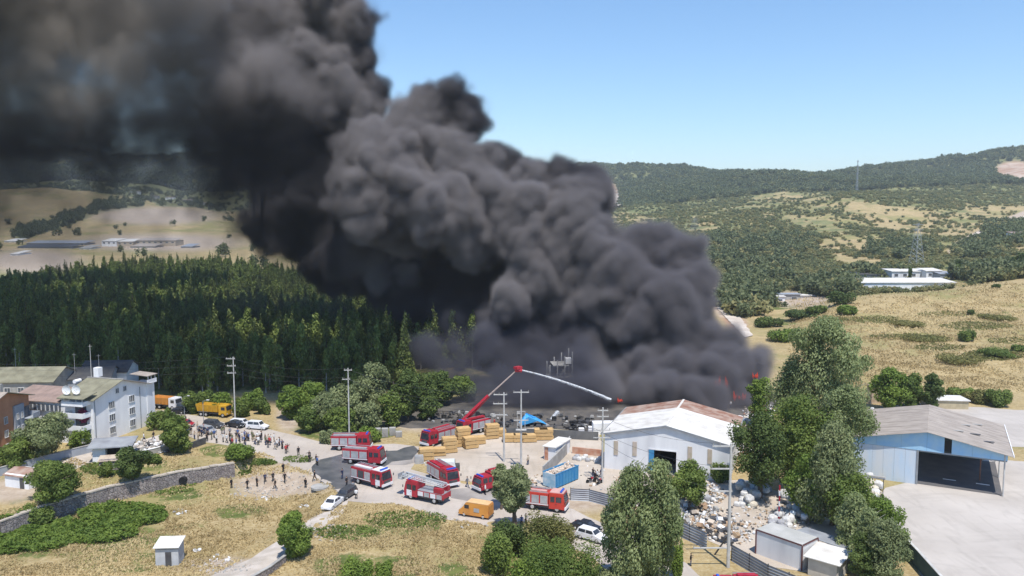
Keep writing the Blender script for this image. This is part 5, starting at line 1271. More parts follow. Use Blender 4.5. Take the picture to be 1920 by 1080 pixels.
def person(px, py, where, group, si=None, ti=None, pose=None, rz=None):
    g = G(px, py); si = PR.choice((0, 0, 1, 1, 2, 3, 4, 5, 6, 7)) if si is None else si; ti = PR.choice((0, 0, 1, 2, 3)) if ti is None else ti
    k = PR.choice((0, 0, 1, 2, 3)) if pose is None else pose
    o = bpy.data.objects.new('person', PMESH[k]); COL.objects.link(o)
    o.location = (g.x, g.y, g.z + .02); o.rotation_euler = (0, 0, PR.uniform(-3.1, 3.1) if rz is None else rz)
    s = PR.uniform(.98, 1.1); o.scale = (s * 1.05, s * 1.05, s)
    o.material_slots[1].link = 'OBJECT'; o.material_slots[1].material = SH[si][1]
    o.material_slots[2].link = 'OBJECT'; o.material_slots[2].material = TR[ti][1]
    lb = 'person in %s and %s %s %s' % (SH[si][0], TR[ti][0], ('standing', 'walking', 'with raised forearms', 'pointing')[k], where)
    if len(lb.split()) > 16: lb = 'person in %s %s %s' % (SH[si][0], ('standing', 'walking', 'with raised forearms', 'pointing')[k], where)
    if len(lb.split()) > 16: lb = 'person in %s %s' % (SH[si][0], where)
    tag(o, lb, 'person', group)
    return o
line = [(345, 806), (380, 822), (420, 826), (450, 832), (490, 832), (520, 842), (560, 858), (595, 872)]
def along(f):
    f *= len(line) - 1; i = min(int(f), len(line) - 2); f -= i
    return line[i][0] + (line[i + 1][0] - line[i][0]) * f, line[i][1] + (line[i + 1][1] - line[i][1]) * f
marks = ['beside the low dark wall', 'beside the silver car', 'near the dark car', 'near the street lamp', 'in front of the black car', 'in front of the white off road car', 'on the open road edge', 'above the bramble bush', 'along the bank', 'near the end of the bank', 'at the edge of the wet road']
for k in range(74):
    f = PR.random() ** 1.25; x, y = along(f)
    x += PR.uniform(-6, 6); y += PR.uniform(-14, 8) * (1.1 - .6 * f)
    person(x, y, marks[min(int(f * 11), 10)], 'onlookers along the road')
for k, (px, py, wh_) in enumerate(((434, 915, 'leftmost in the dry field'), (464, 917, 'second from the left in the dry field'), (482, 913, 'on the dirt bank'), (497, 905, 'on the dirt bank above the rubble'), (512, 903, 'on the bare dirt patch'), (516, 917, 'at the lower edge of the bare patch'),
                        (531, 886, 'alone on the yellow grass above the dirt patch'), (534, 905, 'on the pale dirt patch'), (573, 915, 'near the manhole rim on the right of the dirt patch'), (590, 902, 'at the edge of the wet road below the bank'))):
    person(px, py, wh_, 'people in the dry field', 1 if k != 3 else 5, 0, k % 2)
for a in ((642, 898, 'on the wet road left of the white roofed fire engine', 5), (662, 922, 'beside the dark car on the path', 2), (668, 936, 'on the road edge behind the white saloon', 0), (876, 914, 'between the dark red fire engine and the small red one', 2), (1295, 1061, 'alone on the pale ground by the poplars', 1),
          (968, 990, 'under the willow', 0), (978, 988, 'just right of another person under the willow', 3), (955, 997, 'left under the willow', 1), (986, 984, 'at the right edge of the willow', 2), (903, 926, 'beside the small red fire engine', 1), (910, 928, 'beside the small red fire engine, nearer', 0),
          (1112, 897, 'beside the concrete pole near the warehouse', 1), (1120, 900, 'in the small group by the warehouse pole', 0), (1127, 896, 'at the right of the group by the warehouse pole', 5), (1116, 904, 'nearest in the group by the warehouse pole', 1), (1159, 872, 'alone beside the warehouse corner', 7),
          (927, 800, 'behind the timber stack beside the boom engine', 4), (843, 820, 'beside the red fire engine behind the timber', 1), (650, 912, 'at the lower edge of the wet road', 1), (1370, 765, 'on the rear yard by the burning edge', 0), (1480, 985, 'beside the red pole in the depot', 4),
          (288, 825, 'in the courtyard below the white block', 1), (270, 828, 'in the courtyard left of the round tree', 0), (176, 864, 'beside the gatehouse', 1), (786, 858, 'beside the front of the red fire engine at the yard corner', 1), (990, 872, 'at the foot of the pole in the timber yard', 6)):
    person(a[0], a[1], a[2], 'people around the fire engines', a[3], PR.choice((0, 1)), PR.choice((0, 1, 2)))
# ------------------------------------------------------------ foliage
NR = np.random.default_rng(77)
def leaf_mesh(name, blobs, n, size, mtl, seed=0, up=0.0, flat=1.0, streak=1.0):
    "leaf clusters spread through ellipsoids (x, y, z, rx, ry, rz)"
    r = np.random.default_rng(seed); B = np.array(blobs, float)
    wgt = (B[:, 3] * B[:, 4] * B[:, 5]) ** (2 / 3); k = r.choice(len(B), n, p=wgt / wgt.sum())
    d = r.normal(0, 1, (n, 3)); d /= np.linalg.norm(d, axis=1)[:, None]
    rad = r.random(n) ** .36 * 1.14
    c = B[k, :3] + d * B[k, 3:6] * rad[:, None]
    nrm = d * .9 + r.normal(0, .55, (n, 3)) + np.array([0, 0, up]); nrm /= np.linalg.norm(nrm, axis=1)[:, None]
    a = np.cross(nrm, r.normal(0, 1, (n, 3)) + np.array([0, 0, .01]))
    if streak != 1: a = np.cross(nrm, np.cross(nrm, np.tile([0.15, 0, 1.0], (n, 1)) + r.normal(0, .25, (n, 3))))
    a /= np.linalg.norm(a, axis=1)[:, None] + 1e-9; b = np.cross(nrm, a)
    s = size * r.uniform(.6, 1.35, n)[:, None]
    a = a * s * streak; b = b * s * .62
    co = np.stack([c - a, c - b * .9 , c + a, c + b], 1).reshape(-1, 3)
    me = bpy.data.meshes.new(name); fastmesh(me, co, np.arange(n * 4).reshape(n, 4))
    bt_ = r.random(len(B)); t = np.clip(.55 * bt_[k] + .45 * r.random(n), 0, 1)
    at_ = me.attributes.new('tint', 'FLOAT', 'FACE'); at_.data.foreach_set('value', t.astype(np.float32))
    me.materials.append(mtl); return me
def crown_blobs(h0, h1, rx, ry, n, seed, shape='round', rs=(.2, .36)):
    r = random.Random(seed); out = []; hc = (h0 + h1) / 2; hh = (h1 - h0) / 2
    for _ in range(n):
        a = r.uniform(0, 2 * math.pi); v = r.uniform(-1, 1); q = r.uniform(.15, .88)
        if shape == 'round': e = math.sqrt(max(0, 1 - v * v))
        elif shape == 'tall': e = max(.22, 1 - abs(v + .25) ** 1.8 * .75)
        else: e = .5 + .5 * (v < .2)
        s = r.uniform(*rs)
        out.append((math.cos(a) * rx * e * q, math.sin(a) * ry * e * q, hc + v * hh * .84, rx * s, ry * s, min(rx, hh) * s * (1.5 if shape == 'tall' else .9)))
    out.append((0, 0, hc, rx * .62, ry * .62, hh * .7))
    return out
def trunk_mb(h, r0, crown_r, n, seed):
    r = random.Random(seed); mb = MB(); pts = [Vector((0, 0, -.3))]; k = 5
    for i in range(1, k + 1): pts.append(Vector((r.uniform(-.1, .1) * i * .6, r.uniform(-.1, .1) * i * .6, h * i / k)))
    rs = [r0 * (1.15 - .95 * i / k) for i in range(k + 1)]; mb.tube(pts, rs, 8)
    for _ in range(n):
        i = r.randint(1, k - 1); p = pts[i].lerp(pts[i + 1], r.random()); a = r.uniform(0, 6.28); l = crown_r * r.uniform(.5, .85)
        q = p + Vector((math.cos(a) * l * .5, math.sin(a) * l * .5, l * .35)); e = p + Vector((math.cos(a) * l, math.sin(a) * l, l * .6))
        mb.tube([p, q, e], [rs[i] * .5, rs[i] * .3, rs[i] * .1], 5)
    return mb
M_bark = mat('bark', (.17, .13, .10), (.10, .08, .065), 3, rough=.95, bump=.4)
M_pbark = mat('pale_bark', (.42, .40, .36), (.26, .24, .21), 3, rough=.95)
L_mid = leafmat('leaf_mid', (.08, .13, .032), (.24, .31, .075))
L_bright = leafmat('leaf_bright', (.11, .18, .035), (.26, .35, .07))
L_grey = leafmat('leaf_greygreen', (.15, .19, .085), (.35, .39, .19))
L_dark = leafmat('leaf_dark', (.06, .095, .03), (.17, .23, .065))
L_pop = leafmat('leaf_poplar', (.14, .19, .07), (.37, .42, .20))
L_dry = leafmat('leaf_dry', (.14, .16, .05), (.30, .27, .10))
L_con = leafmat('leaf_forest', (.07, .10, .03), (.27, .31, .095))
L_pink = leafmat('blossom_pink', (.30, .04, .12), (.45, .10, .22))
def tree(label, px, py, top, halfw, leaf=L_mid, shape='round', trunk=.25, n=None, group=None, name='tree', bark=None, size=None, cat='tree', nb=None, depth=1.0, streak=1.0, z=None, lift=.22, rs=(.2, .36)):
    "px, py foot; top = picture height of the tip; halfw = half width in pixels"
    g = G(px, py); d = g.y * CP + (H - g.z) * SP; mpp = d / F
    h = at(px, top, g.y).z - g.z; rx = halfw * mpp; seed = int(px * 7 + py)
    t = thing(name, label, cat, g, 0, group)
    h0 = h * lift; bl = crown_blobs(h0, h, rx, rx * depth, nb or (40 if shape == 'tall' else 34), seed, shape, rs)
    size = size or max(.13, 1.25 * 1.875 * mpp)
    n = n or int(min(26000, max(900, 5.2 * (rx * (h - h0)) * 3.0 / (size * size * .62) * .5)))
    part('trunk', trunk_mb(h * (.75 if shape != 'tall' else .9), max(.08, trunk), rx, 7, seed), bark or M_bark, t)
    part('crown', leaf_mesh('crown', bl, n, size, leaf, seed, up=.25, streak=streak), None, t)
    return t
def bush(label, px, py, top, halfw, leaf=L_mid, group=None, n=None, name='bush', cat='bush', size=None):
    g = G(px, py); d = g.y * CP + (H - g.z) * SP; mpp = d / F
    h = max(.6, at(px, top, g.y).z - g.z); rx = halfw * mpp; seed = int(px * 5 + py)
    r = random.Random(seed); bl = [(r.uniform(-.65, .65) * rx, r.uniform(-.6, .6) * rx * .8, h * r.uniform(.3, .68), rx * r.uniform(.25, .42), rx * r.uniform(.25, .42), h * r.uniform(.25, .36)) for _ in range(13)]
    bl.append((0, 0, h * .4, rx * .6, rx * .5, h * .4))
    size = size or max(.12, 1.15 * 1.875 * mpp)
    t = thing(name, label, cat, g, 0, group)
    part('foliage', leaf_mesh('foliage', bl, n or int(min(15000, max(500, 5.0 * rx * h * 4 / (size * size)))), size, leaf, seed, up=.3), None, t)
    st = MB(); 
    for k in range(5): a = k * 1.3; st.cyl((0, 0, -.1), (math.cos(a) * rx * .5, math.sin(a) * rx * .5, h * .6), .06, .03, 5)
    part('stems', st, M_bark, t)
    return t
# foreground right
tree('tall narrow poplar in the foreground, left one of the pair by the road', 1182, 1112, 856, 60, L_pop, 'tall', .35, bark=M_pbark, group='foreground poplars', lift=.08, n=26000, streak=1.25, nb=34)
tree('tall poplar in the foreground, right and slightly shorter one of the pair by the road', 1232, 1120, 866, 54, L_pop, 'tall', .32, bark=M_pbark, group='foreground poplars', lift=.08, n=22000, streak=1.25, nb=30)
tree('very large poplar rising beside the blue shed, tallest tree in view', 1540, 858, 590, 92, L_pop, 'round', .5, bark=M_pbark, lift=.12, n=30000, nb=44, streak=1.15, rs=(.14, .28))
tree('leafy poplar left of the tallest one, before the smoke edge', 1480, 850, 660, 44, L_pop, 'tall', .3, bark=M_pbark, lift=.1, n=9000)
tree('small light green tree beside the burning edge, right of the warehouse', 1425, 800, 700, 26, L_bright, 'round', .2, lift=.05)
tree('dark dense mulberry tree beside the warehouse corner', 1425, 935, 775, 62, L_dark, 'round', .4, lift=.16, n=17000, nb=44)
tree('mid green tree between the dark tree and the blue shed, upper one', 1500, 930, 745, 70, L_mid, 'round', .4, lift=.12, n=19000, nb=46)
tree('grey green poplar leaning towards the blue shed', 1560, 985, 800, 62, L_grey, 'tall', .35, lift=.08, n=18000, streak=1.2, nb=30)
tree('loose green tree in front of the blue shed wall', 1600, 1010, 890, 55, L_mid, 'round', .3, lift=.1, n=13000)
tree('bright green tree at the edge of the concrete yard', 1650, 1040, 935, 48, L_bright, 'round', .3, lift=.08, n=12000)
tree('grey green tree at the lower edge left of the green wall', 1660, 1120, 975, 46, L_grey, 'round', .3, lift=.08, n=13000)
tree('light green poplar between the bright tree and the lower edge trees', 1628, 1085, 955, 36, L_pop, 'tall', .25, bark=M_pbark, lift=.08, n=11000)
tree('dark green tree at the lower edge beside the cream cabin', 1620, 1110, 1000, 34, L_dark, 'round', .25, lift=.1, n=8000)
tree('young tree in front of the warehouse door', 1292, 960, 862, 38, L_mid, 'round', .2, lift=.2, n=9000)
bush('low bush under the young tree before the warehouse', 1262, 935, 890, 26, L_mid)
bush('small green tree bush at the right corner of the warehouse', 1350, 905, 865, 20, L_mid)
tree('pale green willow standing over the road, partly hiding the fire engines', 965, 1000, 874, 42, L_grey, 'round', .35, lift=.35, n=13000)
tree('small dusty tree left behind the willow', 940, 955, 868, 22, L_grey, 'round', .2, lift=.2, n=5000)
bush('dense shadowed bush at the willow foot', 962, 1040, 975, 40, L_dark, n=9000)
bush('olive green bush right of the willow foot', 1030, 1040, 955, 52, L_dry, n=12000)
bush('broad mid green bush at the lower edge right of the willow', 1050, 1110, 1005, 88, L_mid, n=22000)
bush('green bush below the willow on its left', 935, 1075, 985, 34, L_mid, n=9000)
bush('broad bright bush at the lower edge left of the poplars', 985, 1125, 1040, 46, L_bright, n=9000)
bush('low bush at the foot of the poplars', 1140, 1115, 1060, 60, L_grey, n=10000)
bush('narrow yellow green shrub right of the poplars', 1268, 1085, 1010, 14, L_bright)
# middle left
tree('round bright green tree alone beside the path in the field', 552, 1046, 962, 37, L_bright, 'round', .25, lift=.06, n=16000, nb=44)
bush('bright green shrub at the lower edge of the field, right of the path', 672, 1098, 1040, 32, L_bright, n=7000)
bush('smaller green shrub beside the lower edge shrub', 718, 1085, 1052, 18, L_bright, n=3000)
tree('broad dark fig tree over the rusty shed', 105, 945, 862, 55, L_mid, 'round', .3, lift=.1, n=15000)
bush('low dark bush hanging over the stone wall at the left', 70, 985, 945, 30, L_mid, n=6000)
tree('dark green tree above the brown shed', 248, 905, 838, 33, L_dark, 'round', .25, lift=.12, n=9000)
bush('small green bush left of the dark garden tree', 200, 895, 862, 14, L_mid)
bush('low bush right of the dark garden tree', 290, 870, 848, 16, L_mid)
tree('round green tree at the road edge beside the crowd', 333, 850, 781, 33, L_mid, 'round', .25, lift=.08, n=12000, nb=44)
tree('olive tree before the white block and the grey garden wall', 88, 868, 778, 52, L_grey, 'round', .3, lift=.2, n=13000)
tree('green tree left of the olive tree below the orange block', 30, 880, 822, 36, L_mid, 'round', .25, lift=.1, n=8000)
bush('green bush between the olive tree and the white block', 150, 838, 800, 20, L_bright)
bush('bushes at the right corner of the white block', 302, 805, 765, 24, L_mid)
bush('second bush behind the right corner of the white block', 320, 795, 768, 16, L_dark)
bush('bright bramble bush at the end of the stone wall', 448, 862, 830, 28, L_bright, n=6000)
bush('bramble hanging over the wall end below the bright bush', 440, 880, 850, 14, L_mid, n=3000)
bg_ = bush('pink flowering bougainvillea on the balcony of the white block', 158, 835, 808, 13, L_pink, name='bougainvillea', cat='plant', n=1500)
bg_.location.z = 4.6; bg_.location.y += .5
for k, (px, py, tp, hw_, lf) in enumerate(((365, 775, 732, 24, L_mid), (388, 772, 728, 20, L_mid), (415, 775, 735, 24, L_bright), (452, 782, 745, 20, L_mid), (470, 768, 728, 22, L_bright), (493, 776, 742, 17, L_mid), (350, 762, 735, 18, L_dark))):
    bush(['dark rounded hedge bush behind the yellow truck', 'second rounded bush behind the yellow truck', 'bright rounded bush left of the concrete pole', 'rounded bush in front of the concrete pole foot', 'bright rounded bush right of the concrete pole', 'small rounded bush at the orange earth bank', 'shadowed bush at the forest edge above the parked cars'][k], px, py, tp, hw_, lf, group='rounded bushes along the forest edge', n=5000)
for k, (px, py, tp, hw_, lf) in enumerate(((548, 785, 722, 28, L_bright), (585, 775, 718, 34, L_bright), (608, 805, 735, 36, L_grey), (580, 812, 760, 26, L_mid), (645, 795, 720, 36, L_grey), (640, 815, 765, 32, L_mid), (690, 805, 755, 30, L_grey), (700, 775, 680, 36, L_grey), (735, 800, 735, 30, L_mid), (665, 760, 690, 26, L_mid), (765, 790, 690, 30, L_dark))):
    tree(['leftmost bright tree of the clump behind the road', 'bright tallest tree of the clump behind the road', 'grey green willow in the front of the clump', 'low dark tree at the front left of the clump', 'grey green tree in the middle of the clump', 'shadowed low tree in front of the concrete pole', 'grey green tree at the right front of the clump', 'tall smoky tree behind the clump', 'smoky tree at the right end of the clump', 'tree behind the middle of the clump', 'dark smoky tree nearest the boom engine'][k], px, py, tp, hw_, lf, 'round', .25, group='clump of trees behind the road', lift=.06, n=7000)
bush('bright green bush between the tree clump and the grey stack', 690, 830, 800, 24, L_bright, n=4000)
bush('pale shrub at the road edge below the tree clump', 612, 832, 805, 16, L_grey, n=2500)
# right background
tree('bright green tree behind the blue shed', 1668, 770, 688, 34, L_bright, 'round', .25, lift=.08, n=8000)
tree('dark green tree behind the blue shed, right of the bright one', 1705, 768, 700, 32, L_mid, 'round', .25, lift=.08, n=8000)
tree('grey green tree at the right end of the trees behind the blue shed', 1745, 772, 700, 22, L_dark, 'round', .2, lift=.08, n=5000)
for k, (px, py, tp, hw_) in enumerate(((1800, 748, 726, 26), (1838, 756, 728, 28), (1872, 762, 728, 24))):
    bush(['left part of the low dark hedge below the grass slope', 'middle bush of the low hedge below the grass slope', 'rightmost bush of the low hedge below the grass slope'][k], px, py, tp, hw_, (L_mid, L_dry, L_mid)[k], group='hedge below the grass slope', n=5000)
for k, (px, py, tp, hw_, lf) in enumerate(((1575, 572, 545, 24, L_dark), (1500, 598, 580, 34, L_dark), (1440, 612, 590, 30, L_dark), (1470, 640, 615, 40, L_bright), (1590, 590, 572, 20, L_bright), (1530, 590, 572, 20, L_mid))):
    bush(['dark rounded bush beside the end of the long white hall', 'long dark bush on the edge of the dry slope', 'dark bush below the depot sheds', 'yellow green bush between the dry slope and the smoke', 'bright green bush under the white hall end', 'low bush on the crest of the dry slope'][k], px, py, tp, hw_, lf, group='bushes around the valley depot', n=2600, size=.45)
for k, (px, py, tp, hw_) in enumerate(((1793, 522, 487, 10), (1810, 522, 492, 6), (1833, 512, 488, 9), (1896, 505, 480, 8), (1910, 500, 470, 10), (1857, 455+60, 500, 8), (1705, 520, 498, 4))):
    g = GY(px, 430); rr_ = hw_ * 433 / F; h = at(px, tp, 430).z - g.z
    t = thing('tree', ['dark round tree at the right end of the hill houses', 'slim dark tree beside the round one on the hill', 'bushy dark tree on the crest right of the houses', 'dark tree near the right edge on the crest', 'tall dark tree at the right edge on the crest', 'low tree on the crest', 'slim cypress in front of the pale hall on the hill'][k], 'tree', g, 0, 'trees on the crest of the hill')
    part('crown', leaf_mesh('crown', crown_blobs(h * .1, h, rr_, rr_, 10, k), 900, .55, L_dark, k), None, t); part('trunk', MB().cyl((0, 0, -.5), (0, 0, h * .6), .2, .1), M_bark, t)

# bramble patch in the lower field, ground cover
def patch(name, label, ells, n, size, mtl, hmax, seed):
    r = np.random.default_rng(seed); pts = []
    for (cx, cy, rx, ry, wt) in ells:
        m = int(n * wt); a = r.uniform(0, 2 * np.pi, m); q = np.sqrt(r.random(m))
        pts.append(GV(cx + rx * q * np.cos(a), cy + ry * q * np.sin(a)))
    P_ = np.concatenate(pts); n = len(P_)
    hgt = (vnoise(P_[:, 0] * .6, P_[:, 1] * .6) * .6 + vnoise(P_[:, 0] * 1.7 + 5, P_[:, 1] * 1.7) * .4) * hmax
    c = P_.copy(); c[:, 2] += hgt * r.random(n) ** .4
    nrm = r.normal(0, .6, (n, 3)) + np.array([0, 0, .8]); nrm /= np.linalg.norm(nrm, axis=1)[:, None]
    a = np.cross(nrm, r.normal(0, 1, (n, 3))); a /= np.linalg.norm(a, axis=1)[:, None]; b = np.cross(nrm, a); s = size * r.uniform(.6, 1.4, n)[:, None]
    co = np.stack([c - a * s, c - b * s * .6, c + a * s, c + b * s * .6], 1).reshape(-1, 3)
    me = bpy.data.meshes.new(name); fastmesh(me, co, np.arange(n * 4).reshape(n, 4))
    at_ = me.attributes.new('tint', 'FLOAT', 'FACE'); at_.data.foreach_set('value', np.clip(vnoise(c[:, 0] * .8, c[:, 1] * .8) * .7 + r.random(n) * .3, 0, 1).astype(np.float32))
    me.materials.append(mtl); o = link(name, me); tag(o, label, None, None, 'stuff'); return o
patch('bramble_thicket', 'green bramble thicket along the foot of the stone wall', [(150, 1000, 110, 22, .35), (230, 968, 85, 22, .35), (60, 1015, 75, 22, .2), (10, 1020, 50, 22, .1)], 18000, .24, L_bright, 1.5, 3)
patch('weeds', 'green weeds in the upper garden and the banks', [(200, 880, 50, 12, .2), (330, 905, 40, 8, .1), (480, 868, 40, 6, .2), (760, 975, 80, 16, .15), (650, 1000, 60, 14, .1), (560, 862, 30, 6, .05), (690, 812, 40, 8, .1), (25, 870, 40, 12, .1)], 7000, .2, L_mid, .6, 4)
# dry grass tufts over the open fields
def tufts(name, label, polys, n, hgt, mtl, seed):
    r = np.random.default_rng(seed); xs_, ys_ = [], []
    for (x0, y0, x1, y1, wt) in polys:
        m = int(n * wt); xs_.append(r.uniform(x0, x1, m)); ys_.append(r.uniform(y0, y1, m))
    px = np.concatenate(xs_); py = np.concatenate(ys_)
    a = (px - 960) / F; b = -(py - 540) / F; fy = CP + b * SP; fz = -SP + b * CP
    z = np.zeros(len(px))
    for _ in range(14):
        t = (z - H) / fz; x = a * t; y = fy * t; z = z * .5 + terrain(x, y) * .5
    ok = (np.abs(z - terrain(x, y)) < .4)
    f = vnoise(x * .25 + 31, y * .25) * .6 + vnoise(x * .9, y * .9 + 7) * .4; ok &= f > r.uniform(.25, .7, len(x))
    for pl in SKIP:
        ok &= ~inpoly(px, py, pl)
    x, y, z, f = x[ok], y[ok], z[ok], f[ok]; n = len(x); sc = np.clip(y / 120, 1, 2.2)
    h = hgt * r.uniform(.5, 1.3, n) * (.5 + f) * sc; w_ = .065 * sc
    th = r.uniform(0, np.pi, n); dx, dy = np.cos(th), np.sin(th); lx, ly = r.normal(0, .45, n) * h, (r.normal(0, .45, n) + .25) * h; h = h * .75
    base = np.stack([x, y, z - .03], 1); wv = np.stack([dx * w_, dy * w_, 0 * x], 1); tip = base + np.stack([lx, ly, h], 1)
    tw = np.stack([dx * w_ * 1.6, dy * w_ * 1.6, 0 * x], 1)
    co = np.stack([base - wv, base + wv, tip + tw, tip - tw], 1).reshape(-1, 3)
    me = bpy.data.meshes.new(name); fastmesh(me, co, np.arange(n * 4).reshape(n, 4))
    at_ = me.attributes.new('tint', 'FLOAT', 'FACE'); at_.data.foreach_set('value', np.clip(vnoise(x * .09 + 3, y * .09) * .95 + f * .3 + r.random(n) * .2 - .2, 0, 1).astype(np.float32))
    me.materials.append(mtl); o = link(name, me); tag(o, label, None, None, 'stuff')
def inpoly(px, py, pl):
    c = np.zeros(len(px), bool); j = len(pl) - 1
    for i in range(len(pl)):
        xi, yi = pl[i]; xj, yj = pl[j]
        k = ((yi > py) != (yj > py)) & (px < (xj - xi) * (py - yi) / (yj - yi + 1e-9) + xi); c ^= k; j = i
    return c
SKIP = [[(640, 940), (655, 930), (545, 1035), (440, 1110), (300, 1130), (400, 1078), (520, 1015)], [(440, 838), (500, 852), (600, 895), (655, 935), (740, 945), (905, 985), (1000, 1005), (1095, 1035), (1180, 1100), (1340, 1100), (1260, 1040), (990, 925), (740, 820), (500, 790), (280, 760), (280, 830)],
        [(430, 900), (560, 885), (600, 905), (590, 925), (500, 935), (430, 930)], [(-20, 890), (70, 900), (70, 945), (-20, 960)], [(100, 845), (340, 800), (350, 840), (180, 875)]]
L_straw = leafmat('dry_grass', (.37, .28, .135), (.69, .56, .315), .4)
tufts('dry_grass', 'dry straw coloured grass over the lower field', [(0, 905, 640, 1080, .5), (560, 945, 960, 1080, .32), (100, 840, 440, 930, .12), (430, 850, 600, 905, .06)], 95000, .28, L_straw, 5)
tufts('dry_grass', 'dry grass over the long slope on the right', [(1480, 530, 1920, 735, 1.0)], 40000, .30, L_straw, 6)

# ------------------------------------------------------------ forest
def fir_mesh(seed, h, r_, n, mtl, name='forest_tree'):
    r = random.Random(seed); bl = []
    for k in range(12):
        v = k / 11; rr_ = r_ * (1 - v) ** .7 * r.uniform(.75, 1.15) + .25; a = r.uniform(0, 6.28)
        bl.append((math.cos(a) * rr_ * .35, math.sin(a) * rr_ * .35, h * (.12 + .83 * v), rr_ * .8, rr_ * .8, h * .085))
    me = leaf_mesh(name, bl, n, .33, mtl, seed, up=.1, streak=1.3)
    bm = bmesh.new(); bm.from_mesh(me); 
    bmesh.ops.create_cone(bm, cap_ends=False, segments=6, radius1=.28, radius2=.06, depth=h * .9, matrix=Matrix.Translation((0, 0, h * .45)))
    bm.to_mesh(me); bm.free(); me.materials.append(M_bark)
    for p_ in me.polygons[n:]: p_.material_index = 1
    return me
FIRS = [fir_mesh(k, h, r_, 760, L_con) for k, (h, r_) in enumerate(((14, 1.8), (17, 2.0), (11, 1.6), (15, 1.4), (12.5, 2.3)))]
L_con2 = leafmat('leaf_forest_bright', (.10, .15, .035), (.30, .36, .10))
def soft_mesh(seed, h, r_, n, mtl):
    me = leaf_mesh('forest_tree', crown_blobs(h * .12, h, r_, r_, 16, seed, 'tall', (.3, .5)), n, .36, mtl, seed, up=.2, streak=1.2)
    bm = bmesh.new(); bm.from_mesh(me); bmesh.ops.create_cone(bm, cap_ends=False, segments=6, radius1=.25, radius2=.06, depth=h * .9, matrix=Matrix.Translation((0, 0, h * .45))); bm.to_mesh(me); bm.free()
    me.materials.append(M_pbark)
    for p_ in me.polygons[n:]: p_.material_index = 1
    return me
FIRS += [soft_mesh(41, 13, 2.1, 760, L_con2), soft_mesh(42, 10.5, 1.9, 700, L_con2), soft_mesh(43, 15, 1.9, 800, L_con2), soft_mesh(44, 8, 2.3, 620, L_con), soft_mesh(45, 12, 2.2, 760, L_con2)]
def edge_near(px):  # picture row of the near forest edge
    return np.interp(px, [-300, 0, 200, 330, 520, 740, 800, 900, 1000, 1120], [690, 700, 715, 742, 738, 738, 758, 752, 735, 710])
def edge_far(px): return np.interp(px, [-300, 0, 120, 230, 420, 640, 800, 1000, 1120], [560, 552, 538, 520, 516, 556, 618, 640, 640])
fr = np.random.default_rng(9); cand = []
X_, Y_ = np.meshgrid(np.arange(-520, 60, 4.0), np.arange(190, 700, 4.0)); X_ = X_.ravel() + fr.uniform(-1.9, 1.9, X_.size); Y_ = Y_.ravel() + fr.uniform(-1.9, 1.9, Y_.size)
pxf, pyf = proj(X_, Y_, 0.0)
k_ = ((pxf < 770) | (Y_ > 232)) & (pyf < edge_near(pxf)) & (pyf > edge_far(pxf)) & (pxf > -420) & (pxf < 1060) & (vnoise(X_ / 25, Y_ / 25) > .12)
X_, Y_, pxf = X_[k_], Y_[k_], pxf[k_]
order = np.argsort(Y_)
inview = (pxf[order] > -10) & (pxf[order] < 1010)
single = order[inview][:290]; rest = np.setdiff1d(order, single)
print('forest', len(order))
zones = lambda px: 'behind the white apartment block' if px < 300 else 'behind the rounded bushes' if px < 520 else 'behind the clump of trees' if px < 760 else 'behind the boom engine'
for i in single:
    o = bpy.data.objects.new('forest_tree', FIRS[int(fr.integers(10))]); COL.objects.link(o); s = fr.uniform(.68, 1.2)
    o.location = (X_[i], Y_[i], 0); o.rotation_euler = (0, 0, fr.uniform(0, 6)); o.scale = (s, s, s * fr.uniform(.9, 1.1))
    tag(o, 'slim dark tree in the front rows of the wood ' + zones(pxf[i]), 'tree', 'front trees of the wood ' + zones(pxf[i]))
def scatter(name, label, P_, sc, protos, seed, kind='stuff'):
    "instances of a few meshes on points, one object"
    r = np.random.default_rng(seed); me = bpy.data.meshes.new(name); me.vertices.add(len(P_)); me.vertices.foreach_set('co', np.asarray(P_, np.float32).ravel())
    for nm, ty, v in (('scl', 'FLOAT', sc), ('rot', 'FLOAT', r.uniform(0, 6.28, len(P_))), ('pick', 'INT', r.integers(0, len(protos), len(P_)))):
        a = me.attributes.new(nm, ty, 'POINT'); a.data.foreach_set('value', np.asarray(v, np.int32 if ty == 'INT' else np.float32))
    o = link(name, me); tag(o, label, None, None, kind)
    ng = bpy.data.node_groups.new(name, 'GeometryNodeTree'); ng.interface.new_socket('Geometry', in_out='INPUT', socket_type='NodeSocketGeometry'); ng.interface.new_socket('Geometry', in_out='OUTPUT', socket_type='NodeSocketGeometry')
    N = ng.nodes; L = ng.links; gi = N.new('NodeGroupInput'); go = N.new('NodeGroupOutput'); g2 = N.new('GeometryNodeGeometryToInstance')
    for p_ in protos:
        oi = N.new('GeometryNodeObjectInfo'); oi.inputs['Object'].default_value = p_; oi.transform_space = 'ORIGINAL'; L.new(oi.outputs['Geometry'], g2.inputs[0])
    def na(n_, ty):
        q = N.new('GeometryNodeInputNamedAttribute'); q.data_type = ty; q.inputs[0].default_value = n_; return q.outputs[0]
    io = N.new('GeometryNodeInstanceOnPoints'); L.new(gi.outputs[0], io.inputs['Points']); L.new(g2.outputs[0], io.inputs['Instance']); io.inputs['Pick Instance'].default_value = True
    L.new(na('pick', 'INT'), io.inputs['Instance Index']); cx = N.new('ShaderNodeCombineXYZ'); L.new(na('rot', 'FLOAT'), cx.inputs[2])
    L.new(cx.outputs[0], io.inputs['Rotation']); L.new(na('scl', 'FLOAT'), io.inputs['Scale']); L.new(io.outputs[0], go.inputs[0])
    o.modifiers.new('scatter', 'NODES').node_group = ng
    return o
def proto(name, me): return bpy.data.objects.new(name, me)
firp = [proto('conifer_form', m) for m in FIRS]
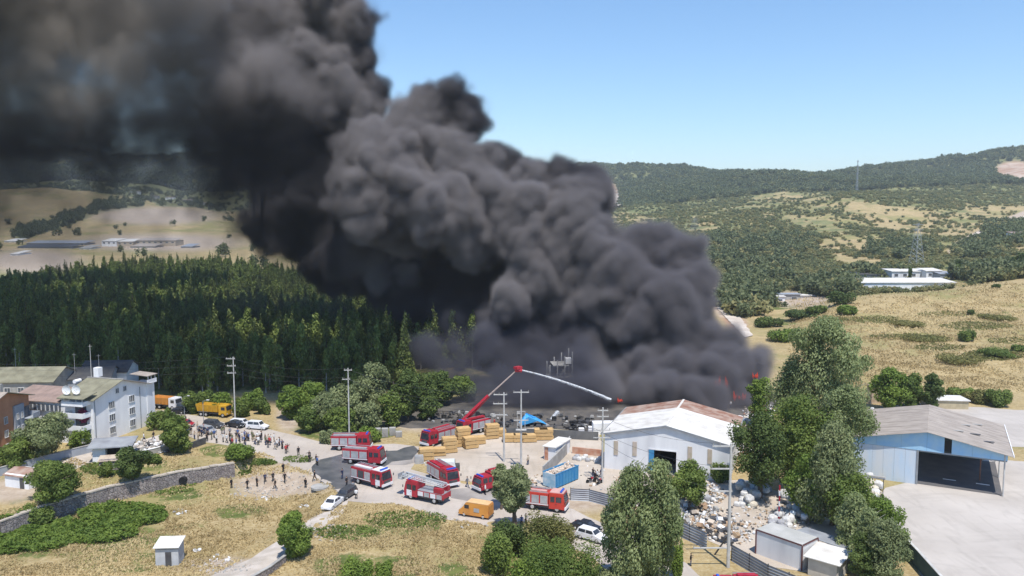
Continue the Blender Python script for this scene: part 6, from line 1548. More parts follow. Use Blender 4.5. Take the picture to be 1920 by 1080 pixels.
scatter('forest', 'dense wood of slim green trees behind the road', np.stack([X_[rest], Y_[rest], 0 * X_[rest]], 1), fr.uniform(.62, 1.22, len(rest)), firp, 3)
# scrub over the hills
def clump(seed, n, mtl, s=.5, h=1.0):
    r = random.Random(seed); bl = [(r.uniform(-.5, .5), r.uniform(-.5, .5), r.uniform(.3, .7) * h, r.uniform(.3, .5), r.uniform(.3, .5), r.uniform(.3, .45) * h) for _ in range(5)]
    return proto('scrub_form', leaf_mesh('scrub', bl, n, .17 * s * 2, mtl, seed, up=.2))
L_scrub = leafmat('leaf_scrub', (.13, .155, .065), (.28, .285, .13), .35)
L_scruby = leafmat('leaf_scrub_yellow', (.20, .19, .075), (.33, .30, .13), .3)
L_scrubd = leafmat('leaf_scrub_dark', (.08, .11, .055), (.18, .205, .095), .35)
CL = [clump(k, 130, L_scrub) for k in range(3)] + [clump(9, 130, L_scrubd), clump(12, 130, L_scruby), clump(13, 130, L_scruby)]
CD = [clump(20 + k, 150, L_scrubd, h=1.3) for k in range(3)]
def hill_points(n, y0, y1, px0, px1, fn, seed):
    r = np.random.default_rng(seed); Y1 = np.exp(r.uniform(np.log(y0), np.log(y1), n)); pxr = r.uniform(px0, px1, n); x = (pxr - 960) / F * (Y1 * CP + 4)
    z = terrain(x, Y1); px, py = proj(x, Y1, z); g, d, rk = cover(x, Y1, z)
    k = (r.random(n) < fn(px, py, g, x, Y1)) & (rk < .3) & (d < .5)
    return np.stack([x[k], Y1[k], z[k] - .1], 1)
def dens(px, py, g, x, y):
    v = vnoise(x / 30 + 4, y / 45) * .6 + vnoise(x / 9, y / 12) * .4
    return np.clip((g * 1.15 - v) * 3.0 + .08, .03, .8)
Pn = hill_points(46000, 370, 1700, 1030, 2000, dens, 1)
scatter('hillside_scrub', 'scattered green scrub over the right hand hills', Pn, np.random.default_rng(2).uniform(1.2, 3.2, len(Pn)) * (.8 + Pn[:, 1] / 2500), CL, 4)
Pn = hill_points(24000, 1500, 3200, 1000, 2050, lambda px, py, g, x, y: np.clip(g * 1.4 - .2, 0, 1), 2)
scatter('ridge_woodland', 'dark woodland on the far ridges', Pn, np.random.default_rng(3).uniform(5, 10, len(Pn)), CD + CL[:2], 5)
Pn = hill_points(9000, 640, 2300, -80, 760, lambda px, py, g, x, y: np.clip((g - .45) * 3, .012, 1), 3)
scatter('hillside_scrub', 'dark hedgerows and bushes on the far left hill', Pn, np.random.default_rng(4).uniform(4, 9, len(Pn)), CD, 6)
Pn = hill_points(2600, 2400, 4700, -150, 760, lambda px, py, g, x, y: .9 + 0 * px, 7)
scatter('ridge_woodland', 'woodland on the smoky mountain at the far left', Pn, np.random.default_rng(5).uniform(18, 34, len(Pn)), CD, 8)
# grove of dark trees in the valley at the right of the smoke
def grove(ells, n, seed, y0, y1):
    r = np.random.default_rng(seed); out = []
    for (cx, cy, rx, ry, Y0, Y1_) in ells:
        m = n // len(ells); a = r.uniform(0, 6.28, m); q = np.sqrt(r.random(m)); px = cx + rx * q * np.cos(a); 
        Yv = r.uniform(Y0, Y1_, m); x = (px - 960) / F * (Yv * CP + 4); z = terrain(x, Yv); qx, qy = proj(x, Yv, z)
        k = ((qx - cx) / rx) ** 2 + ((qy - cy) / ry) ** 2 < 1; out.append(np.stack([x[k], Yv[k], z[k] - .2], 1))
    return np.concatenate(out)
Pn = grove([(1430, 500, 70, 50, 400, 950), (1400, 560, 50, 36, 280, 520), (1690, 472, 75, 18, 480, 800), (1835, 470, 50, 16, 480, 800), (1900, 440, 60, 22, 600, 900), (1560, 545, 60, 12, 380, 560), (1860, 520, 70, 10, 370, 500), (1480, 460, 60, 18, 500, 900), (1640, 520, 60, 6, 400, 560), (1350, 470, 50, 30, 500, 1000)], 6500, 4, 0, 0)
scatter('valley_grove', 'groves of dark trees in the valley right of the smoke', Pn, np.random.default_rng(6).uniform(3.5, 7, len(Pn)), CL + CD, 9)
# shrubs on the dry slope
for k, (px, py, tp, hw_, lf) in enumerate(((1870, 600, 590, 38, L_dry), (1738, 640, 628, 48, L_dry), (1815, 640, 618, 18, L_mid), (1700, 612, 600, 36, L_dry), (1870, 668, 652, 34, L_mid), (1800, 680, 664, 50, L_dry), (1912, 660, 645, 14, L_mid), (1820, 590, 580, 8, L_dark), (1868, 540, 532, 7, L_dark))):
    bush(['brown thicket high on the dry slope near the right edge', 'low olive thicket in the middle of the dry slope', 'green bush right of the olive thicket on the slope', 'brownish thicket at the left of the dry slope', 'green bush low on the dry slope at the right', 'wide olive bush low on the dry slope', 'green bush at the right picture edge on the slope', 'tiny dark bush high on the slope', 'single tiny dark bush near the crest'][k], px, py, tp, hw_, lf, group='bushes on the dry slope', n=2400, size=.3)
for k, (px, py, tp, hw_, lf) in enumerate(((790, 768, 700, 30, L_dark), (828, 758, 695, 30, L_dark), (868, 752, 700, 28, L_mid), (805, 786, 742, 26, L_dark), (758, 775, 715, 26, L_mid))):
    tree(['smoky dark tree just left of the boom', 'smoky dark tree behind the lower boom', 'smoky tree under the boom head, farthest right of its row', 'low dark tree nearest the burnt ground', 'smoky tree joining the clump to the boom row'][k], px, py, tp, hw_, lf, 'round', .25, group='smoky trees beside the boom', lift=.05, n=5500)
tree('warm green poplar filling the belt between the tallest poplar and the blue shed', 1575, 930, 715, 58, L_pop, 'round', .35, bark=M_pbark, lift=.1, n=15000)
tree('warm green tree in the middle of the diagonal tree belt', 1520, 975, 850, 50, L_bright, 'round', .3, lift=.1, n=11000)
tree('loose pale poplar above the cream cabin in the diagonal belt', 1600, 1055, 930, 46, L_pop, 'round', .3, bark=M_pbark, lift=.12, n=11000)
# ------------------------------------------------------------ timber stacks
def timber(label, px, py, layers, rz, L_=2.6, D_=1.3, h=.62, m=None, group='timber stacks around the yard'):
    p = W(px, py); t = thing('timber_stack', label, 'timber stack', (p.x, p.y, .06), rz, group); r = random.Random(int(px))
    z = 0
    for k in range(layers):
        b = MB().box((-.8, 0, z + .05), (.1, D_, .1)).box((.8, 0, z + .05), (.1, D_, .1)); part('bearer', b, M_darkmetal, t)
        mb = MB(); ox, oy = r.uniform(-.08, .08), r.uniform(-.08, .08)
        for a in range(4):
            for c in range(3): mb.box((ox + r.uniform(-.04, .04), oy - D_ / 2 + D_ * (a + .5) / 4, z + .1 + (h - .1) * (c + .5) / 3), (L_ + r.uniform(-.1, .1), D_ / 4 - .02, (h - .1) / 3 - .015))
        o = part('plank_bundle', mb, m or M_wood, t); o['kind'] = 'stuff'; z += h
    return t
tl = [(800, 862, 3, .2, 'timber stack beside the white wrapped block at the yard corner'), (822, 854, 2, .2, 'low timber stack second from the yard corner'), (843, 848, 4, .3, 'tall timber stack in front of the red fire engine'), (850, 838, 2, .3, 'timber stack half hidden behind the tall front one'),
      (868, 836, 5, .4, 'tallest timber stack at the boom engine'), (882, 840, 3, .4, 'timber stack right of the tallest one'), (897, 832, 2, .4, 'low timber stack with grey boards'), (922, 822, 4, .3, 'timber stack of four bundles behind the first yard pole'),
      (936, 818, 2, .3, 'timber stack of two bundles right of the four bundle one'), (955, 828, 2, .1, 'low timber stack between the two yard poles'), (975, 828, 2, .1, 'low timber stack at the foot of the second yard pole'), (992, 828, 2, .1, 'low timber stack right of the second yard pole'), (1014, 824, 3, .05, 'timber stack standing apart before the dark wall'), (1024, 824, 3, .05, 'timber stack beside the one standing apart before the dark wall')]
for (px, py, n_, rz, lb) in tl: timber(lb, px, py, n_, rz, 2.7, 1.8, .74)
t = solo('wrapped_block', MB().box((0, 0, .7), (1.6, 1.4, 1.4), top=(.94, .94)), M_silver, 'pale wrapped block at the left corner of the timber yard', 'wrapped pallet', W(786, 868), .2)
p = W(836, 882); t = thing('tarpaulin_stack', 'stack under a white tarpaulin behind the dark red fire engine', 'covered stack', (p.x, p.y, .05), .1)
part('stack', MB().box((0, 0, .8), (3.4, 2.0, 1.6)).box((2.1, .1, .5), (.8, 1.6, 1.0)), M_darkmetal, t)
part('tarpaulin', MB().box((-.1, 0, 1.3), (3.7, 2.3, 1.0), top=(.9, .85)), mat('white_tarp', (.68, .70, .70), (.55, .58, .58), 2, bump=.5), t)
def palette(px, py, n_, label, m=None):
    p = W(px, py); t = thing('pallet_stack', label, 'pallet stack', (p.x, p.y, .05), .15, 'grey pallet stacks behind the road')
    for k in range(n_):
        o = part('pallet', MB().box((0, 0, .16 * k + .13), (1.3, 1.1, .03)).box((0, -.5, .16 * k + .06), (1.3, .1, .1)).box((0, 0, .16 * k + .06), (1.3, .1, .1)).box((0, .5, .16 * k + .06), (1.3, .1, .1)), m or M_conc, t); o['kind'] = 'stuff'
for k, px in enumerate((708, 722, 736, 748)): palette(px, 816 + (k % 2) * 3, (9, 11, 10, 7)[k], ['leftmost grey pallet stack beside the bright bush', 'tall grey pallet stack second from the left', 'tall grey pallet stack third from the left', 'lower grey pallet stack at the right end'][k])

# ------------------------------------------------------------ poles and wires
M_ins = mat('insulator', (.35, .33, .30))
def pole(label, px, py, top, arms, r0=.17, m=None, group='concrete power poles', cage=False, name='power_pole'):
    g = G(px, py); h = at(px, top, g.y).z - g.z
    t = thing(name, label, 'power pole', g, 0, group); part('shaft', MB().cyl((0, 0, -.3), (0, 0, h), r0, r0 * .6, 8), m or M_pole, t); out = []
    for (f, a0, a1) in arms:
        z = h * f; o = part('crossarm', MB().box(((a0 + a1) / 2, 0, z), (a1 - a0, .16, .16)), m or M_pole, t)
        for x in (a0 + .1, (a0 + a1) / 2 if abs(a0 + a1) < .5 else a1 - .1 if abs(a1) > abs(a0) else a0 + 1.0, a1 - .1):
            part('insulator', MB().cyl((x, 0, z + .08), (x, 0, z + .38), .06, .045, 6), M_ins, o); out.append(g + Vector((x, 0, z + .38)))
    if cage: part('platform', MB().box((0, 0, h * .5), (1.9, .8, .12)).box((-.7, 0, h * .62), (.08, .08, h * .22)).box((.7, 0, h * .62), (.08, .08, h * .22)).box((0, 0, h * .73), (1.5, .1, .1)), M_pole, t)
    return out
q1 = pole('concrete power pole with three arms behind the yellow truck', 441, 790, 669, [(.97, -1.6, .4), (.86, -1.4, .5), (.75, -1.4, .5)])
q2 = pole('concrete power pole before the tree clump', 655, 822, 690, [(.97, -.8, .8), (.84, -1.2, .4)])
q3 = pole('concrete power pole with long left arms in the timber yard', 945, 866, 736, [(.97, -1.9, .6), (.84, -2.0, .6), (.68, -1.8, .6)], .2)
q4 = pole('concrete transformer pole with platform in the timber yard', 977, 880, 731, [(.97, -1.4, 1.4), (.62, -1.3, 1.3)], .2, cage=True)
q5 = pole('concrete power pole at the left corner of the warehouse', 1129, 905, 764, [(.96, -.9, .9), (.88, -1.0, 1.0), (.70, -1.6, 1.3), (.60, -1.6, 1.3)], .2)
q6 = pole('tall concrete power pole in the foreground beside the rubbish heap', 1365, 1064, 832, [(.98, -2.4, .3), (.80, -2.5, .3), (.62, -2.4, .3), (.16, -4.6, .2)], .24)
p = G(1340, 1040); 
solo('pole_strut', MB().cyl((0, 0, 0), (1.2, -1.6, 3.2), .12, .1, 6), M_darkmetal, 'dark leaning strut at the foot of the tall foreground pole', 'strut', p)
def wire(a, b, sag, label):
    pts = [a.lerp(b, k / 10) - Vector((0, 0, sag * 4 * (k / 10) * (1 - k / 10))) for k in range(11)]
    o = a.copy(); solo('power_line', MB().tube([q - o for q in pts], [.022] * 11, 4), M_darkmetal, label, 'power line', o, group='power lines')
far_w = Vector((-150, 190, 11))
for k in range(3):
    wire(q1[3 * min(k, 2)], q2[min(3 * k, 3)] + Vector((0, 0, -.6 * (k == 2))), 1.2, ['upper', 'middle', 'lower'][k] + ' power line between the yellow truck pole and the tree clump pole')
    wire(q2[min(3 * k, 3)] + Vector((.1 * k, 0, 0)), q3[3 * k], 1.5, ['upper', 'middle', 'lower'][k] + ' power line between the tree clump pole and the timber yard pole')
    wire(far_w + Vector((0, 0, -1.1 * k)), q1[3 * k], 1.5, ['upper', 'middle', 'lower'][k] + ' power line running left from the yellow truck pole')
    wire(q3[3 * k + 2], q4[min(3 * k, 3) + 0], .3, ['upper', 'middle', 'lower'][k] + ' power line between the two yard poles')
    wire(q5[3 * k + 3], q6[3 * k], 1.0, ['upper', 'middle', 'lower'][k] + ' power line crossing in front of the warehouse')
def lamp(px, py, top, label):
    g = G(px, py); h = at(px, top, g.y).z - g.z; t = thing('street_lamp', label, 'street lamp', g, 0, 'street lamps')
    part('post', MB().cyl((0, 0, 0), (0, 0, h), .08, .05, 6), M_grey, t); part('arm', MB().cyl((0, 0, h), (.9, 0, h + .25), .04, .035, 5), M_grey, t); part('lamp_head', MB().box((1.1, 0, h + .25), (.6, .25, .12)), M_white, t)
lamp(382, 800, 752, 'thin street lamp in the crowd beside the yellow truck'); lamp(346, 778, 744, 'street lamp at the forest edge above the parked cars')
def aerial(px, Y, base, top, label, r_=.06):
    a, b = at(px, base, Y), at(px, top, Y); t = thing('antenna_mast', label, 'mast', a, 0, 'thin masts above the roofs')
    part('mast', MB().cyl((0, 0, -1.5), (0, 0, b.z - a.z), r_, r_ * .6, 5), M_pole, t); part('crossbar', MB().box((0, 0, b.z - a.z - .4), (.9, .05, .05)), M_pole, t)
aerial(171, 180, 700, 646, 'tallest thin mast above the white block roof', .1); aerial(30, 200, 695, 652, 'thin mast above the olive roof at the left'); aerial(140, 190, 690, 662, 'short thin mast left of the tallest one'); aerial(186, 190, 695, 664, 'thin mast just right of the tallest one')
# lattice pylons on the hillside
def pylon(px, base, top, Y, label, w_):
    g = GY(px, Y); h = at(px, top, Y).z - g.z; t = thing('pylon', label, 'pylon', g, .3, 'lattice pylons on the hillside'); mb = MB(); r_ = h * .0045
    for sx in (-1, 1):
        for sy in (-1, 1): mb.cyl((sx * w_, sy * w_, 0), (sx * w_ * .15, sy * w_ * .15, h), r_, r_ * .7, 4)
    for k in range(9):
        f0, f1 = k / 9, (k + 1) / 9; a, b = w_ * (1 - .85 * f0), w_ * (1 - .85 * f1)
        for s in (-1, 1):
            mb.cyl((-a, s * a, h * f0), (b, s * b, h * f1), r_ * .5, r_ * .5, 3); mb.cyl((a, s * a, h * f0), (-b, s * b, h * f1), r_ * .5, r_ * .5, 3); mb.cyl((s * a, -a, h * f0), (s * b, b, h * f1), r_ * .5, r_ * .5, 3)
    part('tower', mb, mat_py(), t)
    for f in (.72, .84, .96): part('crossarm', MB().box((0, 0, h * f), (w_ * 2.6, r_ * 2, r_ * 2)), mat_py(), t)
def mat_py(): return bpy.data.materials.get('pylon_steel') or mat('pylon_steel', (.34, .37, .40), None, 1)
pylon(1717, 500, 418, 520, 'lattice pylon standing behind the long white hall', 3.4); pylon(1302, 450, 408, 900, 'lattice pylon on the slope beside the smoke', 4.0); pylon(1603, 345, 300, 1400, 'distant slim pylon on the ridge', 1.6)

# ------------------------------------------------------------ water jets, fire
def watermat():
    m = bpy.data.materials.new('water_spray'); m.use_nodes = True; n = m.node_tree.nodes; l = m.node_tree.links; b = n['Principled BSDF']
    b.inputs['Base Color'].default_value = (.85, .87, .9, 1); b.inputs['Roughness'].default_value = .6
    t = n.new('ShaderNodeTexNoise'); t.inputs['Scale'].default_value = 2.2; t.inputs['Detail'].default_value = 5
    tc = n.new('ShaderNodeTexCoord'); l.new(tc.outputs['Object'], t.inputs[0])
    r = n.new('ShaderNodeMapRange'); r.inputs['From Min'].default_value = .32; r.inputs['From Max'].default_value = .55; r.inputs['To Min'].default_value = .15; r.inputs['To Max'].default_value = .8
    l.new(t.outputs['Fac'], r.inputs[0]); l.new(r.outputs[0], b.inputs['Alpha']); return m
M_water = watermat()
M_spray = watermat(); M_spray.name = 'fine_spray'
M_spray.node_tree.nodes['Map Range'].inputs['To Min'].default_value = 0; M_spray.node_tree.nodes['Map Range'].inputs['To Max'].default_value = .22; M_spray.node_tree.nodes['Noise Texture'].inputs['Scale'].default_value = 1.2
def jet(a, b, rise, r0, r1, label, n_=22):
    pts = []; r = random.Random(int(a.x * 10) & 255)
    for k in range(n_ + 1):
        f = k / n_; p = a.lerp(b, f) + Vector((0, 0, rise * 4 * f * (1 - f))) - a; pts.append(p + Vector((r.uniform(-1, 1), r.uniform(-1, 1), r.uniform(-1, 1))) * .05 * f)
    rs = [r0 + (r1 - r0) * k / n_ * r.uniform(.8, 1.15) for k in range(n_ + 1)]
    t = thing('water_jet', label, 'water jet', a); part('stream', MB().tube(pts, rs, 8), M_water, t)
    part('spray', MB().tube([p - Vector((0, 0, r_ * .8)) for p, r_ in zip(pts, rs)], [q * 2.4 for q in rs], 8), M_spray, t)
jet(BOOM_TIP + Vector((.8, 0, -.2)), at(1146, 749, BOOM_TIP.y - 4), .5, .08, .16, 'long white water jet falling from the boom head into the fire')
jet(at(1020, 806, 172), at(1046, 772, 180), .3, .05, .28, 'short water jet rising behind the dark wall')
M_fire = bpy.data.materials.new('flame'); M_fire.use_nodes = True
b_ = M_fire.node_tree.nodes['Principled BSDF']; b_.inputs['Base Color'].default_value = (.3, .03, .01, 1); b_.inputs['Emission Color'].default_value = (.9, .07, .03, 1); b_.inputs['Emission Strength'].default_value = .22
def flame(px, py, Y, s, label):
    c = at(px, py, Y); r = random.Random(int(px)); t = thing('flame', label, 'flames', c, 0, 'flames at the edge of the smoke')
    for k in range(7):
        x, y, h = r.uniform(-1.2, 1.2) * s, r.uniform(-.5, .5) * s, r.uniform(.7, 1.8) * s; bx_ = r.uniform(-.3, .3) * s
        part('flame_tongue', MB().tube([(x, y, -h * .4), (x + bx_ * .4, y, h * .1), (x + bx_, y, h * .5), (x + bx_ * 1.6, y, h)], [.1 * s, .34 * s, .2 * s, .02 * s], 6), M_fire, t)
flame(1352, 722, 190, 1.3, 'red flames above the warehouse roof, left of the rear pole'); flame(1386, 746, 188, 1.0, 'red flames at the rear right corner of the warehouse'); flame(1162, 752, 178, .5, 'red flames beside the left rear corner of the warehouse'); flame(1415, 706, 192, .7, 'small flames in the right edge of the smoke')

# ------------------------------------------------------------ heaps: sacks, cartons, rubbish
def sack_mesh(name, seed, sq=(1, 1, .85), amp=.16, sub=2):
    bm = bmesh.new(); bmesh.ops.create_icosphere(bm, subdivisions=sub, radius=1); r = random.Random(seed); o = Vector((r.uniform(0, 50), r.uniform(0, 50), r.uniform(0, 50)))
    from mathutils import noise
    for v in bm.verts:
        d = v.co.normalized(); k = 1 + amp * noise.noise(d * 1.6 + o) + amp * .6 * noise.noise(d * 4 + o)
        c = Vector((math.copysign(abs(d.x) ** .7, d.x), math.copysign(abs(d.y) ** .7, d.y), math.copysign(abs(d.z) ** .75, d.z))) * k
        v.co = Vector((c.x * sq[0], c.y * sq[1], max(c.z * sq[2], -.6 * sq[2]) + .6 * sq[2]))
    me = bpy.data.meshes.new(name); bm.to_mesh(me); bm.free(); return me
SACK = [sack_mesh('bulk_bag', k, (1, 1, (.85, 1.0, .7)[k])) for k in range(3)]
for m_ in SACK: m_.materials.append(M_white)
M_sacks = [mat('sack_white', (.68, .67, .65), (.54, .53, .52), 2, bump=.4), mat('sack_cream', (.66, .60, .50), (.52, .46, .38), 2, bump=.4), mat('sack_blue', (.42, .52, .62), (.55, .62, .68), 2, bump=.4), mat('sack_grey', (.42, .42, .44), (.3, .3, .32), 2, bump=.4), mat('sack_green', (.35, .42, .33), (.45, .5, .4), 2, bump=.4)]
cols_ = ['white', 'cream', 'pale blue', 'grey', 'pale green']
SR = random.Random(31)
def sack(px, py, s, ci, where, group, z=0):
    g = G(px, py); o = bpy.data.objects.new('bulk_bag', SR.choice(SACK)); COL.objects.link(o); o.location = (g.x, g.y, g.z + z); o.rotation_euler = (0, 0, SR.uniform(0, 6)); s *= .8; o.scale = (s, s, s)
    o.material_slots[0].link = 'OBJECT'; o.material_slots[0].material = M_sacks[ci]; tag(o, 'bulging %s bulk bag %s' % (cols_[ci], where), 'bulk bag', group)
for k, (px, py) in enumerate(((1078, 862), (1086, 864), (1094, 862), (1102, 865), (1110, 863), (1118, 866), (1082, 858), (1098, 858), (1124, 861))): sack(px, py, .62, 0 if k % 3 else 3, 'in the row before the red brick wall', 'bags before the brick wall')
for k in range(26):
    px, py = SR.uniform(1378, 1412), SR.uniform(905, 950); sack(px, py, SR.uniform(.55, .95), SR.choice((0, 0, 1, 2, 4)), 'on the pile right of the tall foreground pole', 'bags right of the tall pole', SR.choice((0, 0, .7)))
for k in range(16):
    px, py = SR.uniform(1408, 1440), SR.uniform(915, 938); sack(px, py, SR.uniform(.6, 1.0), SR.choice((0, 0, 2, 2, 3)), 'under the dark mulberry tree', 'bags under the dark tree', SR.choice((0, .6)))
for k in range(26):
    px, py = SR.uniform(1440, 1480), SR.uniform(965, 1000); sack(px, py, SR.uniform(.4, .8), SR.choice((0, 0, 0, 3)), 'behind the long white cabin', 'bags behind the cabin', SR.choice((0, .5)))
for k in range(34):
    px, py = SR.uniform(1466, 1520), SR.uniform(925, 985); sack(px, py, SR.uniform(.5, .9), SR.choice((0, 0, 2, 3, 4)), 'in the shade between the trees and the depot', 'bags between the trees', SR.choice((0, .6, 1.1)))
for k in range(34):
    px, py = SR.uniform(1592, 1650), SR.uniform(905, 960); sack(px, py, SR.uniform(.5, .95), SR.choice((0, 0, 0, 1, 4)), 'at the left wall of the blue shed', 'bags beside the blue shed', SR.choice((0, .5, 1.0)))
for k in range(14):
    px, py = SR.uniform(1310, 1345), SR.uniform(920, 945); sack(px, py, SR.uniform(.5, .8), SR.choice((0, 3, 1)), 'behind the rubbish heap near the warehouse', 'bags behind the rubbish heap', SR.choice((0, .6)))
CART = MB().box((0, 0, .25), (.8, .6, .5)).box((.15, 0, .53), (.5, .55, .05)).mesh('carton', [M_wood])
M_carts = [('brown', mat('carton_brown', (.42, .30, .19), (.34, .24, .15), 2)), ('white', M_white), ('orange', mat('crate_orange', (.46, .31, .20))), ('grey', M_conc), ('dark', M_darkmetal), ('cream', mat('carton_cream', (.62, .52, .42)))]
for k in range(84):
    f = SR.random(); px, py = 1266 + 105 * f + SR.uniform(-14, 14), 940 + 75 * f + SR.uniform(-26, 22)
    if py > 1005 + (px - 1325) * .5: continue
    g = G(px, py); c = SR.choice(M_carts); o = bpy.data.objects.new('carton', CART); COL.objects.link(o); o.location = (g.x, g.y, g.z + SR.uniform(0, .8)); o.rotation_euler = (SR.uniform(-.5, .5), SR.uniform(-.5, .5), SR.uniform(0, 6)); s = SR.uniform(.5, 1.25); o.scale = (s, s, s * .9)
    o.material_slots[0].link = 'OBJECT'; o.material_slots[0].material = c[1]; tag(o, '%s carton tilted on the rubbish heap below the warehouse' % c[0], 'carton', 'cartons on the rubbish heap')
def debris(name, label, ells, n, smin, smax, mats, seed, zmax=.1):
    r = random.Random(seed); mb = MB()
    E_ = [r.choice(ells) for _ in range(n)]; A_ = [r.uniform(0, 6.28) for _ in E_]; Q_ = [math.sqrt(r.random()) for _ in E_]
    GG = GV(np.array([e[0] + e[2] * q * math.cos(a) for e, a, q in zip(E_, A_, Q_)]), np.array([e[1] + e[3] * q * math.sin(a) for e, a, q in zip(E_, A_, Q_)]))
    for g in GG:
        g = Vector(g); s = r.uniform(smin, smax)
        mb.box((g.x, g.y, g.z + s * .2 + r.uniform(0, zmax)), (s, s * r.uniform(.4, 1), s * r.uniform(.2, .6)), r.uniform(0, 6), r.randrange(len(mats)), top=(r.uniform(.5, 1), r.uniform(.5, 1)))
    solo(name, mb, mats, label, None, kind='stuff')
MR = [c[1] for c in M_carts] + [M_sacks[0], M_sacks[1], M_sacks[0], M_galv]
debris('rubbish', 'mixed rubbish heaped behind the ribbed fence', [(1300, 960, 34, 28), (1340, 985, 40, 30), (1330, 930, 30, 18)], 900, .2, .6, MR, 1, .6)
debris('rubbish', 'scattered rubbish over the depot yard', [(1420, 960, 50, 30), (1460, 985, 40, 18), (1620, 940, 40, 30), (1500, 960, 40, 30), (1390, 1000, 26, 22)], 520, .15, .5, MR, 2, .2)
debris('stones', 'loose stones and rubble on the bare dirt patch', [(520, 910, 80, 24), (470, 925, 50, 14), (420, 1062, 60, 14), (600, 1000, 60, 20)], 420, .1, .4, [M_conc, M_path, mat_cop], 3)
debris('litter', 'pale litter at the path edge and in the field', [(500, 935, 12, 4), (570, 950, 10, 3), (370, 1033, 8, 3), (340, 960, 14, 6), (420, 1048, 30, 8), (880, 980, 40, 14)], 60, .15, .55, [M_white, M_conc], 4)
debris('debris', 'broken pieces strewn over the yards beside the trucks', [(1080, 900, 60, 40), (1010, 905, 40, 14), (960, 900, 40, 16), (820, 870, 30, 8), (1420, 770, 30, 14), (1180, 900, 30, 12)], 330, .12, .55, MR, 5, .1)
debris('debris', 'burnt debris in front of the fire', [(1000, 790, 120, 14), (860, 785, 60, 12), (1100, 800, 40, 10)], 320, .3, 1.2, [M_darkmetal, M_dark, M_burnt, M_dark, M_darkmetal, M_conc], 6, .4)
debris('debris', 'bright junk in the rear yard right of the warehouse', [(1405, 795, 26, 20), (1395, 830, 14, 30), (1430, 775, 30, 14)], 420, .2, .9, [M_white, M_sacks[1], M_path, M_conc, M_brick], 7, .4)
debris('debris', 'junk piled at the rear of the blue shed', [(1680, 772, 50, 8), (1700, 762, 30, 6)], 160, .3, .9, [M_darkmetal, M_white, M_conc, M_path], 8, .4)
debris('rubble', 'pale rubble heaps in the courtyard of the white block', [(265, 835, 45, 9), (290, 846, 30, 6), (240, 848, 30, 5)], 260, .2, .9, [M_conc, M_white, M_path, M_darkmetal], 9, .3)
# blue tarpaulin, white containers by the smoke
p = W(1000, 798); 
solo('blue_tarpaulin', MB().slab([(-3.2, -1, .3), (-1.2, -1.4, 2.4), (.8, -1.2, 1.4), (3.0, -1, .4), (2.6, 1.8, .3), (.6, 1.6, 1.6), (-1.4, 1.6, 2.5), (-3.0, 1.6, .4)], .1), mat('blue_tarp', (.05, .33, .72), (.08, .40, .75), 1, bump=.5), 'bright blue tarpaulin crumpled in front of the smoke', 'tarpaulin', (p.x, p.y, 0), .1)
for k, (px, py) in enumerate(((1090, 815), (1108, 812))):
    p = W(px, py); t = thing('storage_tank', ['white tank cage left of the pair by the dark wall', 'white tank cage right of the pair by the dark wall'][k], 'tank', (p.x, p.y, 0), 0, 'tank cages by the dark wall')
    part('tank', MB().box((0, 0, .75), (1.2, 1.1, 1.3), top=(.9, .9)), M_white, t); part('cage', MB().box((0, -.58, .75), (1.3, .04, .05)).box((0, -.58, 1.3), (1.3, .04, .05)).box((0, -.58, .25), (1.3, .04, .05)).box((-.6, -.58, .75), (.05, .04, 1.3)).box((.6, -.58, .75), (.05, .04, 1.3)), M_galv, t)
p = W(1160, 812); t = thing('white_container', 'white container wall beside the warehouse corner under the smoke', 'container', (p.x - 3, p.y, 0), .05); part('body', MB().box((0, 0, 1.2), (5, 2.2, 2.4)), M_white, t); part('door', MB().box((1.2, -1.13, 1.1), (1.1, .06, 2.0)), M_galv, t)
t = thing('striped_pole', 'red and white striped pole in the depot yard', 'pole', G(1460, 978), 0)
for k in range(7): part('band', MB().cyl((0, 0, .8 * k), (0, 0, .8 * k + .78), .12, .12, 8), M_red if k % 2 == 0 else M_white, t)
t = thing('ladder_rack', 'old pale boards leaning on the left wall of the blue shed', 'board stack', G(1630, 928), math.radians(-28))
for k in range(3): part('board', MB().box((0, -.1 * k, 3.0 + .16 * k), (4.6, .5, .12), .02 * k), (M_path, M_white, M_conc)[k], t)
part('support', MB().box((-2, 0, 1.5), (.12, .12, 3)).box((2, 0, 1.5), (.12, .12, 3)), M_darkmetal, t)
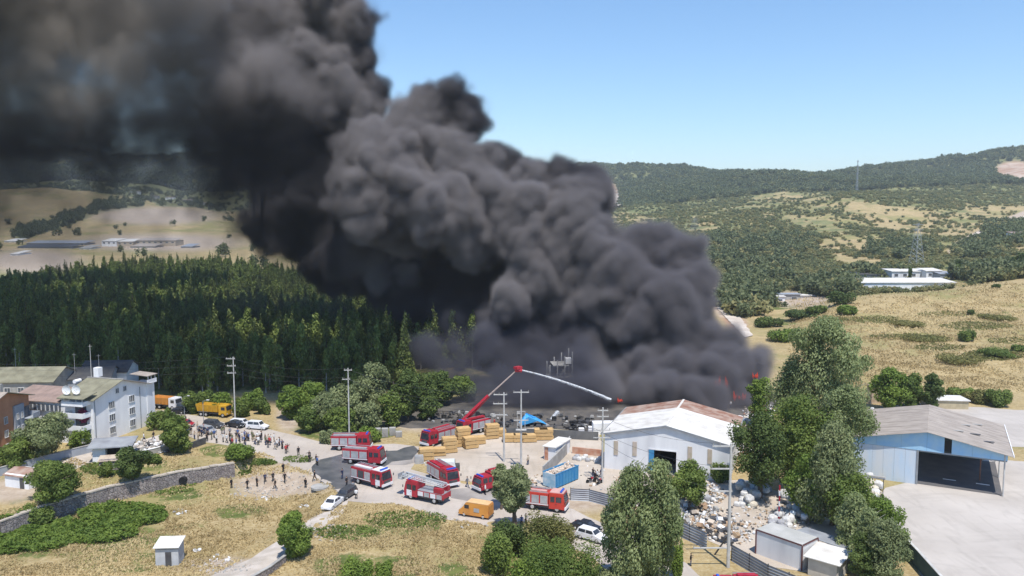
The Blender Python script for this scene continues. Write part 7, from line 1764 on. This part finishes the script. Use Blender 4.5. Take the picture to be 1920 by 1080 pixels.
def motorbike(px, py, rz, label):
    t = thing('motorcycle', label, 'motorcycle', G(px, py), rz, 'motorcycles by the warehouse pole')
    for x in (-.65, .65): part('wheel', MB().cyl((x, -.05, .32), (x, .05, .32), .32, .32, 12), M_tyre, t)
    part('frame', MB().cyl((-.6, 0, .35), (.4, 0, .7), .06).cyl((.65, 0, .32), (.45, 0, .95), .04).box((-.05, 0, .5), (.45, .25, .35)), M_dgrey, t)
    part('tank', MB().box((.2, 0, .85), (.45, .28, .22), top=(.8, .7)), M_red, t); part('seat', MB().box((-.3, 0, .82), (.7, .26, .12)), M_black, t); part('handlebar', MB().cyl((.42, -.35, 1.0), (.42, .35, 1.0), .025), M_galv, t)
motorbike(1108, 905, .4, 'motorcycle parked left by the warehouse pole'); motorbike(1124, 908, .9, 'motorcycle parked right by the warehouse pole')
# concrete rim on the dirt patch
t = solo('manhole_ring', MB().cyl((0, 0, 0), (0, 0, .35), 1.5, 1.5, 20), M_conc, 'low concrete ring at the edge of the wet road', 'concrete ring', G(600, 915))

# irregular low thickets streaking the dry slope
patch('slope_scrub', 'low olive scrub streaking the dry slope', [(1830, 612, 70, 7, .2), (1640, 600, 50, 6, .12), (1860, 668, 60, 9, .22), (1760, 652, 50, 6, .12), (1690, 632, 60, 5, .12), (1560, 600, 30, 6, .08), (1780, 590, 60, 5, .08), (1890, 640, 40, 6, .06)], 5200, .34, L_dry, 1.0, 14)
# ------------------------------------------------------------ air: one pale closed box round the scene
hz = MB().box((0, 2900, 95), (12600, 8400, 700))
hm = bpy.data.materials.new('haze'); hm.use_nodes = True; hq = hm.node_tree.nodes; hq.clear()
hv = hq.new('ShaderNodeVolumePrincipled'); ho = hq.new('ShaderNodeOutputMaterial'); hm.node_tree.links.new(hv.outputs[0], ho.inputs['Volume'])
hv.inputs['Color'].default_value = (.78, .86, 1.0, 1); hv.inputs['Density'].default_value = .00010; hv.inputs['Anisotropy'].default_value = .2
o = part('haze', hz, hm, None); tag(o, 'thin pale summer haze over the valley', None, None, 'stuff')
